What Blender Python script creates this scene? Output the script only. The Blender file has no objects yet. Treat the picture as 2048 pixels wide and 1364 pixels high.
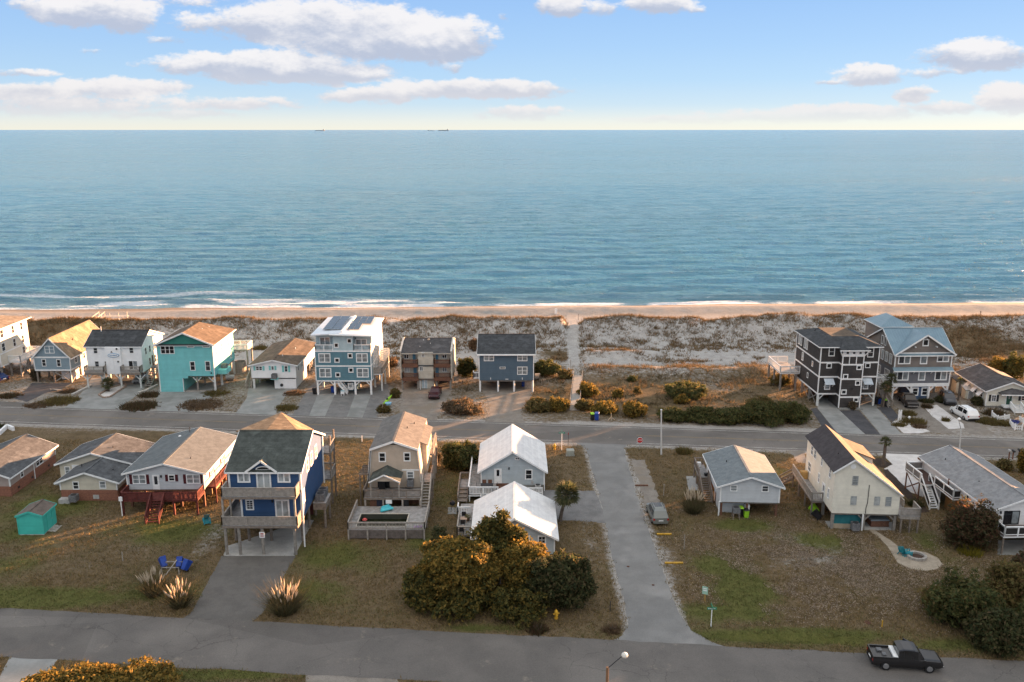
import bpy, math, random
import numpy as np
from math import sin, cos, tan, pi, radians, sqrt, atan2
from mathutils import Vector, Matrix
random.seed(7)
RNG = np.random.default_rng(7)
SC = bpy.context.scene
COL = SC.collection
# ------------------------------------------------------------------ camera
FPX, CAMH = 1750.0, 43.0
PITCH = math.atan(423 / FPX)
cd = bpy.data.cameras.new('camera')
cd.sensor_width = 36.0
cd.lens = 36.0 * FPX / 2048
cd.clip_start, cd.clip_end = 0.5, 120000
cam = bpy.data.objects.new('camera', cd)
cam.location = (0, 0, CAMH)
cam.rotation_euler = (pi / 2 - PITCH, 0, 0)
COL.objects.link(cam)
SC.camera = cam
# ------------------------------------------------------------------ light
SUN_EL, SUN_AZ = radians(5.2), radians(38)      # azimuth measured from +X towards +Y
EXPOSURE = 2.9
SC.view_settings.view_transform = 'Standard'
SC.view_settings.look = 'None'
SC.view_settings.gamma = 1.0
SC.view_settings.use_curve_mapping = False
SC.view_settings.exposure = EXPOSURE
SC.render.engine = 'CYCLES'
SC.cycles.max_bounces = 6
SC.cycles.diffuse_bounces = 3
SC.cycles.glossy_bounces = 3
SC.cycles.transmission_bounces = 3
SC.cycles.sample_clamp_indirect = 6.0
SC.cycles.caustics_reflective = False
SC.cycles.caustics_refractive = False
sd = bpy.data.lights.new('sun', 'SUN')
sd.energy = 5.0
sd.angle = radians(0.53)
sd.color = (1.0, 0.51, 0.25)
sun = bpy.data.objects.new('sun', sd)
sdir = Vector((cos(SUN_EL) * cos(SUN_AZ), cos(SUN_EL) * sin(SUN_AZ), sin(SUN_EL)))
sun.rotation_euler = sdir.to_track_quat('Z', 'Y').to_euler()
sun.location = (120, 100, 60)
COL.objects.link(sun)
class NT:
 """tiny node-graph writer"""
 def __init__(s, tree):
  s.t = tree
  s.n = tree.nodes
  s.l = tree.links
 def new(s, typ, **kw):
  nd = s.n.new(typ)
  for k, v in kw.items():
   setattr(nd, k, v)
  return nd
 def put(s, sock, v):
  if isinstance(v, bpy.types.NodeSocket):
   s.l.new(v, sock)
  elif v is not None:
   if sock.type == 'RGBA' and not isinstance(v, (int, float)) and len(v) == 3:
    v = (*v, 1)
   sock.default_value = v
 def math(s, op, a, b=None, c=None, clamp=False):
  nd = s.new('ShaderNodeMath', operation=op, use_clamp=clamp)
  s.put(nd.inputs[0], a)
  if b is not None:
   s.put(nd.inputs[1], b)
  if c is not None:
   s.put(nd.inputs[2], c)
  return nd.outputs[0]
 def vmath(s, op, a, b=None, out=0):
  nd = s.new('ShaderNodeVectorMath', operation=op)
  s.put(nd.inputs[0], a)
  if b is not None:
   s.put(nd.inputs[1], b)
  return nd.outputs[out]
 def noise(s, vec, scale, detail=3.0, rough=0.55, col=False, dist=0.0):
  nd = s.new('ShaderNodeTexNoise')
  s.put(nd.inputs['Vector'], vec)
  nd.inputs['Scale'].default_value = scale
  nd.inputs['Detail'].default_value = detail
  nd.inputs['Roughness'].default_value = rough
  nd.inputs['Distortion'].default_value = dist
  return nd.outputs['Color' if col else 'Fac']
 def ramp(s, fac, stops, interp='LINEAR'):
  nd = s.new('ShaderNodeValToRGB')
  nd.color_ramp.interpolation = interp
  el = nd.color_ramp.elements
  while len(el) < len(stops):
   el.new(0.5)
  for e, (p, c) in zip(el, stops):
   e.position = p
   e.color = (*c, 1) if not isinstance(c, (int, float)) else (c, c, c, 1)
  s.put(nd.inputs[0], fac)
  return nd.outputs[0]
 def mix(s, fac, a, b, blend='MIX'):
  nd = s.new('ShaderNodeMix', data_type='RGBA', blend_type=blend)
  s.put(nd.inputs[0], fac)
  s.put(nd.inputs[6], a)
  s.put(nd.inputs[7], b)
  return nd.outputs[2]
 def smooth(s, x, a, b):
  nd = s.new('ShaderNodeMapRange', interpolation_type='SMOOTHSTEP')
  s.put(nd.inputs[0], x)
  nd.inputs[1].default_value = a
  nd.inputs[2].default_value = b
  return nd.outputs[0]
def pixdir(u, v):
 x = (u - 1024) / FPX
 y = -(v - 682) / FPX
 return Vector((x, cos(PITCH) + y * sin(PITCH), -sin(PITCH) + y * cos(PITCH)))
def srgb(r, g, b):
 f = lambda c: (c / 255 / 12.92) if c <= 10 else ((c / 255 + 0.055) / 1.055) ** 2.4
 return (f(r), f(g), f(b))
# ------------------------------------------------------------------ sky
def build_world():
 w = bpy.data.worlds.new('World')
 SC.world = w
 w.use_nodes = True
 g = NT(w.node_tree)
 g.n.clear()
 out = g.new('ShaderNodeOutputWorld')
 bg = g.new('ShaderNodeBackground')
 STR = 0.1
 bg.inputs['Strength'].default_value = STR
 g.l.new(bg.outputs[0], out.inputs[0])
 tc = g.new('ShaderNodeTexCoord').outputs['Generated']
 sep = g.new('ShaderNodeSeparateXYZ')
 g.put(sep.inputs[0], tc)
 nx, ny, nz = sep.outputs
 el = g.math('MULTIPLY', g.math('ARCSINE', nz), 180 / pi)          # degrees
 # physical sky for the brightening round the sun
 sky = g.new('ShaderNodeTexSky', sky_type='NISHITA')
 sky.sun_disc = False
 sky.sun_elevation = SUN_EL
 sky.sun_rotation = pi / 2 - SUN_AZ
 sky.altitude = 50
 sky.air_density = 1.0
 sky.dust_density = 0.6
 sky.ozone_density = 2.5
 wz = g.new('ShaderNodeCombineXYZ')
 g.put(wz.inputs[0], nx)
 g.put(wz.inputs[1], ny)
 g.put(wz.inputs[2], g.math('MULTIPLY_ADD', g.math('ABSOLUTE', nz), 2.2, 0.1))
 g.put(sky.inputs['Vector'], g.vmath('NORMALIZE', wz.outputs[0]))
 k = 1.0 / (STR * 2 ** EXPOSURE)
 def c(r, gg, b, m=1.0):
  t = srgb(r, gg, b)
  return tuple(x * m for x in t)
 # clear air: cream at the horizon, pale blue above, deeper blue overhead
 fac = g.math('DIVIDE', el, 40.0, clamp=True)
 clear = g.ramp(fac, [(0.0, c(246, 240, 224)), (0.012, c(238, 238, 230)), (0.038, c(206, 226, 240)), (0.075, c(186, 218, 246)),
                         (0.125, c(172, 209, 248)), (0.2, c(156, 197, 247)), (0.45, c(172, 200, 234)), (1.0, c(176, 200, 230))])
 clear = g.vmath('SCALE', clear, None)
 clear.node.inputs[3].default_value = k
 glow = g.vmath('SCALE', sky.outputs[0], None)
 glow.node.inputs[3].default_value = 0.05
 clear = g.vmath('SCALE', clear, None)
 clear.node.inputs[3].default_value = 0.93
 base = g.vmath('ADD', clear, glow)
 # clouds: soft heaps given by direction (tan azimuth, tan elevation), broken up by noise
 px = g.math('DIVIDE', nx, g.math('MAXIMUM', ny, 0.05))
 pz = g.math('DIVIDE', nz, g.math('MAXIMUM', ny, 0.05))
 cv = g.new('ShaderNodeCombineXYZ')
 g.put(cv.inputs[0], px)
 g.put(cv.inputs[1], pz)
 P = cv.outputs[0]
 stretch = g.vmath('MULTIPLY', P, (1.0, 2.0, 1.0))
 n1 = g.noise(stretch, 17, 7, 0.62)
 n2 = g.noise(stretch, 70, 5, 0.6)
 n3 = g.noise(g.vmath('ADD', stretch, (3.1, 7.7, 0)), 9, 3, 0.5)
 blobs = [  # u, v, ru, rv, weight
  (640, 46, 205, 42, 1.0), (860, 76, 118, 44, 1.0), (500, 42, 100, 24, .72), (760, 92, 180, 24, .92), (395, 45, 55, 20, .55),
  (510, 128, 200, 25, .98), (600, 143, 170, 24, .98), (370, 132, 85, 14, .6), (350, 78, 60, 10, .4),
  (185, 20, 115, 34, .95), (245, 40, 62, 26, .75), (60, 8, 60, 16, .5), (390, 4, 80, 9, .45),
  (225, 176, 150, 20, .86), (60, 183, 130, 19, .8), (150, 210, 260, 22, .62), (450, 208, 150, 15, .6), (330, 228, 140, 9, .62), (40, 145, 75, 9, .62), (190, 104, 26, 5, .4),
  (950, 177, 185, 20, .95), (755, 190, 112, 16, .8), (1045, 226, 80, 16, .72), (745, 150, 40, 7, .4), (912, 133, 24, 9, .4), (1150, 160, 20, 5, .4),
  (1120, 12, 50, 21, .85), (1200, 14, 36, 14, .5), (1315, 8, 66, 19, .85), (1392, 18, 22, 7, .4), (1010, 27, 16, 10, .4),
  (1965, 112, 115, 29, 1.0), (1850, 145, 60, 9, .45), (1735, 152, 66, 21, .95), (1665, 162, 36, 6, .5), (1828, 188, 38, 19, .95),
  (2035, 200, 80, 30, 1.0), (1690, 226, 150, 18, .75), (1560, 232, 165, 15, .68), (1880, 216, 90, 15, .68), (1380, 240, 160, 10, .58), (1295, 158, 0.1, .1, .0)]
 best = None
 tsum = None
 wsum = None
 jit = g.vmath('SCALE', g.vmath('SUBTRACT', g.noise(stretch, 26, 5, 0.6, col=True), (0.5, 0.5, 0.5)), None)
 jit.node.inputs[3].default_value = 0.035
 jit = g.vmath('MULTIPLY', jit, (1.0, 0.42, 0.0))
 PJ = g.vmath('ADD', P, jit)
 for (u, v, ru, rv, wt) in blobs[:-1]:
  d = pixdir(u, v)
  cx, cz = d.x / d.y, d.z / d.y
  sx, sz = ru / FPX, rv / FPX
  q = g.vmath('MULTIPLY', g.vmath('SUBTRACT', PJ, (cx, cz, 0)), (1 / sx, 1 / sz, 0))
  r2 = g.vmath('DOT_PRODUCT', q, q, out=1)
  dens = g.math('MULTIPLY_ADD', r2, -0.62 * wt, wt)               # wt at centre, falling off
  best = dens if best is None else g.math('MAXIMUM', best, dens)
  qs = g.new('ShaderNodeSeparateXYZ')
  g.put(qs.inputs[0], q)
  wgt = g.math('EXPONENT', g.math('MULTIPLY', r2, -1.3))
  tv = g.math('MULTIPLY', wgt, qs.outputs[1])
  tsum = tv if tsum is None else g.math('ADD', tsum, tv)
  wsum = wgt if wsum is None else g.math('ADD', wsum, wgt)
 tone = g.math('DIVIDE', tsum, g.math('ADD', wsum, 0.02))
 front = g.smooth(ny, 0.3, 0.6)
 best = g.math('MULTIPLY_ADD', g.math('SUBTRACT', front, 1.0), 1.0, g.math('MINIMUM', best, 1.1))
 # the same kind of broken cloud carries on over the rest of the sky
 den = g.math('MAXIMUM', g.math('ADD', nz, 0.12), 0.05)
 cv2 = g.new('ShaderNodeCombineXYZ')
 g.put(cv2.inputs[0], g.math('DIVIDE', nx, den))
 g.put(cv2.inputs[1], g.math('DIVIDE', ny, den))
 field = g.noise(cv2.outputs[0], 0.55, 6, 0.55)
 field = g.math('MULTIPLY_ADD', field, 4.0, -1.55)
 outside = g.math('MAXIMUM', g.smooth(el, 9.0, 16.0), g.math('SUBTRACT', 1.0, g.smooth(ny, 0.55, 0.8)))
 field = g.math('MULTIPLY_ADD', g.math('SUBTRACT', outside, 1.0), 2.0, field)
 field = g.math('MINIMUM', field, 0.9)
 body = g.math('MAXIMUM', best, field)
 body = g.math('ADD', body, g.math('MULTIPLY_ADD', n1, 1.35, -0.66))
 body = g.math('ADD', body, g.math('MULTIPLY_ADD', n2, 0.85, -0.42))
 alpha = g.smooth(body, 0.16, 0.6)
 alpha = g.math('MULTIPLY', alpha, g.smooth(el, -0.1, 1.6))
 tone = g.math('ADD', tone, g.math('MULTIPLY_ADD', n1, 2.2, -1.1))
 tone = g.math('ADD', tone, g.math('MULTIPLY_ADD', n2, 0.8, -0.4))
 lit = g.smooth(tone, -0.5, 0.55)
 ccol = g.mix(lit, c(190, 198, 217), c(250, 247, 247))
 thin = g.math('MULTIPLY', g.math('SUBTRACT', 1.0, g.smooth(el, 0.3, 4.5)), 0.7)
 ccol = g.mix(thin, ccol, c(240, 234, 232))
 # unseen cloud overhead brightened beyond the sky in view, added fill for the shade
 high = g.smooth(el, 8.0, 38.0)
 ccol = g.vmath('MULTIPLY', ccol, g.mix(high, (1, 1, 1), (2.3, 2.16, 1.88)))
 ccol = g.vmath('SCALE', ccol, None)
 ccol.node.inputs[3].default_value = k
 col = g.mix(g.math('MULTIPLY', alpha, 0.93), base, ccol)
 # below the horizon
 col = g.mix(g.smooth(el, -1.0, 0.0), g.vmath('MULTIPLY', base, (0.5, 0.55, 0.6)), col)
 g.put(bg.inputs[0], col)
build_world()
# ------------------------------------------------------------------ mesh + object helpers
class MB:
 """collects shapes and links them as one mesh object"""
 def __init__(s):
  s.v = []
  s.f = []
 def poly(s, pts):
  i = len(s.v)
  s.v += [tuple(p) for p in pts]
  s.f.append(tuple(range(i, i + len(pts))))
  return s
 def hexa(s, p):
  i = len(s.v)
  s.v += [tuple(q) for q in p]
  for a in ((0, 3, 2, 1), (4, 5, 6, 7), (0, 1, 5, 4), (1, 2, 6, 5), (2, 3, 7, 6), (3, 0, 4, 7)):
   s.f.append(tuple(i + k for k in a))
  return s
 def box(s, x0, x1, y0, y1, z0, z1):
  x0, x1 = sorted((x0, x1))
  y0, y1 = sorted((y0, y1))
  z0, z1 = sorted((z0, z1))
  return s.hexa([(x0, y0, z0), (x1, y0, z0), (x1, y1, z0), (x0, y1, z0), (x0, y0, z1), (x1, y0, z1), (x1, y1, z1), (x0, y1, z1)])
 def beam(s, p, q, w, h=None, up=(0, 0, 1)):
  h = h or w
  p, q = Vector(p), Vector(q)
  d = (q - p).normalized()
  up = Vector(up)
  if abs(d.dot(up)) > 0.98:
   up = Vector((0, 1, 0))
  a = d.cross(up).normalized() * (w / 2)
  b = a.cross(d).normalized() * (h / 2)
  return s.hexa([p - a - b, p + a - b, p + a + b, p - a + b, q - a - b, q + a - b, q + a + b, q - a + b])
 def cyl(s, p, q, r0, r1=None, n=8, cap=True):
  r1 = r0 if r1 is None else r1
  p, q = Vector(p), Vector(q)
  d = (q - p).normalized()
  a = d.cross(Vector((0, 0, 1)) if abs(d.z) < 0.95 else Vector((1, 0, 0))).normalized()
  b = d.cross(a)
  i = len(s.v)
  for c, r in ((p, r0), (q, r1)):
   for k in range(n):
    t = 2 * pi * k / n
    s.v.append(tuple(c + a * (r * cos(t)) + b * (r * sin(t))))
  for k in range(n):
   j = (k + 1) % n
   s.f.append((i + k, i + j, i + n + j, i + n + k))
  if cap:
   s.f.append(tuple(i + k for k in range(n))[::-1])
   s.f.append(tuple(i + n + k for k in range(n)))
  return s
 def lathe(s, prof, c=(0, 0, 0), n=12):
  i = len(s.v)
  for r, z in prof:
   for k in range(n):
    t = 2 * pi * k / n
    s.v.append((c[0] + r * cos(t), c[1] + r * sin(t), c[2] + z))
  for m in range(len(prof) - 1):
   for k in range(n):
    j = (k + 1) % n
    s.f.append((i + m * n + k, i + m * n + j, i + m * n + n + j, i + m * n + n + k))
  s.f.append(tuple(i + k for k in range(n))[::-1])
  e = i + (len(prof) - 1) * n
  s.f.append(tuple(e + k for k in range(n)))
  return s
 def ext(s, pts, axis, a, b):
  """extrude a 2-D outline: axis 'y' takes (x,z) points, axis 'x' takes (y,z), axis 'z' takes (x,y)"""
  n = len(pts)
  i = len(s.v)
  for t in (a, b):
   for (m, k) in pts:
    s.v.append({'y': (m, t, k), 'x': (t, m, k), 'z': (m, k, t)}[axis])
  s.f.append(tuple(range(i, i + n)))
  s.f.append(tuple(range(i + n, i + 2 * n))[::-1])
  for k in range(n):
   j = (k + 1) % n
   s.f.append((i + j, i + k, i + n + k, i + n + j))
  return s
 def slab(s, quad, t):
  """a plate: polygon pushed down by t along its normal"""
  q = [Vector(p) for p in quad]
  nrm = (q[1] - q[0]).cross(q[2] - q[0]).normalized()
  if nrm.z < 0:
   nrm = -nrm
  n = len(q)
  i = len(s.v)
  for p in q:
   s.v.append(tuple(p))
  for p in q:
   s.v.append(tuple(p - nrm * t))
  s.f.append(tuple(range(i, i + n)))
  s.f.append(tuple(range(i + n, i + 2 * n))[::-1])
  for k in range(n):
   j = (k + 1) % n
   s.f.append((i + j, i + k, i + n + k, i + n + j))
  return s
 def mesh(s, name, m, smooth=False):
  me = bpy.data.meshes.new(name)
  me.from_pydata(s.v, [], s.f)
  import bmesh
  bm = bmesh.new()
  bm.from_mesh(me)
  bmesh.ops.recalc_face_normals(bm, faces=bm.faces)
  bm.to_mesh(me)
  bm.free()
  if m:
   me.materials.append(m)
  if smooth:
   me.polygons.foreach_set('use_smooth', [True] * len(me.polygons))
  return me
 def build(s, name, m, parent=None, kind=None, smooth=False):
  o = bpy.data.objects.new(name, s.mesh(name, m, smooth))
  COL.objects.link(o)
  o.parent = parent
  if kind:
   o['kind'] = kind
  return o
def tag(o, label=None, cat=None, group=None, kind=None):
 if label:
  o['label'] = label
 if cat:
  o['category'] = cat
 if group:
  o['group'] = group
 if kind:
  o['kind'] = kind
 return o
def empty(name, loc, rz=0.0, label=None, cat=None, group=None):
 o = bpy.data.objects.new(name, None)
 o.empty_display_size = 0.3
 o.location = loc
 o.rotation_euler = (0, 0, rz)
 COL.objects.link(o)
 return tag(o, label, cat, group)
def kids(o):
 return [c for c in bpy.data.objects if c.parent is o]
def np_mesh(name, verts, faces_flat, nper, m):
 """big mesh from numpy arrays, faces all with nper corners"""
 me = bpy.data.meshes.new(name)
 nv, nf = len(verts), len(faces_flat) // nper
 me.vertices.add(nv)
 me.vertices.foreach_set('co', np.ascontiguousarray(verts, dtype=np.float32).ravel())
 me.loops.add(nf * nper)
 me.loops.foreach_set('vertex_index', np.ascontiguousarray(faces_flat, dtype=np.int32).ravel())
 me.polygons.add(nf)
 me.polygons.foreach_set('loop_start', np.arange(0, nf * nper, nper, dtype=np.int32))
 me.update(calc_edges=True)
 me.validate()
 if m:
  me.materials.append(m)
 return me
def obj(name, me, parent=None, kind=None):
 o = bpy.data.objects.new(name, me)
 COL.objects.link(o)
 o.parent = parent
 if kind:
  o['kind'] = kind
 return o
# ------------------------------------------------------------------ materials
MC = {}
def pmat(name, c1, c2=None, scale=2.0, rough=0.8, spec=0.25, bump=0.0, bscale=25.0, lap=0.0, lapaxis=2, lapstr=0.5,
         metallic=0.0, fine=0.12, coords='Object', lapcol=0.0, c3=None, crack=0.0):
 """procedural surface: two-tone patches, fine grain, optional board / course relief"""
 if name in MC:
  return MC[name]
 m = bpy.data.materials.new(name)
 m.use_nodes = True
 g = NT(m.node_tree)
 b = m.node_tree.nodes['Principled BSDF']
 tc = g.new('ShaderNodeTexCoord').outputs[coords]
 c2 = c2 or tuple(min(1, x * 0.82) for x in c1)
 f = g.noise(tc, scale, 5, 0.65)
 f = g.smooth(f, 0.35, 0.65)
 col = g.mix(f, c1, c2)
 if c3:
  f3 = g.smooth(g.noise(tc, scale * 0.37, 3, 0.6), 0.52, 0.66)
  col = g.mix(f3, col, c3)
 if fine:
  fn = g.noise(tc, bscale, 2, 0.7)
  fn = g.math('MULTIPLY_ADD', fn, fine * 2.6, 1 - fine * 1.3)
  v = g.vmath('SCALE', col, None)
  g.put(v.node.inputs[3], fn)
  col = v
 if crack:
  wob = g.vmath('ADD', tc, g.vmath('MULTIPLY', g.noise(tc, .5, 4, .6, col=True), (2.5, 2.5, 0)))
  vo = g.new('ShaderNodeTexVoronoi', feature='DISTANCE_TO_EDGE')
  g.put(vo.inputs['Vector'], wob)
  vo.inputs['Scale'].default_value = .24
  ln = g.math('SUBTRACT', 1, g.smooth(vo.outputs[0], .003, .010))
  ln = g.math('MULTIPLY', ln, g.smooth(g.noise(tc, .09, 2, .5), .42, .6))
  vp = g.new('ShaderNodeTexVoronoi', feature='F1')
  g.put(vp.inputs['Vector'], g.vmath('MULTIPLY', tc, (.22, 1.0, 1)))
  vp.inputs['Scale'].default_value = .22
  sp = g.new('ShaderNodeSeparateColor')
  g.put(sp.inputs[0], vp.outputs['Color'])
  v = g.vmath('SCALE', col, None)
  g.put(v.node.inputs[3], g.math('MULTIPLY', g.math('MULTIPLY_ADD', ln, -crack, 1), g.math('MULTIPLY_ADD', g.smooth(sp.outputs[0], .72, .76), -crack * .45, 1.03)))
  col = v
  stn = g.math('MULTIPLY', g.smooth(g.noise(tc, .35, 5, .7), .60, .72), crack)
  col = g.mix(stn, col, (.40, .34, .26))
 h = None
 if lap:
  s = g.new('ShaderNodeSeparateXYZ')
  g.put(s.inputs[0], tc)
  fr = g.math('FRACT', g.math('DIVIDE', s.outputs[lapaxis], lap))
  h = g.math('MULTIPLY', fr, -lapstr) if lapaxis == 2 else g.math('MULTIPLY', g.smooth(g.math('ABSOLUTE', g.math('SUBTRACT', fr, 0.5)), 0.38, 0.5), -lapstr)
  if lapcol:
   row = g.math('FLOOR', g.math('DIVIDE', s.outputs[lapaxis], lap))
   wn = g.new('ShaderNodeTexWhiteNoise', noise_dimensions='1D')
   g.put(wn.inputs['W'], row)
   v = g.vmath('SCALE', col, None)
   g.put(v.node.inputs[3], g.math('MULTIPLY_ADD', wn.outputs[0], lapcol * 2, 1 - lapcol))
   col = v
 if bump:
  hb = g.math('MULTIPLY', g.noise(tc, bscale, 3, 0.6), bump)
  h = hb if h is None else g.math('ADD', h, hb)
 if h is not None:
  bp = g.new('ShaderNodeBump')
  bp.inputs['Distance'].default_value = 0.05
  bp.inputs['Strength'].default_value = 0.6
  g.put(bp.inputs['Height'], h)
  g.put(b.inputs['Normal'], bp.outputs[0])
 g.put(b.inputs['Base Color'], col)
 b.inputs['Roughness'].default_value = rough
 b.inputs['Metallic'].default_value = metallic
 b.inputs['Specular IOR Level'].default_value = spec
 MC[name] = m
 return m
def siding(name, c, lap=0.17, c2=None):
 return pmat('siding_' + name, c, c2 or tuple(x * 0.88 for x in c), scale=0.9, rough=0.65, spec=0.3, lap=lap, lapstr=0.35, fine=0.05, lapcol=0.03, bscale=14)
def shingle(name, c, c2=None):
 return pmat('shingle_' + name, c, c2 or tuple(x * 0.68 for x in c), scale=1.6, rough=0.9, spec=0.15, bump=0.35, bscale=9, fine=0.26, c3=tuple(min(1, x * 1.25) for x in c), lap=.075, lapstr=.25, lapcol=.09)
WHITE = pmat('white_trim', (.80, .81, .80), (.70, .71, .70), scale=1.5, rough=0.5, fine=0.04)
WHITE2 = pmat('white_wall', (.82, .83, .83), (.74, .75, .75), scale=0.7, rough=0.6, lap=0.17, lapstr=0.3, fine=0.05)
WOOD = pmat('weathered_wood', (.24, .20, .165), (.155, .13, .11), scale=3, rough=0.85, fine=0.2, bscale=18)
WOODL = pmat('pale_weathered_wood', (.36, .33, .29), (.25, .225, .2), scale=3, rough=0.85, fine=0.18, bscale=18)
DECK = pmat('deck_boards', (.34, .33, .32), (.23, .22, .21), scale=1.8, rough=0.85, lap=0.15, lapaxis=0, lapstr=0.3, fine=0.16, bscale=12)
PILE = pmat('grey_piling', (.27, .25, .22), (.18, .165, .15), scale=2.5, rough=0.9, fine=0.15, bscale=12)
PILEW = pmat('painted_piling', (.66, .68, .66), (.5, .52, .5), scale=3, rough=0.7, fine=0.06)
REDW = pmat('red_stained_wood', (.135, .035, .028), (.08, .022, .02), scale=3, rough=0.75, fine=0.15, bscale=14)
BRNW = pmat('brown_stained_wood', (.17, .085, .055), (.11, .055, .036), scale=3, rough=0.8, fine=0.14, bscale=14)
CONC = pmat('concrete', (.27, .275, .265), (.21, .215, .207), scale=0.5, rough=0.9, bump=0.1, bscale=6, fine=0.1, coords='Object', c3=(.185, .19, .18))
METAL = pmat('galvanised_metal', (.42, .43, .43), (.3, .31, .31), scale=2, rough=0.45, metallic=0.5, fine=0.08)
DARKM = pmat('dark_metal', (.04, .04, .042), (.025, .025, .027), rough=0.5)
BLACK = pmat('black_plastic', (.022, .022, .024), (.014, .014, .015), rough=0.45)
ACM = pmat('grey_unit_case', (.17, .175, .18), (.1, .1, .105), scale=5, rough=0.6, lap=0.09, lapstr=0.5)
ACW = pmat('pale_unit_case', (.42, .42, .41), (.32, .32, .31), scale=4, rough=0.6)
BRICK = pmat('brick_base', (.27, .125, .08), (.19, .085, .06), scale=5, rough=0.9, lap=0.075, lapstr=0.4, lapcol=0.12, fine=0.2, bscale=20)
def glassmat(name, c, rough=0.06, spec=0.6):
 if name in MC:
  return MC[name]
 m = bpy.data.materials.new(name)
 m.use_nodes = True
 g = NT(m.node_tree)
 b = m.node_tree.nodes['Principled BSDF']
 tc = g.new('ShaderNodeTexCoord').outputs['Object']
 f = g.smooth(g.noise(tc, 1.3, 2, 0.5), 0.4, 0.62)
 g.put(b.inputs['Base Color'], g.mix(f, c, tuple(x * 0.6 for x in c)))
 b.inputs['Roughness'].default_value = rough
 b.inputs['Specular IOR Level'].default_value = spec
 MC[name] = m
 return m
GL = glassmat('window_glass', (.045, .05, .058))
GLB = glassmat('window_glass_blinds', (.26, .29, .30))
GLC = glassmat('window_glass_curtain', (.42, .45, .45))
GLD = glassmat('dark_window_glass', (.02, .022, .026))
# ------------------------------------------------------------------ reading places off the photograph
CROPS = {'A0': (0, 600, 5.12), 'A1': (280, 600, 5.12), 'A2': (580, 600, 5.12), 'A3': (860, 600, 5.12), 'A4': (1160, 600, 4.096), 'A5': (1540, 600, 4.0315),
         'B0': (0, 800, 4.2625), 'B1': (400, 800, 4.2625), 'B2': (640, 800, 4.2625), 'B3': (860, 820, 4.263), 'B4': (1160, 840, 4.2625), 'B5': (1540, 820, 4.012),
         'C0': (0, 1060, 3.938), 'C1': (400, 1060, 4.096), 'C2': (760, 1000, 3.748), 'C3': (1180, 1060, 3.938), 'C4': (1600, 1060, 4.487),
         'D1': (0, 620, 9.095), 'D2': (780, 660, 9.095), 'D3': (1590, 640, 7.179), 'D4': (1740, 630, 7.179), 'D5': (1880, 720, 8.524),
         'D6': (900, 930, 8.025), 'D7': (1790, 880, 5.682), 'D8': (1380, 880, 7.58), 'Z': (0, 0, 1.0)}
EYE = Vector((0, 0, CAMH))
def gp(u, v, z=0.0):
 """the point of the level plane z seen at photo pixel (u, v)"""
 d = pixdir(u, v)
 return EYE + d * ((z - CAMH) / d.z)
def gpc(c, x, y, z=0.0):
 a, b, s = CROPS[c]
 return gp(a + x / s, b + y / s, z)
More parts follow.
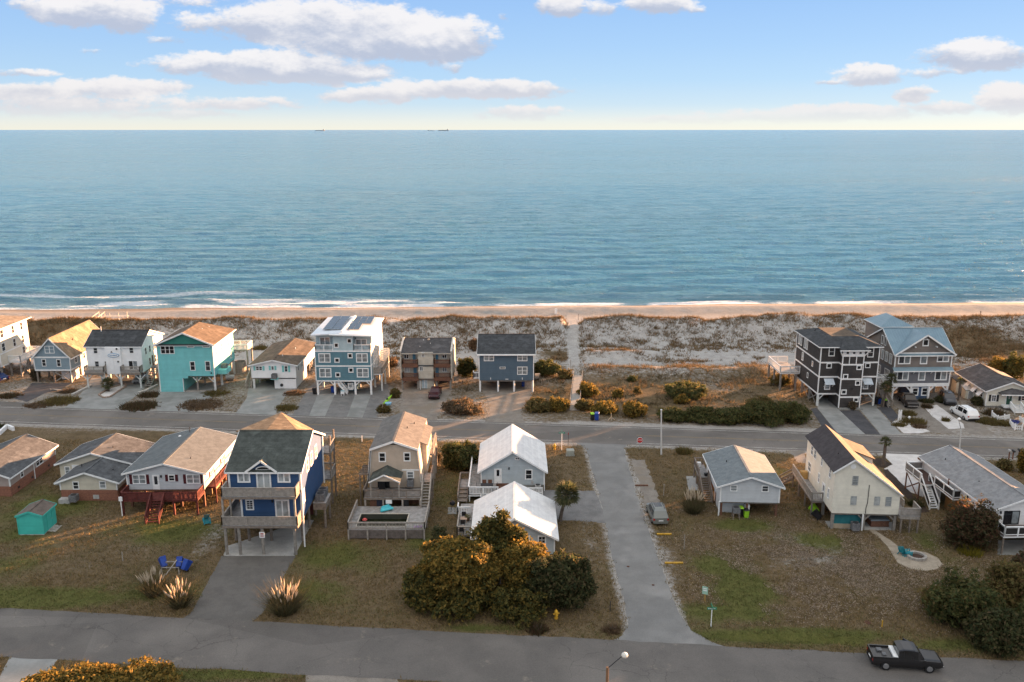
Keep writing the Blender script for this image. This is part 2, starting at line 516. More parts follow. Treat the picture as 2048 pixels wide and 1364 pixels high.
class House:
 """a building with its own axes: x along the front, y into the depth, z up; origin at the front left ground corner"""
 def __init__(s, name, label, cat, loc, yaw=0.0, group=None):
  s.o = Vector((loc[0], loc[1], loc[2] if len(loc) > 2 else 0))
  s.a = radians(yaw)
  s.ex = Vector((cos(s.a), sin(s.a), 0))
  s.ey = Vector((-sin(s.a), cos(s.a), 0))
  s.root = empty(name, s.o, s.a, label, cat, group)
 # photo crop point -> local coordinates
 def _d(s, c, x, y):
  a, b, k = CROPS[c]
  return pixdir(a + x / k, b + y / k)
 def F(s, c, x, y, d=0.0):
  r = s._d(c, x, y)
  t = (s.o + s.ey * d - EYE).dot(s.ey) / r.dot(s.ey)
  p = EYE + r * t - s.o
  return p.dot(s.ex), p.z
 def S(s, c, x, y, lx):
  r = s._d(c, x, y)
  t = (s.o + s.ex * lx - EYE).dot(s.ex) / r.dot(s.ex)
  p = EYE + r * t - s.o
  return p.dot(s.ey), p.z
 def H(s, c, x, y, z=0.0):
  r = s._d(c, x, y)
  t = (s.o.z + z - CAMH) / r.z
  p = EYE + r * t - s.o
  return p.dot(s.ex), p.dot(s.ey)
 def mb(s, name, m, mb, parent=None, kind=None):
  return mb.build(name, m, parent or s.root, kind)
 def box(s, name, m, x0, x1, y0, y1, z0, z1, parent=None):
  return MB().box(x0, x1, y0, y1, z0, z1).build(name, m, parent or s.root)
 # ---- walls
 def gable_y(s, m, x0, x1, y0, y1, zb, ze, zr, xr=None, name='wall'):
  xr = (x0 + x1) / 2 if xr is None else xr
  return MB().ext([(x0, zb), (x1, zb), (x1, ze), (xr, zr), (x0, ze)], 'y', y0, y1).build(name, m, s.root)
 def gable_x(s, m, x0, x1, y0, y1, zb, ze, zr, yr=None, name='wall'):
  yr = (y0 + y1) / 2 if yr is None else yr
  return MB().ext([(y0, zb), (y1, zb), (y1, ze), (yr, zr), (y0, ze)], 'x', x0, x1).build(name, m, s.root)
 # ---- roofs
 def roof_y(s, m, x0, x1, y0, y1, zl, zr, ov=0.35, oy=0.35, xr=None, trim=None, t=0.14, zr2=None):
  """gable roof whose ridge runs into the depth; zl eave height at the walls (zr2: other eave), zr ridge"""
  xr = (x0 + x1) / 2 if xr is None else xr
  zR = zl if zr2 is None else zr2
  ya, yb = y0 - oy, y1 + oy
  sl = (zr - zl) / (xr - x0)
  sr = (zr - zR) / (x1 - xr)
  L = (x0 - ov, zl - sl * ov + .1)
  R = (x1 + ov, zR - sr * ov + .1)
  M_ = (xr, zr + .1)
  r = MB()
  r.slab([(L[0], ya, L[1]), (M_[0], ya, M_[1]), (M_[0], yb, M_[1]), (L[0], yb, L[1])], t)
  r.slab([(M_[0], ya, M_[1]), (R[0], ya, R[1]), (R[0], yb, R[1]), (M_[0], yb, M_[1])], t)
  ro = r.build('roof', m, s.root)
  cap = MB().beam((xr, ya, zr + .11), (xr, yb, zr + .11), .26, .06)
  cap.build('ridge_cap', m, ro)
  f = MB()
  for yy in (ya - .02, yb + .02):
   f.beam((L[0], yy, L[1] - .09), (M_[0], yy, M_[1] - .09), .04, .2)
   f.beam((M_[0], yy, M_[1] - .09), (R[0], yy, R[1] - .09), .04, .2)
  f.beam((L[0] - .02, ya, L[1] - .1), (L[0] - .02, yb, L[1] - .1), .05, .17)
  f.beam((R[0] + .02, ya, R[1] - .1), (R[0] + .02, yb, R[1] - .1), .05, .17)
  f.build('fascia', trim or WHITE, ro)
  return ro
 def roof_x(s, m, x0, x1, y0, y1, ze, zr, ox=0.35, ov=0.35, yr=None, trim=None, t=0.14, ze2=None):
  """gable roof whose ridge runs along the front"""
  yr = (y0 + y1) / 2 if yr is None else yr
  zB = ze if ze2 is None else ze2
  xa, xb = x0 - ox, x1 + ox
  sf = (zr - ze) / (yr - y0)
  sb = (zr - zB) / (y1 - yr)
  A = (y0 - ov, ze - sf * ov + .1)
  B = (y1 + ov, zB - sb * ov + .1)
  M_ = (yr, zr + .1)
  r = MB()
  r.slab([(xa, *A), (xb, *A), (xb, *M_), (xa, *M_)], t)
  r.slab([(xa, *M_), (xb, *M_), (xb, *B), (xa, *B)], t)
  ro = r.build('roof', m, s.root)
  MB().beam((xa, yr, zr + .11), (xb, yr, zr + .11), .26, .06).build('ridge_cap', m, ro)
  f = MB()
  for xx in (xa - .02, xb + .02):
   f.beam((xx, A[0], A[1] - .09), (xx, M_[0], M_[1] - .09), .04, .2)
   f.beam((xx, M_[0], M_[1] - .09), (xx, B[0], B[1] - .09), .04, .2)
  f.beam((xa, A[0] - .02, A[1] - .1), (xb, A[0] - .02, A[1] - .1), .05, .17)
  f.beam((xa, B[0] + .02, B[1] - .1), (xb, B[0] + .02, B[1] - .1), .05, .17)
  f.build('fascia', trim or WHITE, ro)
  return ro
 def hip(s, m, x0, x1, y0, y1, ze, ra, rb, zr, trim=None, name='roof', flat=None, th=.16):
  """hip roof from an eave rectangle up to a ridge ra-rb, or to a flat rectangle"""
  r = MB()
  e = [(x0, y0, ze), (x1, y0, ze), (x1, y1, ze), (x0, y1, ze)]
  if flat:
   a0, a1, b0, b1 = flat
   t = [(a0, b0, zr), (a1, b0, zr), (a1, b1, zr), (a0, b1, zr)]
   for k in range(4):
    j = (k + 1) % 4
    r.poly([e[k], e[j], t[j], t[k]])
   r.poly(t)
  elif abs(ra[1] - rb[1]) < 1e-6:      # ridge along x
   A, B = (*ra, zr), (*rb, zr)
   r.poly([e[0], e[1], B, A]).poly([e[2], e[3], A, B]).poly([e[1], e[2], B]).poly([e[3], e[0], A])
  else:                                # ridge along y (ra front, rb back)
   A, B = (*ra, zr), (*rb, zr)
   r.poly([e[0], e[1], A]).poly([e[1], e[2], B, A]).poly([e[2], e[3], B]).poly([e[3], e[0], A, B])
  r.poly(e[::-1])
  ro = r.build(name, m, s.root)
  f = MB()
  f.box(x0 - .03, x1 + .03, y0 - .03, y0 + .02, ze - th, ze - .005).box(x0 - .03, x1 + .03, y1 - .02, y1 + .03, ze - th, ze - .005)
  f.box(x0 - .03, x0 + .02, y0 + .021, y1 - .021, ze - th, ze - .005).box(x1 - .02, x1 + .03, y0 + .021, y1 - .021, ze - th, ze - .005)
  f.build('fascia', trim or WHITE, ro)
  return ro
 # ---- openings. face 'F' front (plane y=d), 'R'/'L' side (plane x=d); a runs along the face
 @staticmethod
 def _face(face, d):
  if face == 'F':
   return lambda a, o, z: (a, d - o, z)
  if face == 'R':
   return lambda a, o, z: (d + o, a, z)
  return lambda a, o, z: (d - o, a, z)
 def bx(s, mb, P, a0, a1, o0, o1, z0, z1):
  p, q = P(a0, o0, z0), P(a1, o1, z1)
  mb.box(p[0], q[0], p[1], q[1], p[2], q[2])
 def win(s, face, a0, a1, z0, z1, d, n=1, rows=2, fr=.1, m=None, g=None, parent=None, name='window', cols=1):
  a0, a1 = sorted((a0, a1))
  z0, z1 = sorted((z0, z1))
  P = s._face(face, d)
  f = MB()
  s.bx(f, P, a0, a1, -.02, .055, z1 - fr, z1)
  s.bx(f, P, a0, a1, -.02, .075, z0, z0 + fr)
  s.bx(f, P, a0, a0 + fr, -.02, .054, z0 + fr, z1 - fr)
  s.bx(f, P, a1 - fr, a1, -.02, .054, z0 + fr, z1 - fr)
  w = (a1 - a0 - 2 * fr)
  mul = min(fr * 1.1, .14)
  for k in range(1, n):
   c = a0 + fr + w * k / n
   s.bx(f, P, c - mul / 2, c + mul / 2, -.02, .05, z0 + fr, z1 - fr)
  bar = .045
  for k in range(n):
   l = a0 + fr + w * k / n + (mul / 2 if k else 0)
   r = a0 + fr + w * (k + 1) / n - (mul / 2 if k < n - 1 else 0)
   for q in range(1, rows):
    zc = z0 + fr + (z1 - z0 - 2 * fr) * q / rows
    s.bx(f, P, l, r, -.02, .042, zc - bar / 2, zc + bar / 2)
   for q in range(1, cols):
    c = l + (r - l) * q / cols
    s.bx(f, P, c - .02, c + .02, -.02, .04, z0 + fr, z1 - fr)
  wo = f.build(name, m or WHITE, parent or s.root)
  gs = g if isinstance(g, (list, tuple)) else [g or GL] * n
  for k in range(n):
   l = a0 + fr + w * k / n + (mul / 2 if k else 0)
   r = a0 + fr + w * (k + 1) / n - (mul / 2 if k < n - 1 else 0)
   pb = MB()
   s.bx(pb, P, l + .002, r - .002, -.02, .02, z0 + fr + .002, z1 - fr - .002)
   pb.build('pane', gs[k % len(gs)], wo)
  return wo
 def pwin(s, c, x0, y0, x1, y1, d=0.0, face='F', **kw):
  """window between two photo crop corners on a face"""
  if face == 'F':
   xm, ym = (x0 + x1) / 2, (y0 + y1) / 2
   a0, a1 = s.F(c, x0, ym, d)[0], s.F(c, x1, ym, d)[0]
   z1, z0 = s.F(c, xm, y0, d)[1], s.F(c, xm, y1, d)[1]
  else:
   a0, z1 = s.S(c, x0, y0, d)
   a1, z0 = s.S(c, x1, y1, d)
  return s.win(face, a0, a1, z0, z1, d, **kw)
 def door(s, face, a0, a1, z0, z1, d, m, fr=.09, trim=None, glass=None, lite=(.25, .55, .88), hinge=1):
  P = s._face(face, d)
  b = MB()
  s.bx(b, P, a0 + fr, a1 - fr, -.02, .03, z0, z1 - fr)
  do = b.build('door', m, s.root)
  f = MB()
  s.bx(f, P, a0, a1, -.02, .06, z1 - fr, z1)
  s.bx(f, P, a0, a0 + fr, -.02, .059, z0, z1 - fr)
  s.bx(f, P, a1 - fr, a1, -.02, .059, z0, z1 - fr)
  f.build('frame', trim or WHITE, do)
  h = MB()
  hx = a0 + fr + .08 if hinge < 0 else a1 - fr - .08
  s.bx(h, P, hx - .03, hx + .03, .03, .09, z0 + .95, z0 + 1.02)
  h.build('handle', METAL, do)
  if glass:
   q = MB()
   s.bx(q, P, a0 + fr + (a1 - a0) * lite[0] * .5, a1 - fr - (a1 - a0) * lite[0] * .5, .0, .036, z0 + (z1 - z0) * lite[1], z0 + (z1 - z0) * lite[2])
   q.build('pane', glass, do)
  return do
 def shutters(s, face, a0, a1, z0, z1, d, m, w=.38):
  P = s._face(face, d)
  for l, r in ((a0 - w - .03, a0 - .03), (a1 + .03, a1 + w + .03)):
   b = MB()
   s.bx(b, P, l, r, -.01, .04, z0, z1)
   n = 8
   for k in range(n):
    z = z0 + .06 + (z1 - z0 - .12) * k / n
    s.bx(b, P, l + .05, r - .05, .03, .055, z, z + (z1 - z0) / n * .5)
   b.build('shutter', m, s.root)
 # ---- posts, rails, stairs
 def post(s, m, x, y, z0, z1, w=.26, name='piling', rnd=False):
  b = MB()
  if rnd:
   b.cyl((x, y, z0), (x, y, z1), w / 2 * 1.08, w / 2, 8)
  else:
   b.box(x - w / 2, x + w / 2, y - w / 2, y + w / 2, z0, z1)
  return b.build(name, m, s.root)
 def posts(s, m, xs, ys, z0, z1, w=.26, rnd=False):
  for y in ys:
   for x in xs:
    s.post(m, x, y, z0, z1, w, rnd=rnd)
 def rail(s, pts, h=.95, m=None, gap=.14, post=1.8, bw=.045, pw=.11, solid=False, cap=None, name='railing', infill=None):
  """railing along a line of points (x, y, z): posts, top and bottom rail, balusters"""
  m = m or WOOD
  r, b = MB(), MB()
  for (p, q) in zip(pts[:-1], pts[1:]):
   p, q = Vector(p), Vector(q)
   L = (q - p).length
   up = Vector((0, 0, 1))
   r.beam(p + up * h, q + up * h, .14, .05)
   r.beam(p + up * .1, q + up * .1, .06, .08)
   if h > .5:
    r.beam(p + up * (h - .1), q + up * (h - .1), .05, .08)
   n = max(1, round(L / post))
   for k in range(n + 1):
    c = p + (q - p) * (k / n)
    r.box(c.x - pw / 2, c.x + pw / 2, c.y - pw / 2, c.y + pw / 2, c.z - .05, c.z + h + .03)
   if infill is None:
    nb = max(1, int(L / gap))
    for k in range(nb):
     c = p + (q - p) * ((k + .5) / nb)
     b.beam(c + up * .12, c + up * (h - .06), bw, bw)
   elif infill == 'boards':
    for k in range(5):
     z = .14 + k * (h - .24) / 5
     b.beam(p + up * (z + .07), q + up * (z + .07), .03, (h - .24) / 5 * .82)
   else:
    b.beam(p + up * (.12 + h) / 2, q + up * (.12 + h) / 2, .012, h - .24)
  ro = r.build(name, m, s.root)
  if infill is None:
   b.build('balusters', m, ro, 'stuff')
  elif infill == 'boards':
   b.build('rail_boards', m, ro)
  else:
   b.build('mesh_panel', infill, ro)
  return ro
 def deck(s, x0, x1, y0, y1, z, m=None, t=.24, edge=None, name='deck'):
  d_ = MB().box(x0, x1, y0, y1, z - .05, z).build(name, m or DECK, s.root)
  e = MB()
  e.box(x0 + .03, x1 - .03, y0 + .03, y0 + .08, z - t, z - .052).box(x0 + .03, x1 - .03, y1 - .08, y1 - .03, z - t, z - .052)
  e.box(x0 + .03, x0 + .08, y0 + .081, y1 - .081, z - t, z - .052).box(x1 - .08, x1 - .03, y0 + .081, y1 - .081, z - t, z - .052)
  e.build('rim_joist', edge or WOOD, d_)
  return d_
 def stairs(s, p0, p1, w, n, m=None, rail=None, railh=.9, tread=None, name='stairs'):
  """flight from p0 (bottom middle) to p1 (top middle): part 'stairs' with treads as sub-parts"""
  m = m or WOOD
  p0, p1 = Vector(p0), Vector(p1)
  d = p1 - p0
  h = Vector((d.x, d.y, 0)).normalized()
  sd_ = Vector((-h.y, h.x, 0)) * (w / 2)
  for k in (-1, 1):
   st = MB().beam(p0 + sd_ * k + Vector((0, 0, .02)), p1 + sd_ * k - Vector((0, 0, .1)), .06, .24)
   if k < 0:
    so = st.build(name, m, s.root)
   else:
    st.build('stringer', m, so)
  me = None
  for k in range(n):
   c = p0 + d * ((k + .8) / n)
   if me is None:
    run = Vector((d.x, d.y, 0)).length / n * .92 + .03
    t = MB()
    q = sd_ * .96
    g_ = h * (run / 2)
    t.hexa([-q - g_ + Vector((0, 0, -.05)), q - g_ + Vector((0, 0, -.05)), q + g_ + Vector((0, 0, -.05)), -q + g_ + Vector((0, 0, -.05)), -q - g_, q - g_, q + g_, -q + g_])
    me = t.mesh('tread', tread or m)
   o = obj('tread', me, so)
   o.location = c
  if rail:
   for k in (-1, 1):
    a, b = p0 + sd_ * k * 1.1, p1 + sd_ * k * 1.1
    s.rail([a, b], railh, rail, post=1.6, gap=.2)
  return so
 def xbrace(s, p, q, z0, z1, m, w=.1):
  b = MB()
  b.beam((p[0], p[1], z0), (q[0], q[1], z1), w * .6, w * 1.4)
  b.beam((p[0], p[1] + .08, z1), (q[0], q[1] + .08, z0), w * .6, w * 1.4)
  return b.build('cross_brace', m, s.root)
 def knee(s, x, y, z, l, m, dirs=(-1, 1), w=.14):
  b = MB()
  for k in dirs:
   b.beam((x + k * .05, y, z - l), (x + k * l, y, z - .02), w, w)
  return b.build('knee_brace', m, s.root)
 def lamp(s, x, y, z):
  return MB().box(x - .07, x + .07, y - .14, y, z - .14, z + .14).build('wall_lamp', DARKM, s.root)
 def vent(s, x, y, z, r=.06, h=.35, m=None):
  return MB().cyl((x, y, z - .2), (x, y, z + h), r, r, 8).build('roof_vent', m or WHITE, s.root)
 def ac(s, x, y, z, w=.8, h=.75, m=None):
  o = MB().box(x - w / 2, x + w / 2, y - w / 2, y + w / 2, z, z + h).build('air_conditioner', m or ACM, s.root)
  MB().lathe([(w * .4, 0), (w * .4, .04), (w * .3, .05), (w * .1, .05)], (x, y, z + h + .001), 14).build('fan_grille', DARKM, o)
  MB().box(x - w * .45, x + w * .45, y - w * .45, y + w * .45, z - .08, z - .002).build('stand', WOOD, o)
  return o
 def corner(s, pts, z0, z1, w=.13, m=None):
  for x, y in pts:
   MB().box(x - w / 2, x + w / 2, y - w / 2, y + w / 2, z0, z1).build('corner_trim', m or WHITE, s.root)
 def band(s, x0, x1, y0, y1, z0, z1, m=None, o=.035, name='trim_band'):
  b = MB()
  b.box(x0 - o, x1 + o, y0 - o, y0 + .02, z0, z1).box(x0 - o, x0 + .02, y0 + .021, y1 - .021, z0, z1)
  b.box(x1 - .02, x1 + o, y0 + .021, y1 - .021, z0, z1).box(x0 - o, x1 + o, y1 - .02, y1 + o, z0, z1)
  return b.build(name, m or WHITE, s.root)
# ------------------------------------------------------------------ terrain
def _hash(ix, iy, seed):
 h = np.sin(ix * 127.1 + iy * 311.7 + seed * 74.7) * 43758.5453
 return h - np.floor(h)
def vnoise(x, y, seed=0):
 x0, y0 = np.floor(x), np.floor(y)
 fx, fy = x - x0, y - y0
 fx, fy = fx * fx * (3 - 2 * fx), fy * fy * (3 - 2 * fy)
 a, b = _hash(x0, y0, seed), _hash(x0 + 1, y0, seed)
 c, d = _hash(x0, y0 + 1, seed), _hash(x0 + 1, y0 + 1, seed)
 return (a * (1 - fx) + b * fx) * (1 - fy) + (c * (1 - fx) + d * fx) * fy
def fbm(x, y, seed=0, o=4):
 s, a, t = 0, 0.5, 0
 for k in range(o):
  s = s + a * vnoise(x * 2 ** k, y * 2 ** k, seed + k * 13)
  t += a
  a *= 0.5
 return s / t
def sst(x, a, b):
 t = np.clip((x - a) / (b - a), 0, 1)
 return t * t * (3 - 2 * t)
SEAZ = -1.2
ROAD_C, ROAD_S, ROAD_W = 121.55, -0.1, 3.95          # beach road centre line Y = C + S X, half width
LANE_T, LANE_S, LANE_W = 68.4, -0.093, 7.3           # near street: far edge Y = T + S X, width
SIDE = (10.5, 15.15)                                  # side street
def crest_y(x):
 return 183 + 0.02 * x + (fbm(x * 0.05, x * 0 + 3.3, 5) - .5) * 7
def height(x, y):
 x, y = np.asarray(x, float), np.asarray(y, float)
 n1 = fbm(x * 0.09, y * 0.09, 1) - .5
 n2 = fbm(x * 0.3, y * 0.3, 2) - .5
 yc = crest_y(x)
 hump = 3.5 + (fbm(x * 0.07, y * 0 + 1.7, 9) - .5) * 1.6
 back = sst(y, 171.5, yc + 1) ** 1.1 * hump
 front = 1 - sst(y, yc, yc + 8.5)
 path = 1 - sst(np.abs(x - 10.3 - .068 * (y - 141)), 1.2, 2.6)
 rough = (.35 * sst(y, 154, 164) + .65 * sst(y, 169, 176)) * (1 - sst(y, yc + 3, yc + 9)) * (1 - .8 * path)
 h = np.where(y < yc, back, hump * front)
 h = h + rough * (n1 * 1.5 + n2 * 0.9)
 lot = sst(x, 12.2, 15) * (1 - sst(x, 44, 52)) + .7 * sst(-x, -8.8, -6.5) * (1 - sst(-x, -4, 0))
 wv = 3.5 * (fbm(x * .06, x * 0 + 2.2, 15) - .5)
 h = h + lot * (1.25 * (.6 + .8 * n1) * np.exp(-((y - 153.6 - wv) / 2.6) ** 2) + 1.1 * (1 - .8 * sst(x, 24, 34)) * np.exp(-((y - 164.5 + wv) / 2.2) ** 2))
 h = h * (1 - .35 * path)
 h = h + sst(y, 152, 160) * (1 - sst(y, yc, yc + 6)) * .35
 # beach: slow rise to a berm, then down into the water
 yw = 221 + 0.035 * x + (fbm(x * 0.03, x * 0 + .5, 21) - .5) * 3
 berm = .75 + .4 * (fbm(x * .02, x * 0 + 8.2, 31) - .5) - .45 * sst(-x, 55, 100)
 f0, f1 = yw - 19.5, yw - 11.5
 b = np.where(y < f1, .12 + (berm - .12) * sst(y, f0, f1), berm - (y - f1) / 11.5 * (berm - SEAZ))
 b = np.maximum(b + n2 * .12, -4)
 m = sst(y, yc + 5, yc + 10)
 h = h * (1 - m) + b * m
 # roadside ditch by the near street
 d = np.abs(y - (LANE_T + LANE_S * x + 1.55 + .25 * np.sin(x * .3)))
 h = h - .55 * (1 - sst(d, .1, .62)) * sst(x, 17.5, 20) * (1 - sst(x, 33, 36))
 return h
def hz(x, y):
 return float(height(np.array([x]), np.array([y]))[0])
def gt(u, v):
 """terrain point seen at photo pixel (u, v)"""
 d = pixdir(u, v)
 z = 0.0
 for _ in range(14):
  t = (z - CAMH) / d.z
  p = EYE + d * t
  z = z * .4 + .6 * hz(p.x, p.y)
 return Vector((p.x, p.y, hz(p.x, p.y)))
def spaced(lo, hi, step, far, grow=1.35):
 a = list(np.arange(lo, hi + 1e-6, step))
 s, p, left = step, lo, []
 while p > far[0]:
  s *= grow
  p -= s
  left.append(p)
 s, p, right = step, hi, []
 while p < far[1]:
  s *= grow
  p += s
  right.append(p)
 return np.array(left[::-1] + a + right)
def grid_faces(nx, ny):
 i = np.arange(nx - 1)[None, :] + np.arange(ny - 1)[:, None] * nx
 return np.stack([i, i + 1, i + nx + 1, i + nx], -1).reshape(-1)
def blob(x, y, u, v, ru, rv, p=1.0):
 """soft patch of ground given by where it lies in the photograph"""
 c = gp(u, v)
 l, r = gp(u - ru, v), gp(u + ru, v)
 t, b = gp(u, v - rv), gp(u, v + rv)
 rx, ry = (r.x - l.x) / 2, (t.y - b.y) / 2
 q = ((x - c.x) / rx) ** 2 + ((y - c.y) / ry) ** 2
 return np.exp(-q * 1.2) * p
MASK = {}
def mask_at(k, x, y):
 i = np.clip(np.searchsorted(MASK['Y'], y), 0, len(MASK['Y']) - 1)
 j = np.clip(np.searchsorted(MASK['X'], x), 0, len(MASK['X']) - 1)
 return MASK[k][i, j]
def build_ground():
 X = spaced(-124, 124, .5, (-900, 900))
 Yv = spaced(54, 232, .5, (-300, 250))
 gx, gy = np.meshgrid(X, Yv)
 x, y = gx.ravel(), gy.ravel()
 z = height(x, y)
 # gentle unevenness only where no sheet lies on the ground
 me = np_mesh('ground', np.stack([x, y, z], 1), grid_faces(len(X), len(Yv)), 4, None)
 n = fbm(x * .12, y * .12, 40)
 n2 = fbm(x * .5, y * .5, 43)
 yr = ROAD_C + ROAD_S * x
 yl = LANE_T + LANE_S * x
 sand = np.full(x.shape, .10)
 sand += sst(y, yr + 2, yr + 6) * .33 * (.5 + n)                       # beach-row yards are sandy
 sand = np.maximum(sand, sst(y, 152, 160) * .72)
 sand = np.maximum(sand, sst(y, 184, 190))
 sand = np.maximum(sand, (1 - sst(np.abs(y - yr) - ROAD_W, .2, 1.8 + 1.5 * n)) * .62)
 sand = np.maximum(sand, (1 - sst(np.abs(y - yr) - ROAD_W, .5, 3.6)) * sst(x, 4, 9) * (y > yr) * .8 * sst(50 - x, 0, 5))
 ins = (y > yl + 1) & (y < yr - 2)
 dl, dr = SIDE[0] - x, x - SIDE[1]
 sand = np.maximum(sand, np.where(ins, (1 - sst(np.maximum(dl, dr), .1, .75 + .9 * n2)) * .62, 0))
 for (u, v, ru, rv, p) in [(1280, 960, 28, 60, .62), (1330, 1120, 34, 60, .5), (1345, 1180, 26, 50, .42), (1640, 1115, 150, 45, .42), (1560, 1075, 90, 35, .3), (1740, 1170, 90, 40, .34), (1180, 1060, 30, 120, .35),
                              (1170, 960, 40, 30, .2), (420, 1080, 45, 60, .42), (270, 1100, 90, 30, .25), (170, 1130, 60, 25, .25), (330, 1130, 60, 30, .2), (200, 860, 200, 10, .3), (60, 780, 60, 30, .35),
                              (1330, 745, 120, 20, .5), (1500, 725, 120, 30, .7), (1420, 700, 160, 18, .8), (1210, 725, 70, 14, .8), (1450, 780, 120, 16, .5), (1120, 700, 60, 30, .7), (1840, 700, 80, 20, .1)]:
  sand = np.maximum(sand, blob(x, y, u, v, ru, rv, p) * (.65 + .7 * n2))
 for (u, v, ru, rv) in [(1250, 790, 130, 34), (1400, 810, 160, 26), (1560, 770, 90, 24), (1100, 800, 60, 24), (1960, 700, 120, 26), (100, 690, 160, 24), (1120, 715, 50, 12)]:
  sand = sand * (1 - np.clip(blob(x, y, u, v, ru, rv, 1.25) * (.35 + 1.1 * n), 0, .9))
 sand = np.maximum(sand, (1 - sst(np.abs(x - 10.3 - .068 * (y - 141)), .7, 1.5)) * (y > 150))
 green = np.zeros(x.shape)
 for (u, v, ru, rv, p) in [(1490, 1180, 70, 45, .95), (1420, 1130, 60, 30, .55), (1600, 1270, 260, 16, .75), (1480, 1225, 110, 25, .7), (100, 1195, 220, 22, .75), (300, 1185, 90, 22, .7), (660, 1110, 110, 35, .7),
                              (640, 1180, 80, 30, .5), (960, 1255, 90, 12, .6), (90, 1010, 110, 40, .45), (330, 1060, 110, 25, .6), (600, 1020, 50, 60, .45), (860, 1090, 90, 30, .5), (1480, 1050, 80, 14, .6), (1640, 1080, 60, 22, .55),
                              (1560, 960, 40, 40, .3), (150, 1350, 120, 10, .9), (420, 1350, 160, 10, .85), (60, 1070, 70, 30, .4), (900, 960, 40, 60, .3), (740, 1120, 60, 40, .4), (40, 1120, 60, 30, .4), (1900, 1290, 150, 18, .6), (1860, 1080, 50, 40, .4)]:
  green = np.maximum(green, blob(x, y, u, v, ru, rv, p) * (.5 + n2))
 MASK.update(X=X, Y=Yv, sand=sand.reshape(gx.shape), green=green.reshape(gx.shape))
 # bare litter / dry straw patches
 green = np.clip(green * 1.25 + .22 * sst(fbm(x * .18, y * .18, 47), .45, .6) * (y < yr), 0, 1)
 MASK['green'] = green.reshape(gx.shape)
 dry = np.clip(.35 + (n - .5) * 1.6, 0, 1)
 # tracks raked along the beach
 for nm, a in (('sand', sand), ('green', green), ('dry', dry)):
  at = me.attributes.new(nm, 'FLOAT', 'POINT')
  at.data.foreach_set('value', np.clip(a, 0, 1).astype(np.float32))
 me.polygons.foreach_set('use_smooth', np.ones(len(me.polygons), dtype=bool))
 m = bpy.data.materials.new('ground')
 m.use_nodes = True
 g = NT(m.node_tree)
 b = m.node_tree.nodes['Principled BSDF']
 tc = g.new('ShaderNodeTexCoord').outputs['Object']
 at = lambda k: g.new('ShaderNodeAttribute', attribute_name=k).outputs['Fac']
 fine = g.noise(tc, 3.2, 5, .7)
 mid = g.noise(tc, .8, 5, .65)
 soil = g.mix(g.smooth(mid, .35, .65), (.135, .098, .056), (.092, .068, .037))
 soil = g.mix(g.math('MULTIPLY', at('dry'), g.smooth(fine, .42, .62)), soil, (.20, .15, .10))
 gr = g.mix(g.smooth(mid, .3, .7), (.078, .085, .024), (.110, .108, .034))
 soil = g.mix(g.smooth(g.math('ADD', at('green'), g.math('MULTIPLY_ADD', fine, .9, -.45)), .15, .75), soil, gr)
 sandc = g.mix(g.smooth(mid, .35, .65), (.40, .388, .365), (.315, .303, .285))
 wet = g.new('ShaderNodeSeparateXYZ')
 g.put(wet.inputs[0], g.new('ShaderNodeNewGeometry').outputs['Position'])
 wz = g.math('ADD', wet.outputs[2], g.math('MULTIPLY_ADD', mid, .8, -.4))
 sandc = g.mix(g.math('SUBTRACT', 1, g.smooth(wz, -.9, .45)), sandc, (.17, .145, .12))
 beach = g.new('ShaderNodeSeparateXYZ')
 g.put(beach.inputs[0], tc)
 yfade = g.math('MULTIPLY', g.smooth(g.math('ADD', beach.outputs[1], g.math('MULTIPLY_ADD', mid, 8, -4)), 198, 206), .42)  # shade of the berm face put into the sand colour, seaward of the dunes
 sandc = g.mix(yfade, sandc, (.16, .14, .118))
 sf = g.math('ADD', at('sand'), g.math('MULTIPLY_ADD', g.noise(tc, 1.7, 6, .72), 1.1, -.55))
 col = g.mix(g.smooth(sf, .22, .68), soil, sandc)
 v = g.vmath('SCALE', col, None)
 g.put(v.node.inputs[3], g.math('MULTIPLY_ADD', g.noise(tc, 7, 4, .75), 1.5, .25))
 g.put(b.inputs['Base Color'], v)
 b.inputs['Roughness'].default_value = .95
 b.inputs['Specular IOR Level'].default_value = .1
 bp = g.new('ShaderNodeBump')
 bp.inputs['Distance'].default_value = .16
 bp.inputs['Strength'].default_value = .55
 trk = g.new('ShaderNodeTexNoise')
 g.put(trk.inputs['Vector'], g.vmath('MULTIPLY', tc, (1.6, .35, 1)))
 trk.inputs['Scale'].default_value = 1.6
 trk.inputs['Detail'].default_value = 4
 g.put(bp.inputs['Height'], g.math('ADD', g.math('ADD', fine, g.math('MULTIPLY', g.noise(tc, 8, 3, .7), .5)), g.math('MULTIPLY', trk.outputs[0], .8)))
 g.put(b.inputs['Normal'], bp.outputs[0])
 me.materials.append(m)
 o = obj('ground', me, kind='structure')
 return o
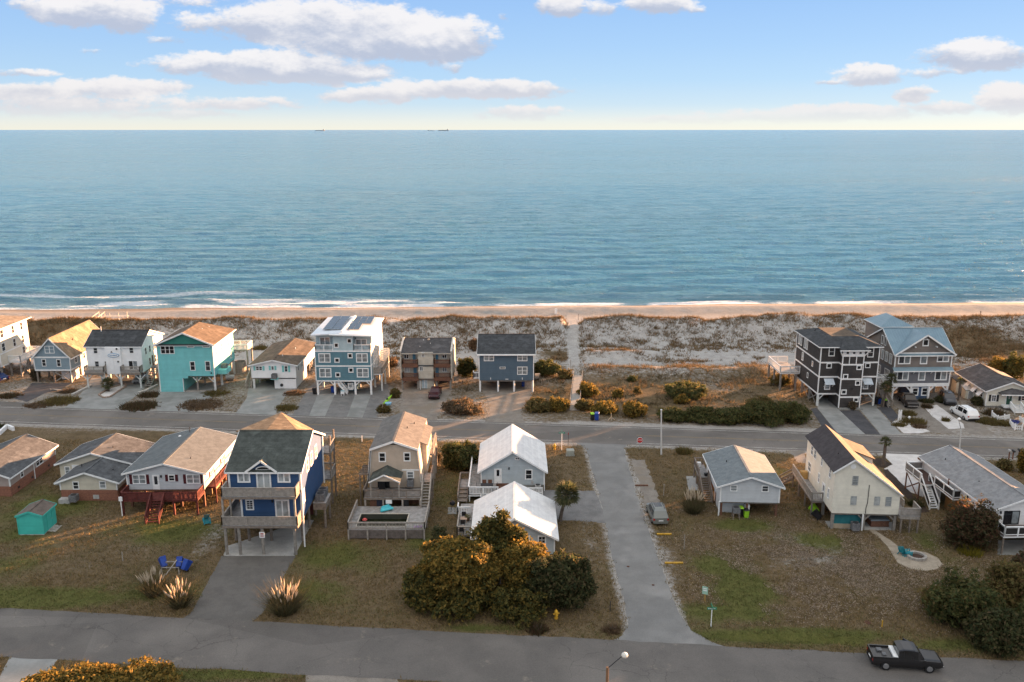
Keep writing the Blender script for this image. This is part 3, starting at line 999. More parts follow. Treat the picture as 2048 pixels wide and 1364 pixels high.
# ------------------------------------------------------------------ sea
def build_sea():
 # one sheet fanning out to the horizon, rows growing with distance
 ys = [196.0]
 st = .55
 while ys[-1] < 95000:
  ys.append(ys[-1] + st)
  st *= 1.012 if ys[-1] < 700 else 1.07
 ys = np.array(ys)
 s = np.linspace(-1.25, 1.25, 420)
 gy, gs = np.meshgrid(ys, s, indexing='ij')
 x, y = (gs * (gy + 60)).ravel(), gy.ravel()
 yfade = np.clip(1.15 - y / 900, 0, 1)
 w = np.zeros_like(x)
 wig = (fbm(x * .02, y * .02, 61) - .5) * 22
 for L, a, th, ph in ((13, .27, .05, 0), (8.3, .21, -.12, 2), (5.1, .15, .2, 4), (3.2, .09, -.3, 1)):
  w += a * np.sin((y * cos(th) + x * sin(th) + wig * (.5 + 4 / L)) * 2 * pi / L + ph) * (.35 + 1.3 * fbm(x * .03, y * .06, 70 + int(L)))
 yw = 221 + 0.035 * x + (fbm(x * 0.03, x * 0 + .5, 21) - .5) * 3
 sh = y - yw
 # small breakers along the shore
 brk = np.exp(-((sh - 9 - 5 * (fbm(x * .03, x * 0, 81) - .5)) / 1.3) ** 2) * sst(fbm(x * .035, x * 0 + 5, 83), .42, .62)
 brk += .6 * np.exp(-((sh - 3.2 - 4 * (fbm(x * .05, x * 0, 87) - .5)) / .9) ** 2) * sst(fbm(x * .05, x * 0 + 5, 89), .45, .6)
 w = w * yfade * (.25 + .75 * sst(sh, 2, 16)) + brk * .55
 z = SEAZ + w
 z = np.where(y > 2500, SEAZ, z)
 me = np_mesh('sea', np.stack([x, y, z], 1), grid_faces(len(s), len(ys)), 4, None)
 # foam left by the wash: near the waterline, heavier towards the left of the beach
 leftw = sst(-x, -40, 45)
 fw = fbm(x * .07, y * .22, 90)
 f = (1 - sst(sh, 1.0, 3.5 + 5 * fw)) * (.3 + .7 * sst(fbm(x * .045, x * 0 + 1.5, 94), .36, .58)) * (.6 + .4 * sst(fw, .4, .62))
 f = np.maximum(f, leftw * (1 - sst(sh, 4, 15)) * (.26 + .7 * sst(fbm(x * .06, y * .28, 91), .40, .62)))
 f = np.maximum(f, leftw * sst(-x, 55, 80) * np.exp(-((sh - 19 + 2 * np.sin(x * .1)) / 1.6) ** 2) * .6)
 f = np.maximum(f, brk * sst(fbm(x * .2, y * .4, 93), .35, .6) * .55 * (sh < 8.8))
 at = me.attributes.new('foam', 'FLOAT', 'POINT')
 at.data.foreach_set('value', np.clip(f, 0, 1).astype(np.float32))
 me.polygons.foreach_set('use_smooth', np.ones(len(me.polygons), dtype=bool))
 m = bpy.data.materials.new('sea_water')
 m.use_nodes = True
 g = NT(m.node_tree)
 b = m.node_tree.nodes['Principled BSDF']
 tc = g.new('ShaderNodeTexCoord').outputs['Object']
 foam = g.new('ShaderNodeAttribute', attribute_name='foam').outputs['Fac']
 fo = g.smooth(g.math('ADD', foam, g.math('MULTIPLY_ADD', g.noise(g.vmath('MULTIPLY', tc, (1, 2, 1)), 1.1, 6, .75), 1.0, -.5)), .32, .62)
 big = g.noise(g.vmath('MULTIPLY', tc, (.002, .008, 1)), 1.0, 4, .6)
 deep = g.mix(g.smooth(big, .35, .65), (.062, .215, .30), (.10, .265, .355))
 sepc = g.new('ShaderNodeSeparateXYZ')
 g.put(sepc.inputs[0], tc)
 shal = g.math('SUBTRACT', 1, g.smooth(sepc.outputs[1], 222, 262))
 deep = g.mix(g.math('MULTIPLY', shal, .45), deep, (.06, .10, .105))
 deep = g.mix(g.math('MULTIPLY', g.smooth(foam, .05, .6), .55), deep, (.40, .52, .56))
 g.put(b.inputs['Base Color'], g.mix(fo, deep, (.60, .64, .67)))
 g.put(b.inputs['Roughness'], g.math('MULTIPLY_ADD', fo, .6, .16))
 b.inputs['IOR'].default_value = 1.33
 b.inputs['Specular IOR Level'].default_value = .5
 hts = None
 for sx, sy, sc, amp in ((.35, 1.0, .16, 2.6), (.40, 1.1, .45, 1.5), (.6, 1.2, 1.3, .6), (.06, .25, .12, 3.0)):
  h = g.math('MULTIPLY', g.noise(g.vmath('MULTIPLY', tc, (sx, sy, 1)), sc, 4, .6, dist=.4), amp)
  hts = h if hts is None else g.math('ADD', hts, h)
 bp = g.new('ShaderNodeBump')
 bp.inputs['Strength'].default_value = 1.0
 g.put(bp.inputs['Distance'], g.math('MULTIPLY_ADD', g.smooth(big, .38, .66), 1.1, .8))
 g.put(bp.inputs['Height'], hts)
 g.put(b.inputs['Normal'], bp.outputs[0])
 me.materials.append(m)
 return obj('sea', me, kind='structure')
ground = build_ground()
sea = build_sea()
# ------------------------------------------------------------------ sheets on the ground
EXCL = []          # outlines where no lawn grows
def sheet(name, pts, m, z, rag=0.0, seed=0, kind='structure', excl=True):
 """flat outline on the ground at height z; rag roughens its edge"""
 p = [Vector((a, b, 0)) for a, b in pts]
 out = []
 rr = random.Random(seed or len(EXCL) + 1)
 for i in range(len(p)):
  a, b = p[i], p[(i + 1) % len(p)]
  n = max(1, int((b - a).length / .7)) if rag else 1
  nr = Vector((-(b - a).y, (b - a).x, 0)).normalized()
  for k in range(n):
   c = a + (b - a) * (k / n)
   if rag and 0 < k:
    c = c + nr * rr.uniform(-rag, rag)
   out.append((c.x, c.y))
 if excl:
  EXCL.append(np.array(out))
 import bmesh
 bm = bmesh.new()
 vs = [bm.verts.new((a, b, z)) for a, b in out]
 f = bm.faces.new(vs)
 bmesh.ops.triangulate(bm, faces=[f])
 bmesh.ops.recalc_face_normals(bm, faces=bm.faces)
 for f in bm.faces:
  if f.normal.z < 0:
   f.normal_flip()
 me = bpy.data.meshes.new(name)
 bm.to_mesh(me)
 bm.free()
 me.materials.append(m)
 return obj(name, me, kind=kind)
def cpoly(c, *pts):
 return [tuple(gpc(c, x, y))[:2] for x, y in pts]
ASPH = pmat('asphalt_beach_road', (.150, .138, .126), (.125, .115, .105), scale=.22, rough=.9, bump=.12, bscale=10, fine=.2, c3=(.175, .16, .145), crack=.28)
ASPN = pmat('asphalt_near_street', (.135, .124, .114), (.112, .104, .096), scale=.25, rough=.9, bump=.12, bscale=9, fine=.24, c3=(.155, .143, .13), crack=.28)
ASPS = pmat('asphalt_side_street', (.20, .198, .19), (.165, .163, .157), scale=.4, rough=.92, bump=.12, bscale=9, fine=.2, c3=(.235, .23, .22), crack=.10)
ASPD = pmat('asphalt_drive', (.13, .122, .112), (.105, .099, .091), scale=.6, rough=.92, bump=.15, bscale=9, fine=.22)
GRAV = pmat('gravel', (.235, .212, .185), (.175, .155, .132), scale=.7, rough=.95, bump=.3, bscale=9, fine=.34, c3=(.20, .17, .135))
GRAVG = pmat('grey_gravel', (.19, .187, .182), (.14, .138, .134), scale=.7, rough=.95, bump=.3, bscale=9, fine=.3)
GRAVD = pmat('dark_gravel', (.075, .075, .08), (.055, .055, .06), scale=.7, rough=.95, bump=.3, bscale=9, fine=.3)
GRAVW = pmat('white_shell_gravel', (.60, .58, .56), (.50, .48, .46), scale=.7, rough=.95, bump=.3, bscale=9, fine=.2)
PAVE = pmat('tan_pavers', (.33, .285, .225), (.26, .22, .17), scale=1.2, rough=.9, bump=.3, bscale=7, fine=.3)
MULCH = pmat('dark_mulch', (.05, .034, .026), (.034, .024, .018), scale=1.5, rough=.95, bump=.3, bscale=9, fine=.3)
LINEW = pmat('white_road_paint', (.52, .51, .48), (.30, .29, .27), scale=1.3, rough=.7, fine=.2, bscale=6)
LINEY = pmat('yellow_road_paint', (.25, .18, .085), (.16, .135, .1), scale=1.0, rough=.7, fine=.2, bscale=6)
CONC2 = pmat('grey_drive_concrete', (.33, .33, .315), (.27, .27, .26), scale=.8, rough=.92, bump=.1, bscale=8, fine=.18, c3=(.38, .375, .355))
def strip_pts(x0, x1, f0, f1, step=1.0, rag=.0, seed=3):
 rr = random.Random(seed)
 n = int((x1 - x0) / step)
 lo = [(x0 + (x1 - x0) * k / n, f0(x0 + (x1 - x0) * k / n) + rr.uniform(-rag, rag)) for k in range(n + 1)]
 hi = [(x0 + (x1 - x0) * k / n, f1(x0 + (x1 - x0) * k / n) + rr.uniform(-rag, rag)) for k in range(n + 1)]
 return lo + hi[::-1]
rc = lambda o: (lambda x: ROAD_C + ROAD_S * x + o)
sheet('beach_road', strip_pts(-260, 260, rc(-ROAD_W), rc(ROAD_W), 1.3, .1), ASPH, .020)
sheet('near_street', strip_pts(-200, 200, lambda x: LANE_T + LANE_S * x - LANE_W, lambda x: LANE_T + LANE_S * x, 1.3, .12, 5), ASPN, .020)
sheet('side_street', [(SIDE[0] - 2.2, LANE_T + LANE_S * 8 - .35), (SIDE[0] - .9, LANE_T + LANE_S * 8 + .6), (SIDE[0] - .1, LANE_T + 1.7), (SIDE[0], 74), (SIDE[0] - .12, 84), (SIDE[0] + .1, 95), (SIDE[0] - .1, 106), (SIDE[0] - .1, 112), (SIDE[0] - .5, 115.4), (SIDE[0] - 1.6, ROAD_C + ROAD_S * 9 - ROAD_W + .4),
                      (SIDE[1] + 1.0, ROAD_C + ROAD_S * 16 - ROAD_W + .4), (SIDE[1] + .4, 114.5), (SIDE[1] + .2, 110), (SIDE[1], 100), (SIDE[1] - .1, 88), (SIDE[1] + .05, 76), (SIDE[1] + .1, 72), (SIDE[1] + .7, LANE_T + .6), (SIDE[1] + 2.5, LANE_T + LANE_S * 18 + .25), (SIDE[1] + 4, LANE_T + LANE_S * 19 - .3)], ASPS, .012, rag=.10)
for o_ in (-ROAD_W + .62, ROAD_W - .62):
 for xa, xb in ((-200, 8.5), (17.5, 200)) if o_ < 0 else ((-200, 200),):
  sheet('edge_line', strip_pts(xa, xb, rc(o_ - .06), rc(o_ + .06), 4), LINEW, .026, excl=False)
for o_ in (-.16, .08):
 for xa, xb in ((-200, -40), (-38, 3), (18, 200)):
  sheet('centre_line', strip_pts(xa, xb, rc(o_), rc(o_ + .1), 4), LINEY, .026, excl=False)
sheet('gravel_drive', cpoly('A0', (330, 850), (730, 850), (640, 905), (450, 960), (270, 1045), (120, 1000), (250, 930)), GRAVD, .008, .12)
sheet('asphalt_apron', cpoly('A0', (0, 1040), (290, 1055), (330, 1112), (0, 1112)), ASPD, .012, .12)
sheet('concrete_drive', cpoly('A0', (935, 800), (1490, 800), (1490, 890), (1420, 960), (1180, 1140), (650, 1112), (800, 1000)), CONC, .010, .05)
sheet('concrete_drive', cpoly('A1', (215, 800), (780, 800), (780, 930), (740, 1000), (490, 1170), (175, 1130), (165, 1040)), CONC, .010, .03)
sheet('concrete_drive', cpoly('A1', (1125, 830), (1590, 830), (1590, 925), (1530, 925), (1440, 1060), (1370, 1195), (960, 1185), (1090, 1010)), CONC, .010, .03)
sheet('gravel_yard', cpoly('A2', (10, 1200), (150, 960), (283, 800), (838, 800), (1000, 860), (1020, 950), (880, 1225)), GRAVG, .006, .12)
sheet('concrete_strip', cpoly('A2', (285, 965), (462, 965), (350, 1208), (190, 1200)), CONC, .012)
sheet('concrete_strip', cpoly('A2', (668, 965), (832, 965), (735, 1220), (577, 1212)), CONC, .012)
sheet('gravel_yard', cpoly('A2', (1155, 830), (1660, 830), (1660, 930), (1560, 1080), (1510, 1240), (1180, 1220), (1120, 1120), (1160, 1000)), GRAV, .006, .15)
sheet('gravel_yard', cpoly('A3', (510, 850), (1060, 850), (1050, 960), (980, 1060), (930, 1150), (970, 1255), (560, 1255), (610, 1100), (590, 1040)), GRAV, .006, .15)
sheet('concrete_drive', cpoly('A5', (375, 780), (550, 800), (550, 880), (765, 1082), (545, 1075), (385, 875)), CONC, .012)
sheet('gravel_strip', cpoly('A5', (330, 880), (375, 868), (545, 1075), (440, 1055)), GRAVD, .008)
sheet('gravel_strip', cpoly('A5', (556, 890), (718, 890), (893, 1087), (768, 1082)), GRAVD, .008)
sheet('concrete_drive', cpoly('A5', (725, 780), (850, 780), (862, 870), (1062, 1082), (897, 1086), (722, 880)), CONC, .012)
sheet('gravel_strip', cpoly('A5', (866, 868), (960, 845), (1040, 940), (985, 985)), GRAVD, .008, .08)
sheet('gravel_drive', cpoly('A5', (980, 780), (1230, 780), (1240, 880), (1490, 1080), (1265, 1060), (1120, 930), (1000, 850)), GRAV, .008, .1)
sheet('gravel_drive', cpoly('A5', (1290, 770), (1540, 770), (1530, 850), (1690, 985), (1830, 1092), (1610, 1082), (1340, 860)), GRAV, .008, .1)
sheet('white_gravel_bed', cpoly('A5', (1240, 862), (1345, 845), (1560, 1000), (1570, 1035), (1440, 1040), (1300, 930)), GRAVW, .014, .06)
sheet('white_gravel_bed', cpoly('A5', (985, 985), (1060, 960), (1290, 1060), (1200, 1075), (1080, 1075)), GRAVW, .014, .1)
sheet('asphalt_drive', cpoly('Z', (443, 1112), (592, 1112), (560, 1165), (526, 1225), (500, 1247), (362, 1240), (385, 1222)), ASPD, .010, .04)
sheet('concrete_pad', cpoly('Z', (455, 1092), (612, 1040), (628, 1040), (589, 1112), (446, 1112)), CONC2, .014)
sheet('gravel_parking', cpoly('B3', (870, 690), (1060, 683), (1405, 690), (1440, 760), (1510, 965), (1100, 935), (880, 930)), GRAVG, .008, .1)
sheet('gravel_parking', cpoly('B4', (440, 345), (555, 340), (690, 730), (560, 745)), GRAV, .008, .18)
sheet('concrete_pad', cpoly('B4', (905, 480), (985, 478), (1015, 600), (925, 605)), CONC2, .012)
sheet('sandy_drive', cpoly('B5', (120, 325), (275, 325), (300, 430), (215, 420), (190, 370)), GRAV, .008, .1)
sheet('white_shell_drive', cpoly('B5', (885, 345), (1290, 345), (1290, 560), (1230, 700), (1130, 660), (1085, 620), (915, 470), (985, 437)), GRAVW, .010, .04)
sheet('mulch_bed', cpoly('B5', (815, 392), (890, 385), (985, 435), (915, 468), (850, 450)), MULCH, .012, .06)
sheet('mulch_bed', cpoly('B5', (905, 480), (945, 475), (1285, 820), (1215, 825), (1090, 700), (960, 580)), MULCH, .012, .06)
sheet('concrete_pad', cpoly('B5', (1825, 1165), (2100, 1165), (2100, 1040), (1830, 1045)), CONC, .012)
sheet('concrete_pad', cpoly('B5', (440, 890), (990, 900), (990, 965), (780, 965), (470, 945)), CONC2, .012)
sheet('paver_path', cpoly('C4', (612, -4), (665, -4), (760, 60), (850, 118), (905, 168), (1010, 180), (1130, 200), (1235, 250), (1282, 310), (1235, 350), (1120, 370), (985, 348), (875, 292), (832, 222), (785, 145), (700, 62)), PAVE, .014)
sheet('concrete_drive', cpoly('C0', (78, 1000), (470, 1000), (330, 1190), (300, 1290), (-60, 1290), (0, 1150)), CONC, .012, .04)
sheet('gravel_apron', cpoly('C1', (870, 1172), (1600, 1198), (1640, 1300), (850, 1300)), GRAV, .008, .12)
# ================================================================== beach-row houses (left to right)
S_TAN = shingle('tan', (.235, .175, .115))
S_CHAR = shingle('charcoal', (.062, .066, .07))
S_BRN = shingle('brown', (.145, .11, .08))
S_GREY = shingle('grey', (.095, .10, .105))
S_DGREY = shingle('dark_grey', (.085, .083, .085))
S_BLUE = shingle('blue_grey', (.145, .18, .195))
S_LTAN = shingle('pale_tan', (.24, .20, .155))
S_GRN = shingle('green_charcoal', (.075, .085, .078))
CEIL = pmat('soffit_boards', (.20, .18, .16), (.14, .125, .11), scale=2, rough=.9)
EXCL_H = []
def house_f0():
 h = House('stilt_house', 'tall cream three-storey house at the left edge with a white-railed side deck', 'house', (-96.5, 148.2))
 sd_ = siding('cream_white', (.68, .64, .54))
 W = 6.9
 h.box('wall', sd_, 0, W, 0, 9.5, 2.5, 9.3)
 h.hip(S_LTAN, -.6, W + .7, -.6, 10.1, 9.35, (2.4, 4.2), (2.4, 6), 10.6)
 for z0, z1 in ((7.4, 8.9), (5.0, 6.5)):
  h.win('R', .8, 1.9, z0, z1, W, rows=2, g=GL)
  h.win('R', 4.4, 5.3, z0, z1, W, rows=2, g=GL)
  h.win('R', 7.2, 8.1, z0, z1, W, rows=2, g=GL)
 h.win('R', 7.0, 8.0, 3.0, 4.4, W, g=GL)
 for x0 in (1.0, 3.6, 5.2):
  h.win('F', x0, x0 + 1.1, 7.2, 8.8, 0, g=GL)
  h.win('F', x0, x0 + 1.1, 3.6, 5.2, 0, g=GL)
 h.band(0, W, 0, 9.5, 4.6, 4.85)
 h.band(0, W, 0, 9.5, 6.95, 7.15)
 h.band(0, W, 0, 9.5, 2.42, 2.62)
 h.corner([(0, 0), (W, 0), (W, 9.5)], 2.6, 9.3)
 h.posts(WOODL, (.2, 3.4, W - .2), (.2, 3.2, 6.3, 9.3), 0, 2.5)
 h.deck(W + .05, W + 2.2, 2.2, 9.4, 2.9, m=WHITE2, edge=WHITE)
 h.rail([(W + 2.15, 2.25, 2.9), (W + 2.15, 9.35, 2.9), (W + .1, 9.35, 2.9)], 1.05, WHITE, gap=.16)
 h.rail([(W + .1, 2.25, 2.9), (W + 2.15, 2.25, 2.9)], 1.05, WHITE, gap=.16)
 h.posts(WOODL, (W + 2.05,), (2.4, 4.7, 7.0, 9.2), 0, 2.66)
 h.xbrace((W + 2.05, 2.4), (W + 2.05, 4.7), .2, 2.4, WOODL)
 h.xbrace((.2, .2), (3.4, .2), .2, 2.4, WOODL)
 h.ac(W - .6, -.7, 2.3, .9, 1.0)
 h.deck(W - 1.3, W - .02, -1.3, -.05, 2.2, edge=WOODL)
 h.post(WOODL, W - 1.1, -1.1, 0, 1.96)
 h.post(WOODL, W - .15, -1.1, 0, 1.96)
def house_f1():
 h = House('gable_house', 'grey-blue gabled house with a tan roof, raised on cross-braced piles', 'house', (-83.05, 147.0))
 c = siding('grey_blue', (.235, .315, .36))
 c2 = siding('grey_blue_shake', (.20, .275, .32), lap=.22)
 W, L = 6.2, 14.5
 zb, ze, zr = 2.25, 4.65, 7.9
 h.gable_y(c, 0, W, 0, L, zb, ze, zr)
 MB().ext([(.12, ze + .05), (W - .12, ze + .05), (W / 2, zr - .06)], 'y', -.03, .01).build('gable_shakes', c2, h.root)
 h.roof_y(S_TAN, 0, W, 0, L, ze, zr, ov=.35, oy=.3)
 h.box('trim_band', WHITE, -.03, W + .03, -.08, .01, ze - .22, ze + .03)
 h.box('skirt_board', WHITE, -.04, W + .04, -.06, .02, zb - .12, zb + .12)
 h.box('skirt_board', WHITE, W - .02, W + .05, .03, L, zb - .12, zb + .12)
 h.corner([(0, 0), (W, 0)], zb + .12, ze - .22)
 h.pwin('D1', 760, 890, 840, 1025, g=GLD)
 h.pwin('D1', 1030, 895, 1110, 1030, g=GLD)
 h.pwin('D1', 812, 652, 988, 788, n=2, rows=2, g=GLB)
 for y in (1.6, 4.6, 7.6, 10.6):
  h.win('R', y, y + .9, 3.0, 4.3, W, g=GL)
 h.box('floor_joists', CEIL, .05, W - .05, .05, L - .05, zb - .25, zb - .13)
 for x in (.2, W / 2, W - .2):
  for y in (.2, 3.8, 7.4, 11, L - .2):
   h.post(WOOD, x, y, 0, zb - .25)
 h.xbrace((W / 2, .1), (W - .2, .1), .1, zb - .3, WOODL)
 h.xbrace((W - .2 + .12, .3), (W - .2 + .12, 3.7), .1, zb - .3, WOODL)
 h.xbrace((W - .2 + .12, 7.5), (W - .2 + .12, 11), .1, zb - .3, WOODL)
 h.box('enclosure_wall', WHITE2, W / 2 + .2, W - .35, 2.2, 6.8, 0, zb - .26)
 h.vent(4.6, 5, 6.5, .07, .3, DARKM)
 h.post(WHITE, W - .05, -.02, 0, zb - .1, .1, name='downpipe')
def house_f2():
 h = House('duplex_house', 'white two-storey house with a dark roof and an oval name board on its front', 'house', (-72.75, 144.6))
 W, L = 9.55, 9.4
 zb, ze, zr = 2.5, 7.12, 9.1
 y1 = 8.4
 h.gable_x(WHITE2, 0.1, W, 0, L, zb, ze, zr, yr=3.6)
 h.roof_x(S_CHAR, 0.1, W, 0, L, ze, zr, ox=.25, ov=.2, yr=3.6)
 P = h.F
 for (a, b, c_, d) in ((955, 487, 1002, 550), (1322, 483, 1370, 548), (970, 623, 1018, 688), (1068, 623, 1100, 673)):
  h.pwin('A0', a, b, c_, d, g=GL)
 x0, z0 = P('A0', 1322, 702)
 x1, z1 = P('A0', 1405, 620)
 h.win('F', x0, x1, 3.05, z1, 0, n=2, rows=1, g=[GLD, GLB], name='sliding_door', fr=.08)
 # projecting stair-tower panel in the middle
 xa, xb = P('A0', 1090, 600)[0], P('A0', 1250, 600)[0]
 h.box('stair_bay', WHITE2, xa, xb, -.35, -.004, zb - .2, ze - .1)
 h.box('bay_batten', WHITE, (xa + xb) / 2 - .04, (xa + xb) / 2 + .04, -.385, -.352, zb - .2, 5.0)
 for (px, py) in ((1196, 500), (1212, 630)):
  x, z = P('A0', px, py, -.35)
  o = MB().cyl((x, -.33, z), (x, -.43, z), .24, .24, 14).build('porthole_window', WHITE, h.root)
  MB().cyl((x, -.43, z), (x, -.445, z), .17, .17, 14).build('pane', GLD, o)
 # oval board with blue rim
 x, z = P('A0', 1162, 567, -.35)
 b = MB()
 n = 24
 b.ext([(x + .98 * cos(2 * pi * k / n), z + .35 * sin(2 * pi * k / n)) for k in range(n)], 'y', -.43, -.353)
 so = b.build('name_board', pmat('board_blue', (.10, .30, .52), rough=.5), h.root)
 b = MB().ext([(x + .88 * cos(2 * pi * k / n), z + .27 * sin(2 * pi * k / n)) for k in range(n)], 'y', -.445, -.428)
 b.build('board_face', WHITE, so)
 fo = MB()
 rr = random.Random(4)
 xx = x - .62
 while xx < x + .6:         # a line of small lettering, too small in the photograph to read
  w = rr.uniform(.05, .12)
  fo.box(xx, xx + w, -.455, -.446, z - .06, z + .07)
  xx += w + .04
 fo.build('lettering', pmat('letter_blue', (.05, .2, .42), rough=.5), so)
 b = MB().ext([(x - .45, z + .5), (x - .1, z + .5), (x - .27, z + .78)], 'y', -.42, -.353)
 b.build('emblem', DARKM, h.root)
 for xs in ((.0, xa - .05), (xb + .1, W)):
  h.deck(xs[0], xs[1], -1.35, -.01, 3.0, edge=WOODL)
  h.rail([(xs[0] + .06, -.1, 3.0), (xs[0] + .06, -1.28, 3.0), (xs[1] - .06, -1.28, 3.0), (xs[1] - .06, -.1, 3.0)], .9, WOODL)
  h.box('deck_skirt', WOOD, xs[0], xs[1], -1.33, -1.25, 2.4, 2.75)
 for x in (.3, 3.2, 6.0, W - .25):
  h.post(PILEW, x, -.9, 0, 2.75, .3, rnd=True)
  h.knee(x, -.9, 2.4, .9, PILEW, dirs=(-1, 1))
 for x in (1.3, 4.3, 7.2, W - .3):
  for y in (2.2, 5.2, 8.2):
   h.post(PILEW, x, y, 0, 2.5, .28)
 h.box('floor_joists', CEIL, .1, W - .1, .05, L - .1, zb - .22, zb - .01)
 for (a, b) in ((1.3, 2.1), (3.0, 3.8), (5.2, 6.0)):
  h.win('R', a, b, 5.2, 6.5, W, g=GL)
 for (a, b) in ((2.6, 3.4), (5.0, 5.8)):
  h.win('R', a, b, 3.0, 4.4, W, g=GL)
 h.door('R', 3.7, 4.6, 2.6, 4.6, W, BRNW)
 h.deck(W + .03, W + 1.3, 3.4, L, 2.5, edge=WOODL)
 h.rail([(W + 1.25, 3.5, 2.5), (W + 1.25, L, 2.5)], .95, WOODL)
 h.stairs((W + .7, -.6, .05), (W + .7, 3.4, 2.5), 1.0, 10, WOODL)
 h.post(WOODL, W + 1.2, 3.5, 0, 2.26)
 h.post(WOODL, W + 1.2, L - .1, 0, 2.26)
 h.lamp(3.6, 0, 3.9)
 MB().cyl((1.55, 3.2, 8.9), (1.55, 3.2, 9.9), .06).build('roof_vent', WHITE, h.root)
def house_f3():
 h = House('large_stilt_house', 'big turquoise house with a brown roof and a dark green gable over an open carport', 'house', (-59.2, 141.4), .6)
 tq = siding('turquoise', (.185, .53, .54))
 gr = siding('dark_green', (.035, .20, .165))
 W, L = 9.25, 11.4
 ze, zr = 8.15, 10.2
 zc = 2.75
 h.box('wall', tq, 0, W, 0, L, zc, ze)
 # ground floor: solid left bay, open carport on the right
 h.box('ground_floor_wall', tq, 0, 3.85, .004, L - .1, 0, zc - .004)
 h.box('stepped_wall', tq, 3.853, 4.75, .004, .25, 2.35, zc - .004)
 h.box('floor_joists', CEIL, 3.86, W - .1, .3, L - .1, zc - .25, zc - .005)
 # hipped back, pent front gable
 r = MB()
 ov = .45
 A, B = (-ov, -ov, ze), (W + ov, -ov, ze)
 C, D = (W + ov, L + ov, ze), (-ov, L + ov, ze)
 Pk, Pb = (W / 2, -ov, zr + .1), (W / 2, L - 3.4, zr + .1)
 r.slab([A, Pk, Pb, D], .12).slab([B, C, Pb, Pk], .12).slab([D, Pb, C], .12)
 ro = r.build('roof', S_BRN, h.root)
 MB().beam((W / 2, -ov, zr + .11), (W / 2, L - 3.4, zr + .11), .28, .06).build('ridge_cap', S_BRN, ro)
 f = MB()
 f.beam((A[0], A[1] - .03, A[2] - .05), (Pk[0], Pk[1] - .03, Pk[2] - .05), .05, .26).beam((Pk[0], Pk[1] - .03, Pk[2] - .05), (B[0], B[1] - .03, B[2] - .05), .05, .26)
 f.beam((A[0] - .02, A[1], ze - .08), (D[0] - .02, D[1], ze - .08), .05, .2).beam((B[0] + .02, B[1], ze - .08), (C[0] + .02, C[1], ze - .08), .05, .2)
 f.build('fascia', WHITE, ro)
 MB().ext([(.15, ze + .12), (W - .15, ze + .12), (W / 2, zr - .05)], 'y', -.1, .02).build('gable_wall', gr, h.root)
 MB().slab([(-.1, -.42, ze + .02), (W + .1, -.42, ze + .02), (W - .1, -.1, ze + .16), (.1, -.1, ze + .16)], .06).build('pent_roof', S_CHAR, h.root)
 h.box('soffit', WHITE, -.4, W + .4, -.4, -.002, ze - .14, ze - .06)
 for (a, b, c_, d, n) in ((210, 465, 352, 552, 3),):
  h.pwin('A1', a, b, c_, d, n=n, rows=2, g=GLD)
 for (a, b, c_, d) in ((480, 455, 556, 486), (640, 455, 716, 486)):
  h.pwin('A1', a, b, c_, d, rows=1, g=GLD)
 h.pwin('A1', 512, 628, 566, 722, g=GLD)
 h.pwin('A1', 668, 624, 722, 726, g=GL)
 h.corner([(0, 0), (W, 0)], .02, ze - .15)
 h.box('opening_trim', WHITE, 3.84, 3.93, -.03, .1, 0, 2.35)
 for y in (.3, 3.9, 7.5, 11.1):
  h.post(PILEW, W - .15, y, 0, zc - .25, .3)
 for y in (.3, 3.9, 7.5, 11.1):
  h.post(PILE, 6.2, y, 0, zc - .25, .26)
 h.knee(6.2, .3, zc - .25, .7, PILEW)
 h.knee(W - .2, .3, zc - .25, .9, PILEW, dirs=(-1,))
 for (a, b) in ((1.2, 1.9), (4.2, 4.9), (7.8, 8.6)):
  h.win('R', a, b, 5.9, 7.4, W, g=GLB)
 h.win('R', 8.9, 9.7, 3.4, 4.8, W, g=GLB)
 h.box('ac_platform', tq, W + .02, W + 1.5, 1.6, 4.2, 2.6, 3.4)
 h.ac(W + .8, 2.9, 3.3, .9, .8)
 # rear deck with white rails
 h.deck(W - 2.0, W + 2.4, L + .05, L + 3.3, 4.4, edge=WOODL)
 h.rail([(W + 2.35, L + .1, 4.4), (W + 2.35, L + 3.25, 4.4), (W - 2.0, L + 3.25, 4.4)], 1.0, WHITE, gap=.2)
 h.rail([(W + .05, L + .1, 4.4), (W + 2.35, L + .1, 4.4)], 1.0, WHITE, gap=.2)
 h.posts(WOODL, (W - 1.8, W + 2.2), (L + .3, L + 3.1), 0, 4.16)
 h.vent(6.4, 7.6, 9.3, .07, .3)
 h.vent(6.0, 5.2, 9.5, .07, .3)
 h.box('ground_beam', WOODL, 3.95, W - .3, .1, .25, .01, .16)
 h.lamp(W - .5, 0, 3.3)
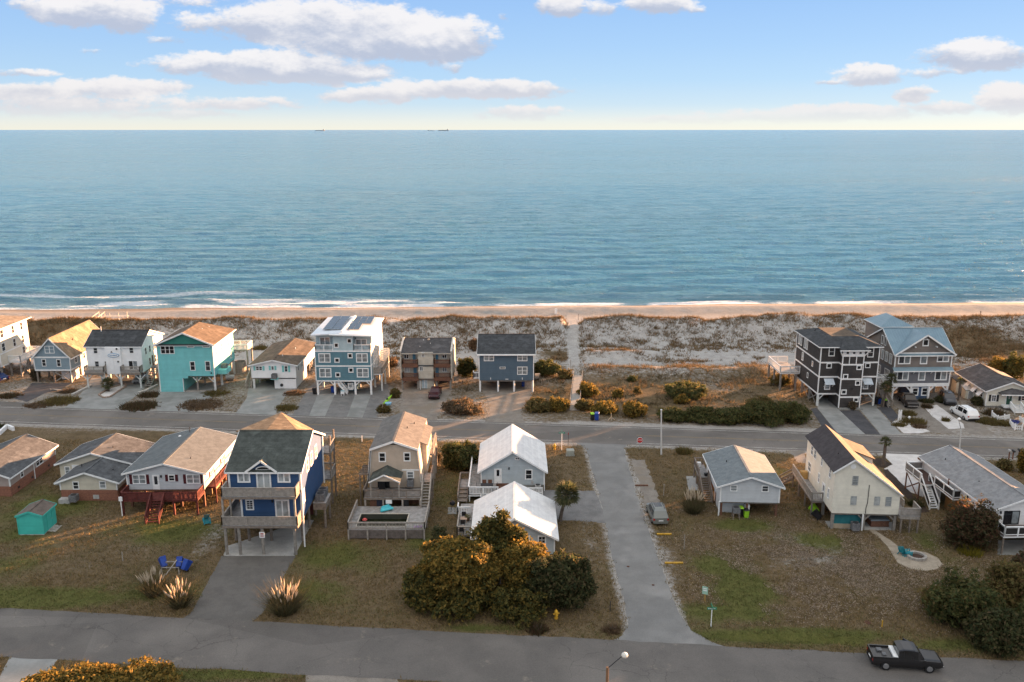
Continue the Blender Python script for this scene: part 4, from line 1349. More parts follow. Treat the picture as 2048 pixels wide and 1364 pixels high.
def house_f4():
 h = House('low_stilt_house', 'low white house with a brown roof and aqua shutters above a carport', 'house', (-44.25, 143.3))
 W, L = 7.5, 15.3
 zb, ze, zr = 1.9, 4.2, 5.05
 h.gable_y(WHITE2, 0, W, 0, L, zb, ze, zr)
 h.roof_y(S_BRN, 0, W, 0, L, ze, zr, ov=.45, oy=.4)
 aq = pmat('aqua_shutter', (.22, .56, .55), rough=.6)
 for (a, b, c_, d) in ((1183, 677, 1255, 722), (1340, 674, 1376, 718), (1475, 672, 1517, 738)):
  x0, z1 = h.F('A1', a, b)
  x1, z0 = h.F('A1', c_, d)
  h.win('F', x0, x1, z0, z1, 0, n=2 if a < 1200 else 1, g=GLD if a < 1200 else GL)
  h.shutters('F', x0, x1, z0, z1, 0, aq, .34)
 h.box('ground_floor_wall', WHITE2, 3.75, W - .06, .1, 8, 0, zb - .004)
 h.box('floor_joists', CEIL, .1, W - .1, .1, L - .1, zb - .2, zb - .006)
 h.box('carport_back_wall', WOODL, .3, 3.7, 7.4, 7.5, 0, zb - .21)
 for y in (.2, 3.6, 7.0, 10.6, 15):
  h.post(PILEW, .25, y, 0, zb - .2, .3)
 for y in (10.6, 12.8, 15):
  h.post(WOODL, W - .25, y, 0, zb - .2, .26)
  h.post(WOODL, 4, y, 0, zb - .2, .26)
 h.xbrace((W - .15, 10.6), (W - .15, 12.8), .1, zb - .25, WOODL)
 h.ac(3.95, -.52, 2.0, .85, .75)
 h.box('unit_shelf', aq, 3.4, 4.6, -1.0, -.01, 1.86, 1.92)
 # round hose reel on the ground-floor wall
 x, z = h.F('A1', 1452, 870, .1)
 MB().cyl((x, .1, z), (x, -.06, z), .26, .26, 14).cyl((x, -.06, z), (x, -.1, z), .12, .12, 10).build('hose_reel', DARKM, h.root)
 h.stairs((-.75, .2, .04), (-.75, 3.8, zb), .95, 11, WOODL, rail=WOODL)
 h.deck(-1.3, -.02, 3.8, 8.5, zb, edge=WOODL)
 h.rail([(-1.25, 3.9, zb), (-1.25, 8.45, zb)], .95, WOODL)
 h.posts(WOODL, (-1.2,), (3.95, 8.3), 0, zb - .24)
 for (a, b) in ((1.4, 2.1), (4.0, 4.8), (6.6, 7.3), (9.4, 10.2), (12, 12.8)):
  h.win('R', a, b, 2.7, 3.8, W, g=GLB)
 h.door('R', 5.5, 6.3, 0.05, 1.85, W - .06, WHITE2)
 h.vent(5.4, 8.9, 4.7, .07, .35)
 h.vent(4.6, 3.1, 4.9, .07, .35)
 h.corner([(0, 0), (W, 0)], zb, ze - .1)
def house_f5():
 h = House('modern_tall_house', 'four-storey teal and pale blue house with solar panels on a flat white roof', 'house', (-32.5, 139.75))
 teal = siding('teal', (.105, .215, .26), .18)
 pale = siding('pale_blue', (.42, .53, .56), .18)
 grey = siding('pale_grey_side', (.52, .53, .50), .18)
 W, L = 9.2, 13.0
 zb, z2, z3, ze = 2.4, 4.95, 7.5, 10.25
 h.box('lower_wall', teal, 0, W, 0, L, zb, z3)
 yb = 1.15                                   # set-back behind the top balconies
 xl, xr = h.F('A2', 437, 440)[0], h.F('A2', 645, 440)[0]
 h.box('upper_wall', pale, 0, W, yb + .002, L, z3 + .004, ze - .1)
 h.box('upper_bay', pale, xl, xr, .0, yb, z3 + .004, ze - .2)
 h.box('side_panel', grey, W - .01, W + .02, yb + .3, L, zb + .1, ze - .15)
 # roof: shallow white slabs rising to the back
 r = MB()
 zr = ze + .05
 def rp(x, y):
  return zr + .28 * (1 - abs(x - 4.0) / 5.4) + .0 * y
 r.slab([(-.45, -.35, rp(-.45, 0)), (4.0, -.35, rp(4, 0)), (4.0, L + .4, rp(4, 0)), (-.45, L + .4, rp(-.45, 0))], .2)
 r.slab([(4.0, -.35, rp(4, 0)), (W + .4, -.35, rp(W + .4, 0)), (W + .4, L + .4, rp(W + .4, 0)), (4.0, L + .4, rp(4, 0))], .2)
 ro = r.build('roof', pmat('white_membrane', (.66, .70, .74), (.58, .63, .68), scale=.6, rough=.55, fine=.05), h.root)
 MB().slab([(xl - .35, -.8, rp(xl, 0) - .04), (xr + 3.3, -.8, rp(xr + 3.3, 0) - .02), (xr + 3.3, -.36, rp(xr + 3.3, 0) + .02), (xl - .35, -.36, rp(xl, 0) + .0)], .16).build('front_canopy', WHITE, ro)
 panel = pmat('solar_panel', (.055, .085, .115), (.04, .065, .09), scale=2, rough=.25, spec=.5, fine=.05)
 frame = METAL
 def array(cx0, cx1, y0, y1, nx, ny, tilt, name='solar_array'):
  fr = MB()
  zb_ = max(rp(cx0, 0), rp(cx1, 0)) + .1
  fr.beam((cx0, y0, zb_), (cx1, y0, zb_), .06).beam((cx0, y1, zb_ + tilt), (cx1, y1, zb_ + tilt), .06)
  for k in range(nx + 1):
   x = cx0 + (cx1 - cx0) * k / nx
   fr.beam((x, y1, zb_ + tilt), (x, y1, rp(x, 0)), .05)
  fo = fr.build(name, frame, ro)
  for i in range(nx):
   for j in range(ny):
    a, b = cx0 + (cx1 - cx0) * (i + .02) / nx, cx0 + (cx1 - cx0) * (i + .98) / nx
    c_, d = y0 + (y1 - y0) * (j + .03) / ny, y0 + (y1 - y0) * (j + .97) / ny
    zc, zd = zb_ + .05 + tilt * (j + .03) / ny, zb_ + .05 + tilt * (j + .97) / ny
    MB().slab([(a, c_, zc), (b, c_, zc), (b, d, zd), (a, d, zd)], .05).build('solar_panel', panel, h.root)
 z = ze + .35
 a = h.H('A2', 350, 290, z)
 b = h.H('A2', 600, 165, z)
 array(1.0, 4.0, 2.2, 11.6, 2, 7, .25)
 array(5.0, 7.0, 2.4, 6.0, 2, 3, .2)
 array(5.0, 8.3, 6.9, 11.6, 3, 3, .25)
 h.box('parapet_cap', WHITE, 4.35, 4.7, .3, L, zr + .22, zr + .5)
 # front windows
 for (x0, y0, x1, y1) in ((292, 545, 415, 640), (677, 545, 797, 640), (300, 696, 424, 792), (684, 696, 806, 792)):
  h.pwin('A2', x0, y0, x1, y1, n=2, rows=2, fr=.14, g=GLB)
 for (x0, y0, x1, y1) in ((455, 592, 508, 641), (590, 544, 641, 596), (464, 741, 516, 790), (598, 692, 650, 743)):
  h.pwin('A2', x0, y0, x1, y1, rows=1, fr=.15, g=GLD)
 h.pwin('A2', 583, 393, 632, 443, rows=1, fr=.13, g=GLD)
 h.pwin('A2', 450, 438, 498, 488, rows=1, fr=.13, g=GLD)
 h.pwin('A2', 303, 378, 413, 470, d=yb, n=2, rows=1, fr=.12, g=GLB, name='sliding_door')
 h.pwin('A2', 672, 398, 788, 505, d=yb, n=2, rows=1, fr=.12, g=GLB, name='sliding_door')
 h.lamp(xl + .1 - .3, yb, 9.6)
 h.lamp(xr + .25, yb, 9.4)
 h.band(0, W, 0, L, z2 - .1, z2 + .12)
 h.band(0, W, 0, L, z3 - .12, z3 + .1)
 h.band(0, W, 0, L, zb - .1, zb + .1)
 h.corner([(0, 0), (W, 0), (W, L)], zb + .1, z3 - .12, .16)
 for (x0, x1) in ((0.05, xl - .06), (xr + .06, W - .05)):
  h.rail([(x0, yb, z3 + .1), (x0, .06, z3 + .1), (x1, .06, z3 + .1), (x1, yb, z3 + .1)] if x0 > 1 else [(x0, yb, z3 + .1), (x0, .06, z3 + .1), (x1, .06, z3 + .1)], 1.0, WHITE, post=1.4, infill=glassmat('rail_glass', (.33, .42, .46)))
 # ground level
 for px in (283, 463, 672, 838):
  x = h.F('A2', px, 970)[0]
  x = min(max(x, .17), W - .17)
  for y in (.17, 4.4, 8.7, L - .2):
   h.post(WHITE if y < 1 else PILEW, x, y, 0, zb - .1, .3)
  h.knee(x, .17, zb - .1, .75, WHITE, dirs=(1,) if px < 400 or px == 672 else (-1,))
 h.box('floor_joists', CEIL, .2, W - .2, .3, L - .2, zb - .3, zb - .102)
 h.box('back_wall', teal, .3, W - .3, L - .6, L - .5, 0, zb - .31)
 h.box('stair_wall', teal, 3.45, 6.2, 2.4, 5.4, 0, zb - .31)
 h.stairs((5.0, .5, .1), (3.6, .5, 1.9), .8, 8, WHITE, rail=WHITE)
 h.deck(5.2, 6.0, .3, 2.3, 1.0, m=WHITE, edge=WHITE)
 h.rail([(5.2, .35, 1.0), (6.0, .35, 1.0)], .9, WHITE)
 h.box('entry_shelf', WHITE, 3.2, 3.95, .1, .9, 1.95, 2.05)
 # side gallery on the right
 h.deck(W + .05, W + 1.5, 2.0, 10.8, 3.1, edge=WHITE)
 h.rail([(W + .1, 2.05, 3.1), (W + 1.45, 2.05, 3.1), (W + 1.45, 10.75, 3.1)], 1.05, WOODL, infill='boards')
 h.rail([(W + 1.45, 10.75, 3.1), (W + .1, 10.75, 3.1)], 2.2, WHITE, infill='boards')
 for y in (2.4, 6.4, 10.5):
  h.post(PILEW, W + 1.3, y, 0, 2.86)
 for (y0, zz) in ((1.6, 8.6), (4.6, 8.7), (8.0, 8.7)):
  h.win('R', y0, y0 + .7, zz, zz + .8, W + .02, rows=1, g=GLB)
 for y0 in (2.2, 5.0, 8.4):
  h.win('R', y0, y0 + .8, 5.4, 6.7, W + .02, g=GLB)
  h.win('R', y0 + .3, y0 + 1.2, 3.3, 4.6, W + .02, g=GLB)
def house_f6():
 h = House('duplex_house', 'beige shingled duplex with four brown balconies and blue doors', 'house', (-18.9, 142.7))
 be = pmat('siding_beige_shake', (.50, .47, .40), (.42, .39, .33), scale=1.2, rough=.8, lap=.22, lapstr=.4, lapcol=.06, fine=.1)
 W, L = 8.75, 9.2
 zb, zm, ze = 1.95, 4.3, 6.35
 # saltbox side walls rise to the ridge
 zr = 7.7
 yr = 5.2
 yw = .9                                      # recessed balcony wall
 for (x0, x1) in ((.0, .22), (W - .22, W)):
  MB().ext([(0, zb), (L, zb), (L, ze + .1), (yr, zr), (0, ze + .3)], 'x', x0, x1).build('side_wall', be, h.root)
 MB().ext([(yw, zb), (L - .02, zb), (L - .02, ze), (yr, zr - .08), (yw, ze + .25)], 'x', .223, W - .223).build('wall', be, h.root)
 xa, xb = h.F('D2', 505, 500)[0], h.F('D2', 785, 500)[0]
 h.box('centre_bay', be, xa, xb, .0, yw + .1, zm + .05, ze + .18)
 h.box('centre_bay', be, xa, xb, .0, yw + .1, zb, zm - .16)
 MB().slab([(xa - .1, -.12, zm - .14), (xb + .1, -.12, zm - .14), (xb + .1, .05, zm + .04), (xa - .1, .05, zm + .04)], .05).build('pent_roof', S_CHAR, h.root)
 r = MB()
 r.slab([(.05, -.1, ze + .08), (W - .05, -.1, ze + .08), (W - .05, yr, zr + .1), (.05, yr, zr + .1)], .14)
 r.slab([(.05, yr, zr + .1), (W - .05, yr, zr + .1), (W - .05, L + .2, ze + .1), (.05, L + .2, ze + .1)], .14)
 ro = r.build('roof', S_GREY if False else S_DGREY, h.root)
 MB().beam((.05, yr, zr + .11), (W - .05, yr, zr + .11), .24, .06).build('ridge_cap', S_DGREY, ro)
 f = MB()
 f.box(.06, W - .06, -.15, -.1, ze - .1, ze + .05)
 f.build('fascia', be, ro)
 f = MB()
 for x in (-.03, W - .2):
  f.beam((x + .115, -.1, ze + .36), (x + .115, yr, zr + .2), .3, .1).beam((x + .115, yr, zr + .2), (x + .115, L + .2, ze + .2), .3, .1)
 f.build('wall_coping', pmat('pale_coping', (.6, .56, .5), rough=.7), h.root)
 bl = pmat('blue_door', (.075, .21, .31), rough=.5)
 for (c0, c1, yA) in ((400, 478, 450), (820, 890, 450), (415, 495, 660), (820, 898, 660)):
  x0, x1 = h.F('D2', c0, yA, yw)[0], h.F('D2', c1, yA, yw)[0]
  zz = zm if yA < 600 else zb
  h.door('F', x0, x1, zz + .08, zz + 1.95, yw, bl, trim=be)
 for (x0, y0, x1, y1, g_) in ((255, 440, 338, 520, GLD), (948, 440, 1032, 512, GLD), (265, 652, 355, 765, GLC), (950, 652, 1035, 760, GLB)):
  h.pwin('D2', x0, y0, x1, y1, d=yw, n=2, rows=1, fr=.06, g=g_)
 h.pwin('D2', 572, 405, 630, 490, d=0, rows=1, fr=.06, n=2, g=GLD)
 h.pwin('D2', 540, 662, 600, 745, d=0, rows=1, fr=.06, n=2, g=GL)
 for (c0, c1) in ((225, 512), (795, 1095)):
  x0, x1 = h.F('D2', c0, 560)[0], h.F('D2', c1, 560)[0]
  for z in (zm, zb):
   h.deck(x0, x1, -.35, yw - .004, z + .06, m=BRNW, edge=BRNW, t=.4)
   h.rail([(x0 + .06, yw - .1, z + .06), (x0 + .06, -.28, z + .06), (x1 - .06, -.28, z + .06), (x1 - .06, yw - .1, z + .06)], .95, BRNW, gap=.11, bw=.06, post=3)
   h.box('balcony_skirt', BRNW, x0, x1, -.36, -.30, z - .3, z + .3)
 # ground level
 h.box('floor_joists', CEIL, .2, W - .2, .2, L - .2, zb - .3, zb - .004)
 h.box('ground_floor_wall', be, xa - .05, xb - .0, .7, 4.2, 0, zb - .31)
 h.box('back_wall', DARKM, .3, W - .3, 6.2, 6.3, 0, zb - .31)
 x0, x1 = h.F('D2', 580, 1000, .7)[0], h.F('D2', 680, 1000, .7)[0]
 for (a, b) in ((x0, (x0 + x1) / 2), ((x0 + x1) / 2 + .02, x1)):
  h.door('F', a, b, .05, 1.6, .7, pmat('pale_blue_door', (.45, .56, .62), rough=.5), fr=.05)
 for x in (.3, 2.95, 6.1, W - .3):
  for y in (.15, 4.2, L - .3):
   h.post(PILE, x, y, 0, zb - .3, .28)
 for x, dd in ((.3, (1,)), (2.95, (-1,)), (6.1, (1,)), (W - .3, (-1,))):
  h.knee(x, .1, zb - .3, .7, BRNW, dirs=dd)
 h.post(WHITE, xa + .3, .1, 0, zb - .4, .1, name='downpipe')
 h.vent(3.6, 4.4, 7.4, .06, .3)
 h.vent(3.2, 2.2, 6.8, .06, .3)
 h.vent(4.9, 3.2, 7.1, .06, .3)
 MB().lathe([(.2, 0), (.24, .12), (.1, .2)], (4.5, 4.6, 7.6)).build('roof_turbine', pmat('tan_metal', (.5, .4, .3)), h.root)
 MB().lathe([(.05, 0), (.16, .1), (.16, .18), (.05, .26)], (W + .15, 2.4, 6.4), 10).build('wall_lamp', WHITE, h.root)
def house_f7():
 h = House('stilt_house', 'plain slate-blue two-storey house on slim white posts beside the beach path', 'house', (-5.5, 141.5))
 bl = siding('slate_blue', (.082, .128, .172))
 W, L = 9.1, 11
 zb, ze, zr = 2.0, 6.7, 8.6
 h.gable_x(bl, 0, W, 0, L, zb, ze, zr, yr=5.6)
 h.roof_x(S_CHAR, 0, W, 0, L, ze, zr, ox=.35, ov=.4, yr=5.6)
 for (x0, y0, x1, y1) in ((551, 546, 655, 625), (893, 546, 997, 625), (893, 682, 997, 764)):
  h.pwin('A3', x0, y0, x1, y1, n=2, rows=2, g=GLB)
 for (x0, y0, x1, y1) in ((713, 540, 773, 562), (713, 684, 773, 706)):
  h.pwin('A3', x0, y0, x1, y1, rows=1, fr=.08, g=GLD)
 h.corner([(0, 0), (W, 0)], zb, ze - .1)
 h.box('gutter', WHITE, -.3, W + .3, -.5, -.42, ze - .3, ze - .14)
 for x in (.12, 3.15, 5.85, W - .1):
  h.post(WHITE, x, .15, 0, zb - .1, .3, rnd=True)
  for y in (4, 7.5, 10.6):
   h.post(PILE, x, y, 0, zb - .1, .28)
 h.box('floor_joists', CEIL, .1, W - .1, .1, L - .1, zb - .24, zb - .004)
 h.box('storage_wall', BRNW, 4.0, W - .3, 8.6, 8.7, 0, zb - .25)
 h.box('fence_panel', WOODL, W - 1.3, W - .05, 2.0, 2.1, 0, 1.35)
 h.post(WOODL, W - 1.35, 1.9, 0, zb - .3, .16)
 for px in (621, 945):
  x, z = h.F('A3', px, 806)
  MB().box(x - .05, x + .05, -.1, -.0, z - .12, z + .2).build('flood_lamp', WHITE, h.root)
 x, z = h.F('A3', 787, 810)
 MB().box(x - .25, x + .25, -.05, 0, z - .05, z + .05).build('house_number_plate', WHITE, h.root)
 # unit on a bracket at the left
 o = h.box('unit_shelf', WHITE, -1.05, -.02, .3, 1.3, 2.2, 2.3)
 h.rail([(-.1, .32, 2.3), (-1.0, .32, 2.3), (-1.0, 1.28, 2.3)], 1.0, WHITE, gap=.9, post=.9)
 h.ac(-.55, .8, 2.42, .75, .8)
 h.stairs((W + .8, 7.5, .04), (W + .8, 4.2, zb), .9, 9, WOODL)
 h.vent(5.2, 3.3, 7.7, .05, .2, DARKM)
def house_f8():
 h = House('dark_tall_house', 'dark charcoal shingled house with white trim bands and a projecting stair tower', 'house', (48.7, 133.6), 1.0)
 dk = pmat('siding_charcoal_shake', (.058, .054, .052), (.045, .042, .041), scale=1.2, rough=.8, lap=.2, lapstr=.4, lapcol=.08, fine=.1)
 W, L = 9.25, 11.2
 zb, z2, z3, ze = 2.05, 4.85, 7.2, 9.75
 h.box('wall', dk, 0, W, 0, L, zb, ze)
 tx0, tx1, ty = 3.0, 6.3, -1.35
 h.box('stair_tower', dk, tx0, tx1, ty, -.004, 0, ze - .75)
 h.box('tower_ground_wall', dk, tx0, tx1, -.002, 3.0, 0, zb - .004)
 h.hip(S_CHAR, -.45, W + .45, -.45, L + .4, ze + .08, None, None, ze + 1.15, flat=(2.35, W - 2.35, 2.3, L - 2.6))
 MB().box(2.4, W - 2.4, 2.35, L - 2.65, ze + 1.15, ze + 1.2).build('flat_roof', S_BRN, h.root)
 # tower cap
 r = MB()
 a, b, c_ = tx0 - .6, tx1 + .75, ty - .55
 zt = ze - .1
 r.poly([(a, c_, zt), (b, c_, zt), ((a + b) / 2 + .8, 1.4, ze + .95), ((a + b) / 2 - .8, 1.4, ze + .95)])
 r.poly([(a, c_, zt), ((a + b) / 2 - .8, 1.4, ze + .95), (a + .4, 1.4, zt)]).poly([(b, c_, zt), (b - .4, 1.4, zt), ((a + b) / 2 + .8, 1.4, ze + .95)])
 r.poly([(a, c_, zt), (a + .4, 1.4, zt), (b - .4, 1.4, zt), (b, c_, zt)])
 r.build('tower_roof', S_CHAR, h.root)
 h.box('tower_fascia', WHITE, a - .03, b + .03, c_ - .03, c_ + .02, zt - .16, zt - .004)
 h.box('tower_frieze', WHITE, tx0 - .03, tx1 + .03, ty - .04, ty + .02, ze - 1.25, ze - .3)
 for x in (tx0, tx1):
  MB().beam((x, ty + .1, ze - 1.3), (x + (-.6 if x == tx0 else .7), ty - .35, zt - .1), .14, .14).build('bracket', WHITE, h.root)
 for k in range(3):
  x = tx0 + .42 + k * 1.0
  h.win('F', x, x + .5, ze - .85, ze - .42, ty - .04, rows=1, fr=.06, g=GLD)
 P = h.F
 def bandz(z):
  h.band(0, W, 0, L, z - .12, z + .12)
  h.box('trim_band', WHITE, tx0 - .04, tx1 + .04, ty - .04, ty + .02, z - .12 - (.0 if z > zb + .1 else .15), z + .12 - (.0 if z > zb + .1 else .15))
  h.box('trim_band', WHITE, tx0 - .04, tx0 + .02, ty + .021, -.041, z - .12, z + .12)
 for z in (zb, z2, z3):
  bandz(z)
 h.corner([(0, 0), (W, 0), (0, L)], zb + .12, ze, .15)
 h.corner([(tx0, ty), (tx1, ty)], 0, ze - .75, .15)
 for q in (1.0, 2.1):
  h.box('batten', WHITE, tx0 + q, tx0 + q + .12, ty - .03, ty + .01, z3 + .12, ze - 1.25)
 for (x0, y0, x1, y1) in ((483, 390, 572, 520), (1040, 395, 1132, 535)):
  h.pwin('D3', x0, y0, x1, y1, fr=.13, g=GL)
 for (x0, y0, x1, y1) in ((452, 620, 527, 693), (1006, 618, 1082, 688)):
  h.pwin('D3', x0, y0, x1, y1, rows=1, fr=.13, g=GLD)
 for (x0, y0, x1, y1) in ((420, 905, 505, 1000), (972, 905, 1052, 992)):
  h.pwin('D3', x0, y0, x1, y1, rows=2, fr=.13, g=GLB)
  x0_, x1_ = P('D3', x0 - 12, 905)[0], P('D3', x1 + 40, 905)[0]
  z1 = P('D3', 480, 850)[1]
  aw = MB().slab([(x0_, -1.0, z1 - .62), (x1_, -1.0, z1 - .62), (x1_, -.0, z1 + .12), (x0_, .0, z1 + .12)], .05)
  ao = aw.build('window_awning', pmat('awning_metal', (.50, .57, .62), (.42, .48, .53), scale=2, rough=.45, lap=.22, lapaxis=0, lapstr=.5), h.root)
  br = MB()
  for x in (x0_ + .1, x1_ - .1):
   br.beam((x, -.02, z1 - 1.2), (x, -.85, z1 - .65), .08, .1)
  br.build('bracket', WHITE, ao)
 for (x0, y0, x1, y1) in ((882, 648, 957, 716), (688, 775, 762, 846), (862, 868, 938, 940), (662, 998, 740, 1068), (835, 1112, 912, 1178)):
  h.pwin('D3', x0, y0, x1, y1, d=ty, rows=1, fr=.15, g=GLD)
 # left side
 for y in (5.9, 6.9, 8.7, 9.7):
  h.win('L', y, y + .75, 7.75, 9.35, 0, rows=1, g=GLC, fr=.1)
 h.win('L', 7.4, 8.2, 5.5, 6.9, 0, g=GLC)
 h.win('L', 2.9, 3.5, 5.7, 6.6, 0, rows=1, g=GLD)
 h.win('L', 4.6, 5.2, 3.3, 4.2, 0, rows=1, g=GLD)
 # rear/side deck with white rails
 h.deck(-3.4, -.05, 8.4, L + 4.0, 3.2, edge=WHITE)
 h.rail([(-.1, 8.45, 3.2), (-3.35, 8.45, 3.2), (-3.35, L + 3.95, 3.2), (0, L + 3.95, 3.2)], 1.1, WHITE, gap=.18)
 h.posts(PILE, (-3.2, -.6), (8.6, L + .8, L + 3.8), 0, 2.96)
 for y in (.15, 3.8, 7.4, L - .15):
  for x in (.15, W - .15):
   h.post(PILEW if y < 1 else PILE, x, y, 0, zb - .12, .3)
 h.knee(.2, .12, zb - .12, .8, PILEW, dirs=(1,))
 h.knee(W - .2, .12, zb - .12, .8, PILEW, dirs=(-1,))
 h.xbrace((.05, 3.8), (.05, 7.4), .1, zb - .2, PILE)
 h.xbrace((.05, .3), (.05, 3.7), .1, zb - .2, PILE)
 h.box('floor_joists', CEIL, .2, W - .2, .2, L - .2, zb - .3, zb - .125)
 h.box('back_wall', BRNW, .3, W - .3, 5.2, 5.3, 0, zb - .31)
 h.box('planter_kerb', CONC, tx0 - .1, tx1 + .3, ty - .8, ty - .02, 0, .18)
 # right gallery and stair
 h.deck(W + .05, W + 2.0, 1.6, 6.0, 3.3, edge=WHITE)
 h.rail([(W + .1, 1.65, 3.3), (W + 1.95, 1.65, 3.3), (W + 1.95, 5.95, 3.3)], 1.0, WHITE, gap=.2)
 h.stairs((W + 2.4, -.6, .05), (W + .9, 1.6, 3.3), 1.0, 14, WOODL, rail=WOODL)
 h.posts(PILE, (W + 1.8,), (1.8, 5.8), 0, 3.06)
 for (x, y) in ((1.6, 7.6), (1.9, 8.2), (6.3, 8.4), (7.0, 8.3)):
  h.vent(x, y, ze + .75, .08, .35, DARKM)
 h.lamp(tx1 - 1.4, ty, 3.3)
def house_f9():
 h = House('metal_roof_house', 'grey-brown shingled house with a blue-grey metal roof and a white-arched carport', 'house', (62.0, 136.9), 2.0)
 gy = pmat('siding_grey_shake', (.20, .175, .155), (.165, .145, .13), scale=1.0, rough=.8, lap=.2, lapstr=.4, lapcol=.06, fine=.1)
 gb = siding('grey_blue_lower', (.155, .16, .175))
 mt = pmat('standing_seam_metal', (.20, .29, .34), (.17, .25, .30), scale=.6, rough=.42, spec=.4, metallic=.35, lap=.45, lapaxis=0, lapstr=.8, fine=.05)
 mty = pmat('standing_seam_metal_cross', (.20, .29, .34), (.17, .25, .30), scale=.6, rough=.42, spec=.4, metallic=.35, lap=.45, lapaxis=1, lapstr=.8, fine=.05)
 W, L = 9.3, 10.8
 zb, zm, ze, zr = 2.4, 5.15, 7.8, 10.95
 yr = 4.6
 h.box('lower_wall', gb, 0, W, 0, L, zb + .35, zm)
 h.gable_x(gy, 0, W, 0, L, zm + .004, ze, zr, yr=yr)
 h.roof_x(mt, 0, W, 0, L, ze, zr, ox=.35, ov=.45, yr=yr, t=.12)
 # front cross gable
 zp = 10.85
 MB().ext([(.35, ze + .2), (W - .35, ze + .2), (W / 2, zp)], 'y', -.08, 2.0).build('gable_wall', gy, h.root)
 r = MB()
 A, M_, B = (-.4, ze - .12), (W / 2, zp + .16), (W + .4, ze - .12)
 r.slab([(A[0], -.6, A[1]), (M_[0], -.6, M_[1]), (M_[0], 4.4, M_[1]), (A[0], -.5, A[1])], .12)
 r.slab([(M_[0], -.6, M_[1]), (B[0], -.6, B[1]), (B[0], -.5, B[1]), (M_[0], 4.4, M_[1])], .12)
 go = r.build('front_gable_roof', mty, h.root)
 f = MB()
 f.beam((A[0], -.63, A[1] - .06), (M_[0], -.63, M_[1] - .06), .05, .24).beam((M_[0], -.63, M_[1] - .06), (B[0], -.63, B[1] - .06), .05, .24)
 f.build('fascia', WHITE, go)
 br = MB()
 for x, z in ((W / 2, zp - .3), (2.9, 9.25), (W - 2.9, 9.25)):
  br.box(x - .08, x + .08, -.6, -.09, z - .35, z - .2)
 br.build('brackets', WHITE, go)
 h.box('gable_band', WHITE, .1, W - .1, -.12, -.002, ze - .05, ze + .2)
 # rear pyramid roof
 h.hip(mt, -.3, 5.4, 5.6, 12.0, zr + .02, (2.5, 7.6), (2.5, 10), zr + 1.5, name='rear_roof')
 h.box('rear_wall', gy, -.05, 5.1, 5.9, 11.7, ze, zr)
 # skirt roof between floors
 MB().slab([(-.3, -.62, zm - .12), (W + .3, -.62, zm - .12), (W + .3, -.0, zm + .38), (-.3, .0, zm + .38)], .08).build('skirt_roof', mt, h.root)
 h.box('skirt_fascia', WHITE, -.33, W + .33, -.67, -.625, zm - .28, zm - .11)
 br = MB()
 for x in (.2, 3.2, 6.1, W - .2):
  br.beam((x, -.02, zm - .75), (x, -.55, zm - .22), .1, .12)
 br.build('brackets', WHITE, h.root)
 for (x0, y0, x1, y1, n) in ((405, 560, 585, 705, 2), (720, 558, 825, 705, 1), (962, 553, 1137, 675, 2), (382, 800, 556, 940, 2), (692, 800, 795, 940, 1), (928, 797, 1105, 937, 2)):
  h.pwin('D4', x0, y0, x1, y1, n=n, fr=.17, rows=2 if x0 == 962 else 1, g=[GL, GLB] if n == 2 else GLB)
 h.pwin('D4', 755, 347, 845, 447, d=-.08, fr=.16, rows=1, g=GLD)
 h.corner([(0, 0), (W, 0)], zb + .35, zm - .3, .17)
 h.corner([(0, 0), (W, 0)], zm + .4, ze - .1, .17)
 h.box('carport_beam', WHITE, -.05, W + .05, -.1, .35, zb - .15, zb + .4)
 xs = (.15, 3.15, 6.15, W - .15)
 for x in xs:
  h.post(WHITE, x, .1, 0, zb - .15, .28)
  for y in (4, 7.6, 10.5):
   h.post(PILE, x, y, 0, zb - .1, .28)
 for x, dd in zip(xs, ((1,), (-1,), (1,), (-1,))):
  h.knee(x, .1, zb - .12, .8, WHITE, dirs=dd, w=.2)
 bl = siding('deep_blue', (.06, .10, .18))
 h.box('entry_wall', bl, 3.3, 6.0, .2, 4.2, 0, zb - .16)
 for (x0, y0, x1, y1) in ((600, 1040, 695, 1158), (735, 1038, 832, 1158)):
  h.pwin('D4', x0, y0, x1, y1, d=.2, fr=.17, rows=2, g=GLD)
 h.box('floor_joists', CEIL, .2, W - .2, .4, L - .2, zb + .05, zb + .34)
 lat = MB()
 for k in range(14):
  lat.box(6.4 + k * .2, 6.5 + k * .2, 9.0, 9.03, 0, zb)
 for k in range(9):
  lat.box(6.3, W - .1, 8.97, 8.995, .1 + k * .25, .2 + k * .25)
 lat.build('lattice_screen', BRNW, h.root)
 # left flank windows (tall, catching warm light)
 h.win('L', 3.6, 4.3, 8.2, 9.7, 0, rows=1, n=1, g=GLD)
 h.win('L', 4.7, 5.4, 8.2, 9.7, 0, rows=1, g=GLD)
 for y in (1.0, 2.5, 4.0, 6.6, 8.0):
  h.win('L', y, y + 1.0, 5.7, 7.4, 0, rows=1, g=GLC)
 for y in (1.4, 4.6):
  h.win('L', y, y + 1.8, 3.3, 4.6, 0, rows=1, g=GLC)
 h.deck(-2.0, -.05, .8, 4.4, 3.1, edge=WOODL)
 h.rail([(-.1, .85, 3.1), (-1.95, .85, 3.1), (-1.95, 4.35, 3.1)], 1.0, WHITE, gap=.2)
 h.posts(PILE, (-1.85,), (1.0, 4.2), 0, 2.86)
 # wooden landing at the right rear
 h.deck(W + .3, W + 3.4, 5.0, 10.5, 2.6, edge=WOODL)
 h.rail([(W + .35, 5.05, 2.6), (W + 3.35, 5.05, 2.6), (W + 3.35, 10.4, 2.6)], 1.05, WOODL, infill='boards')
 h.posts(PILE, (W + .5, W + 3.2), (5.2, 10.2), 0, 2.36)
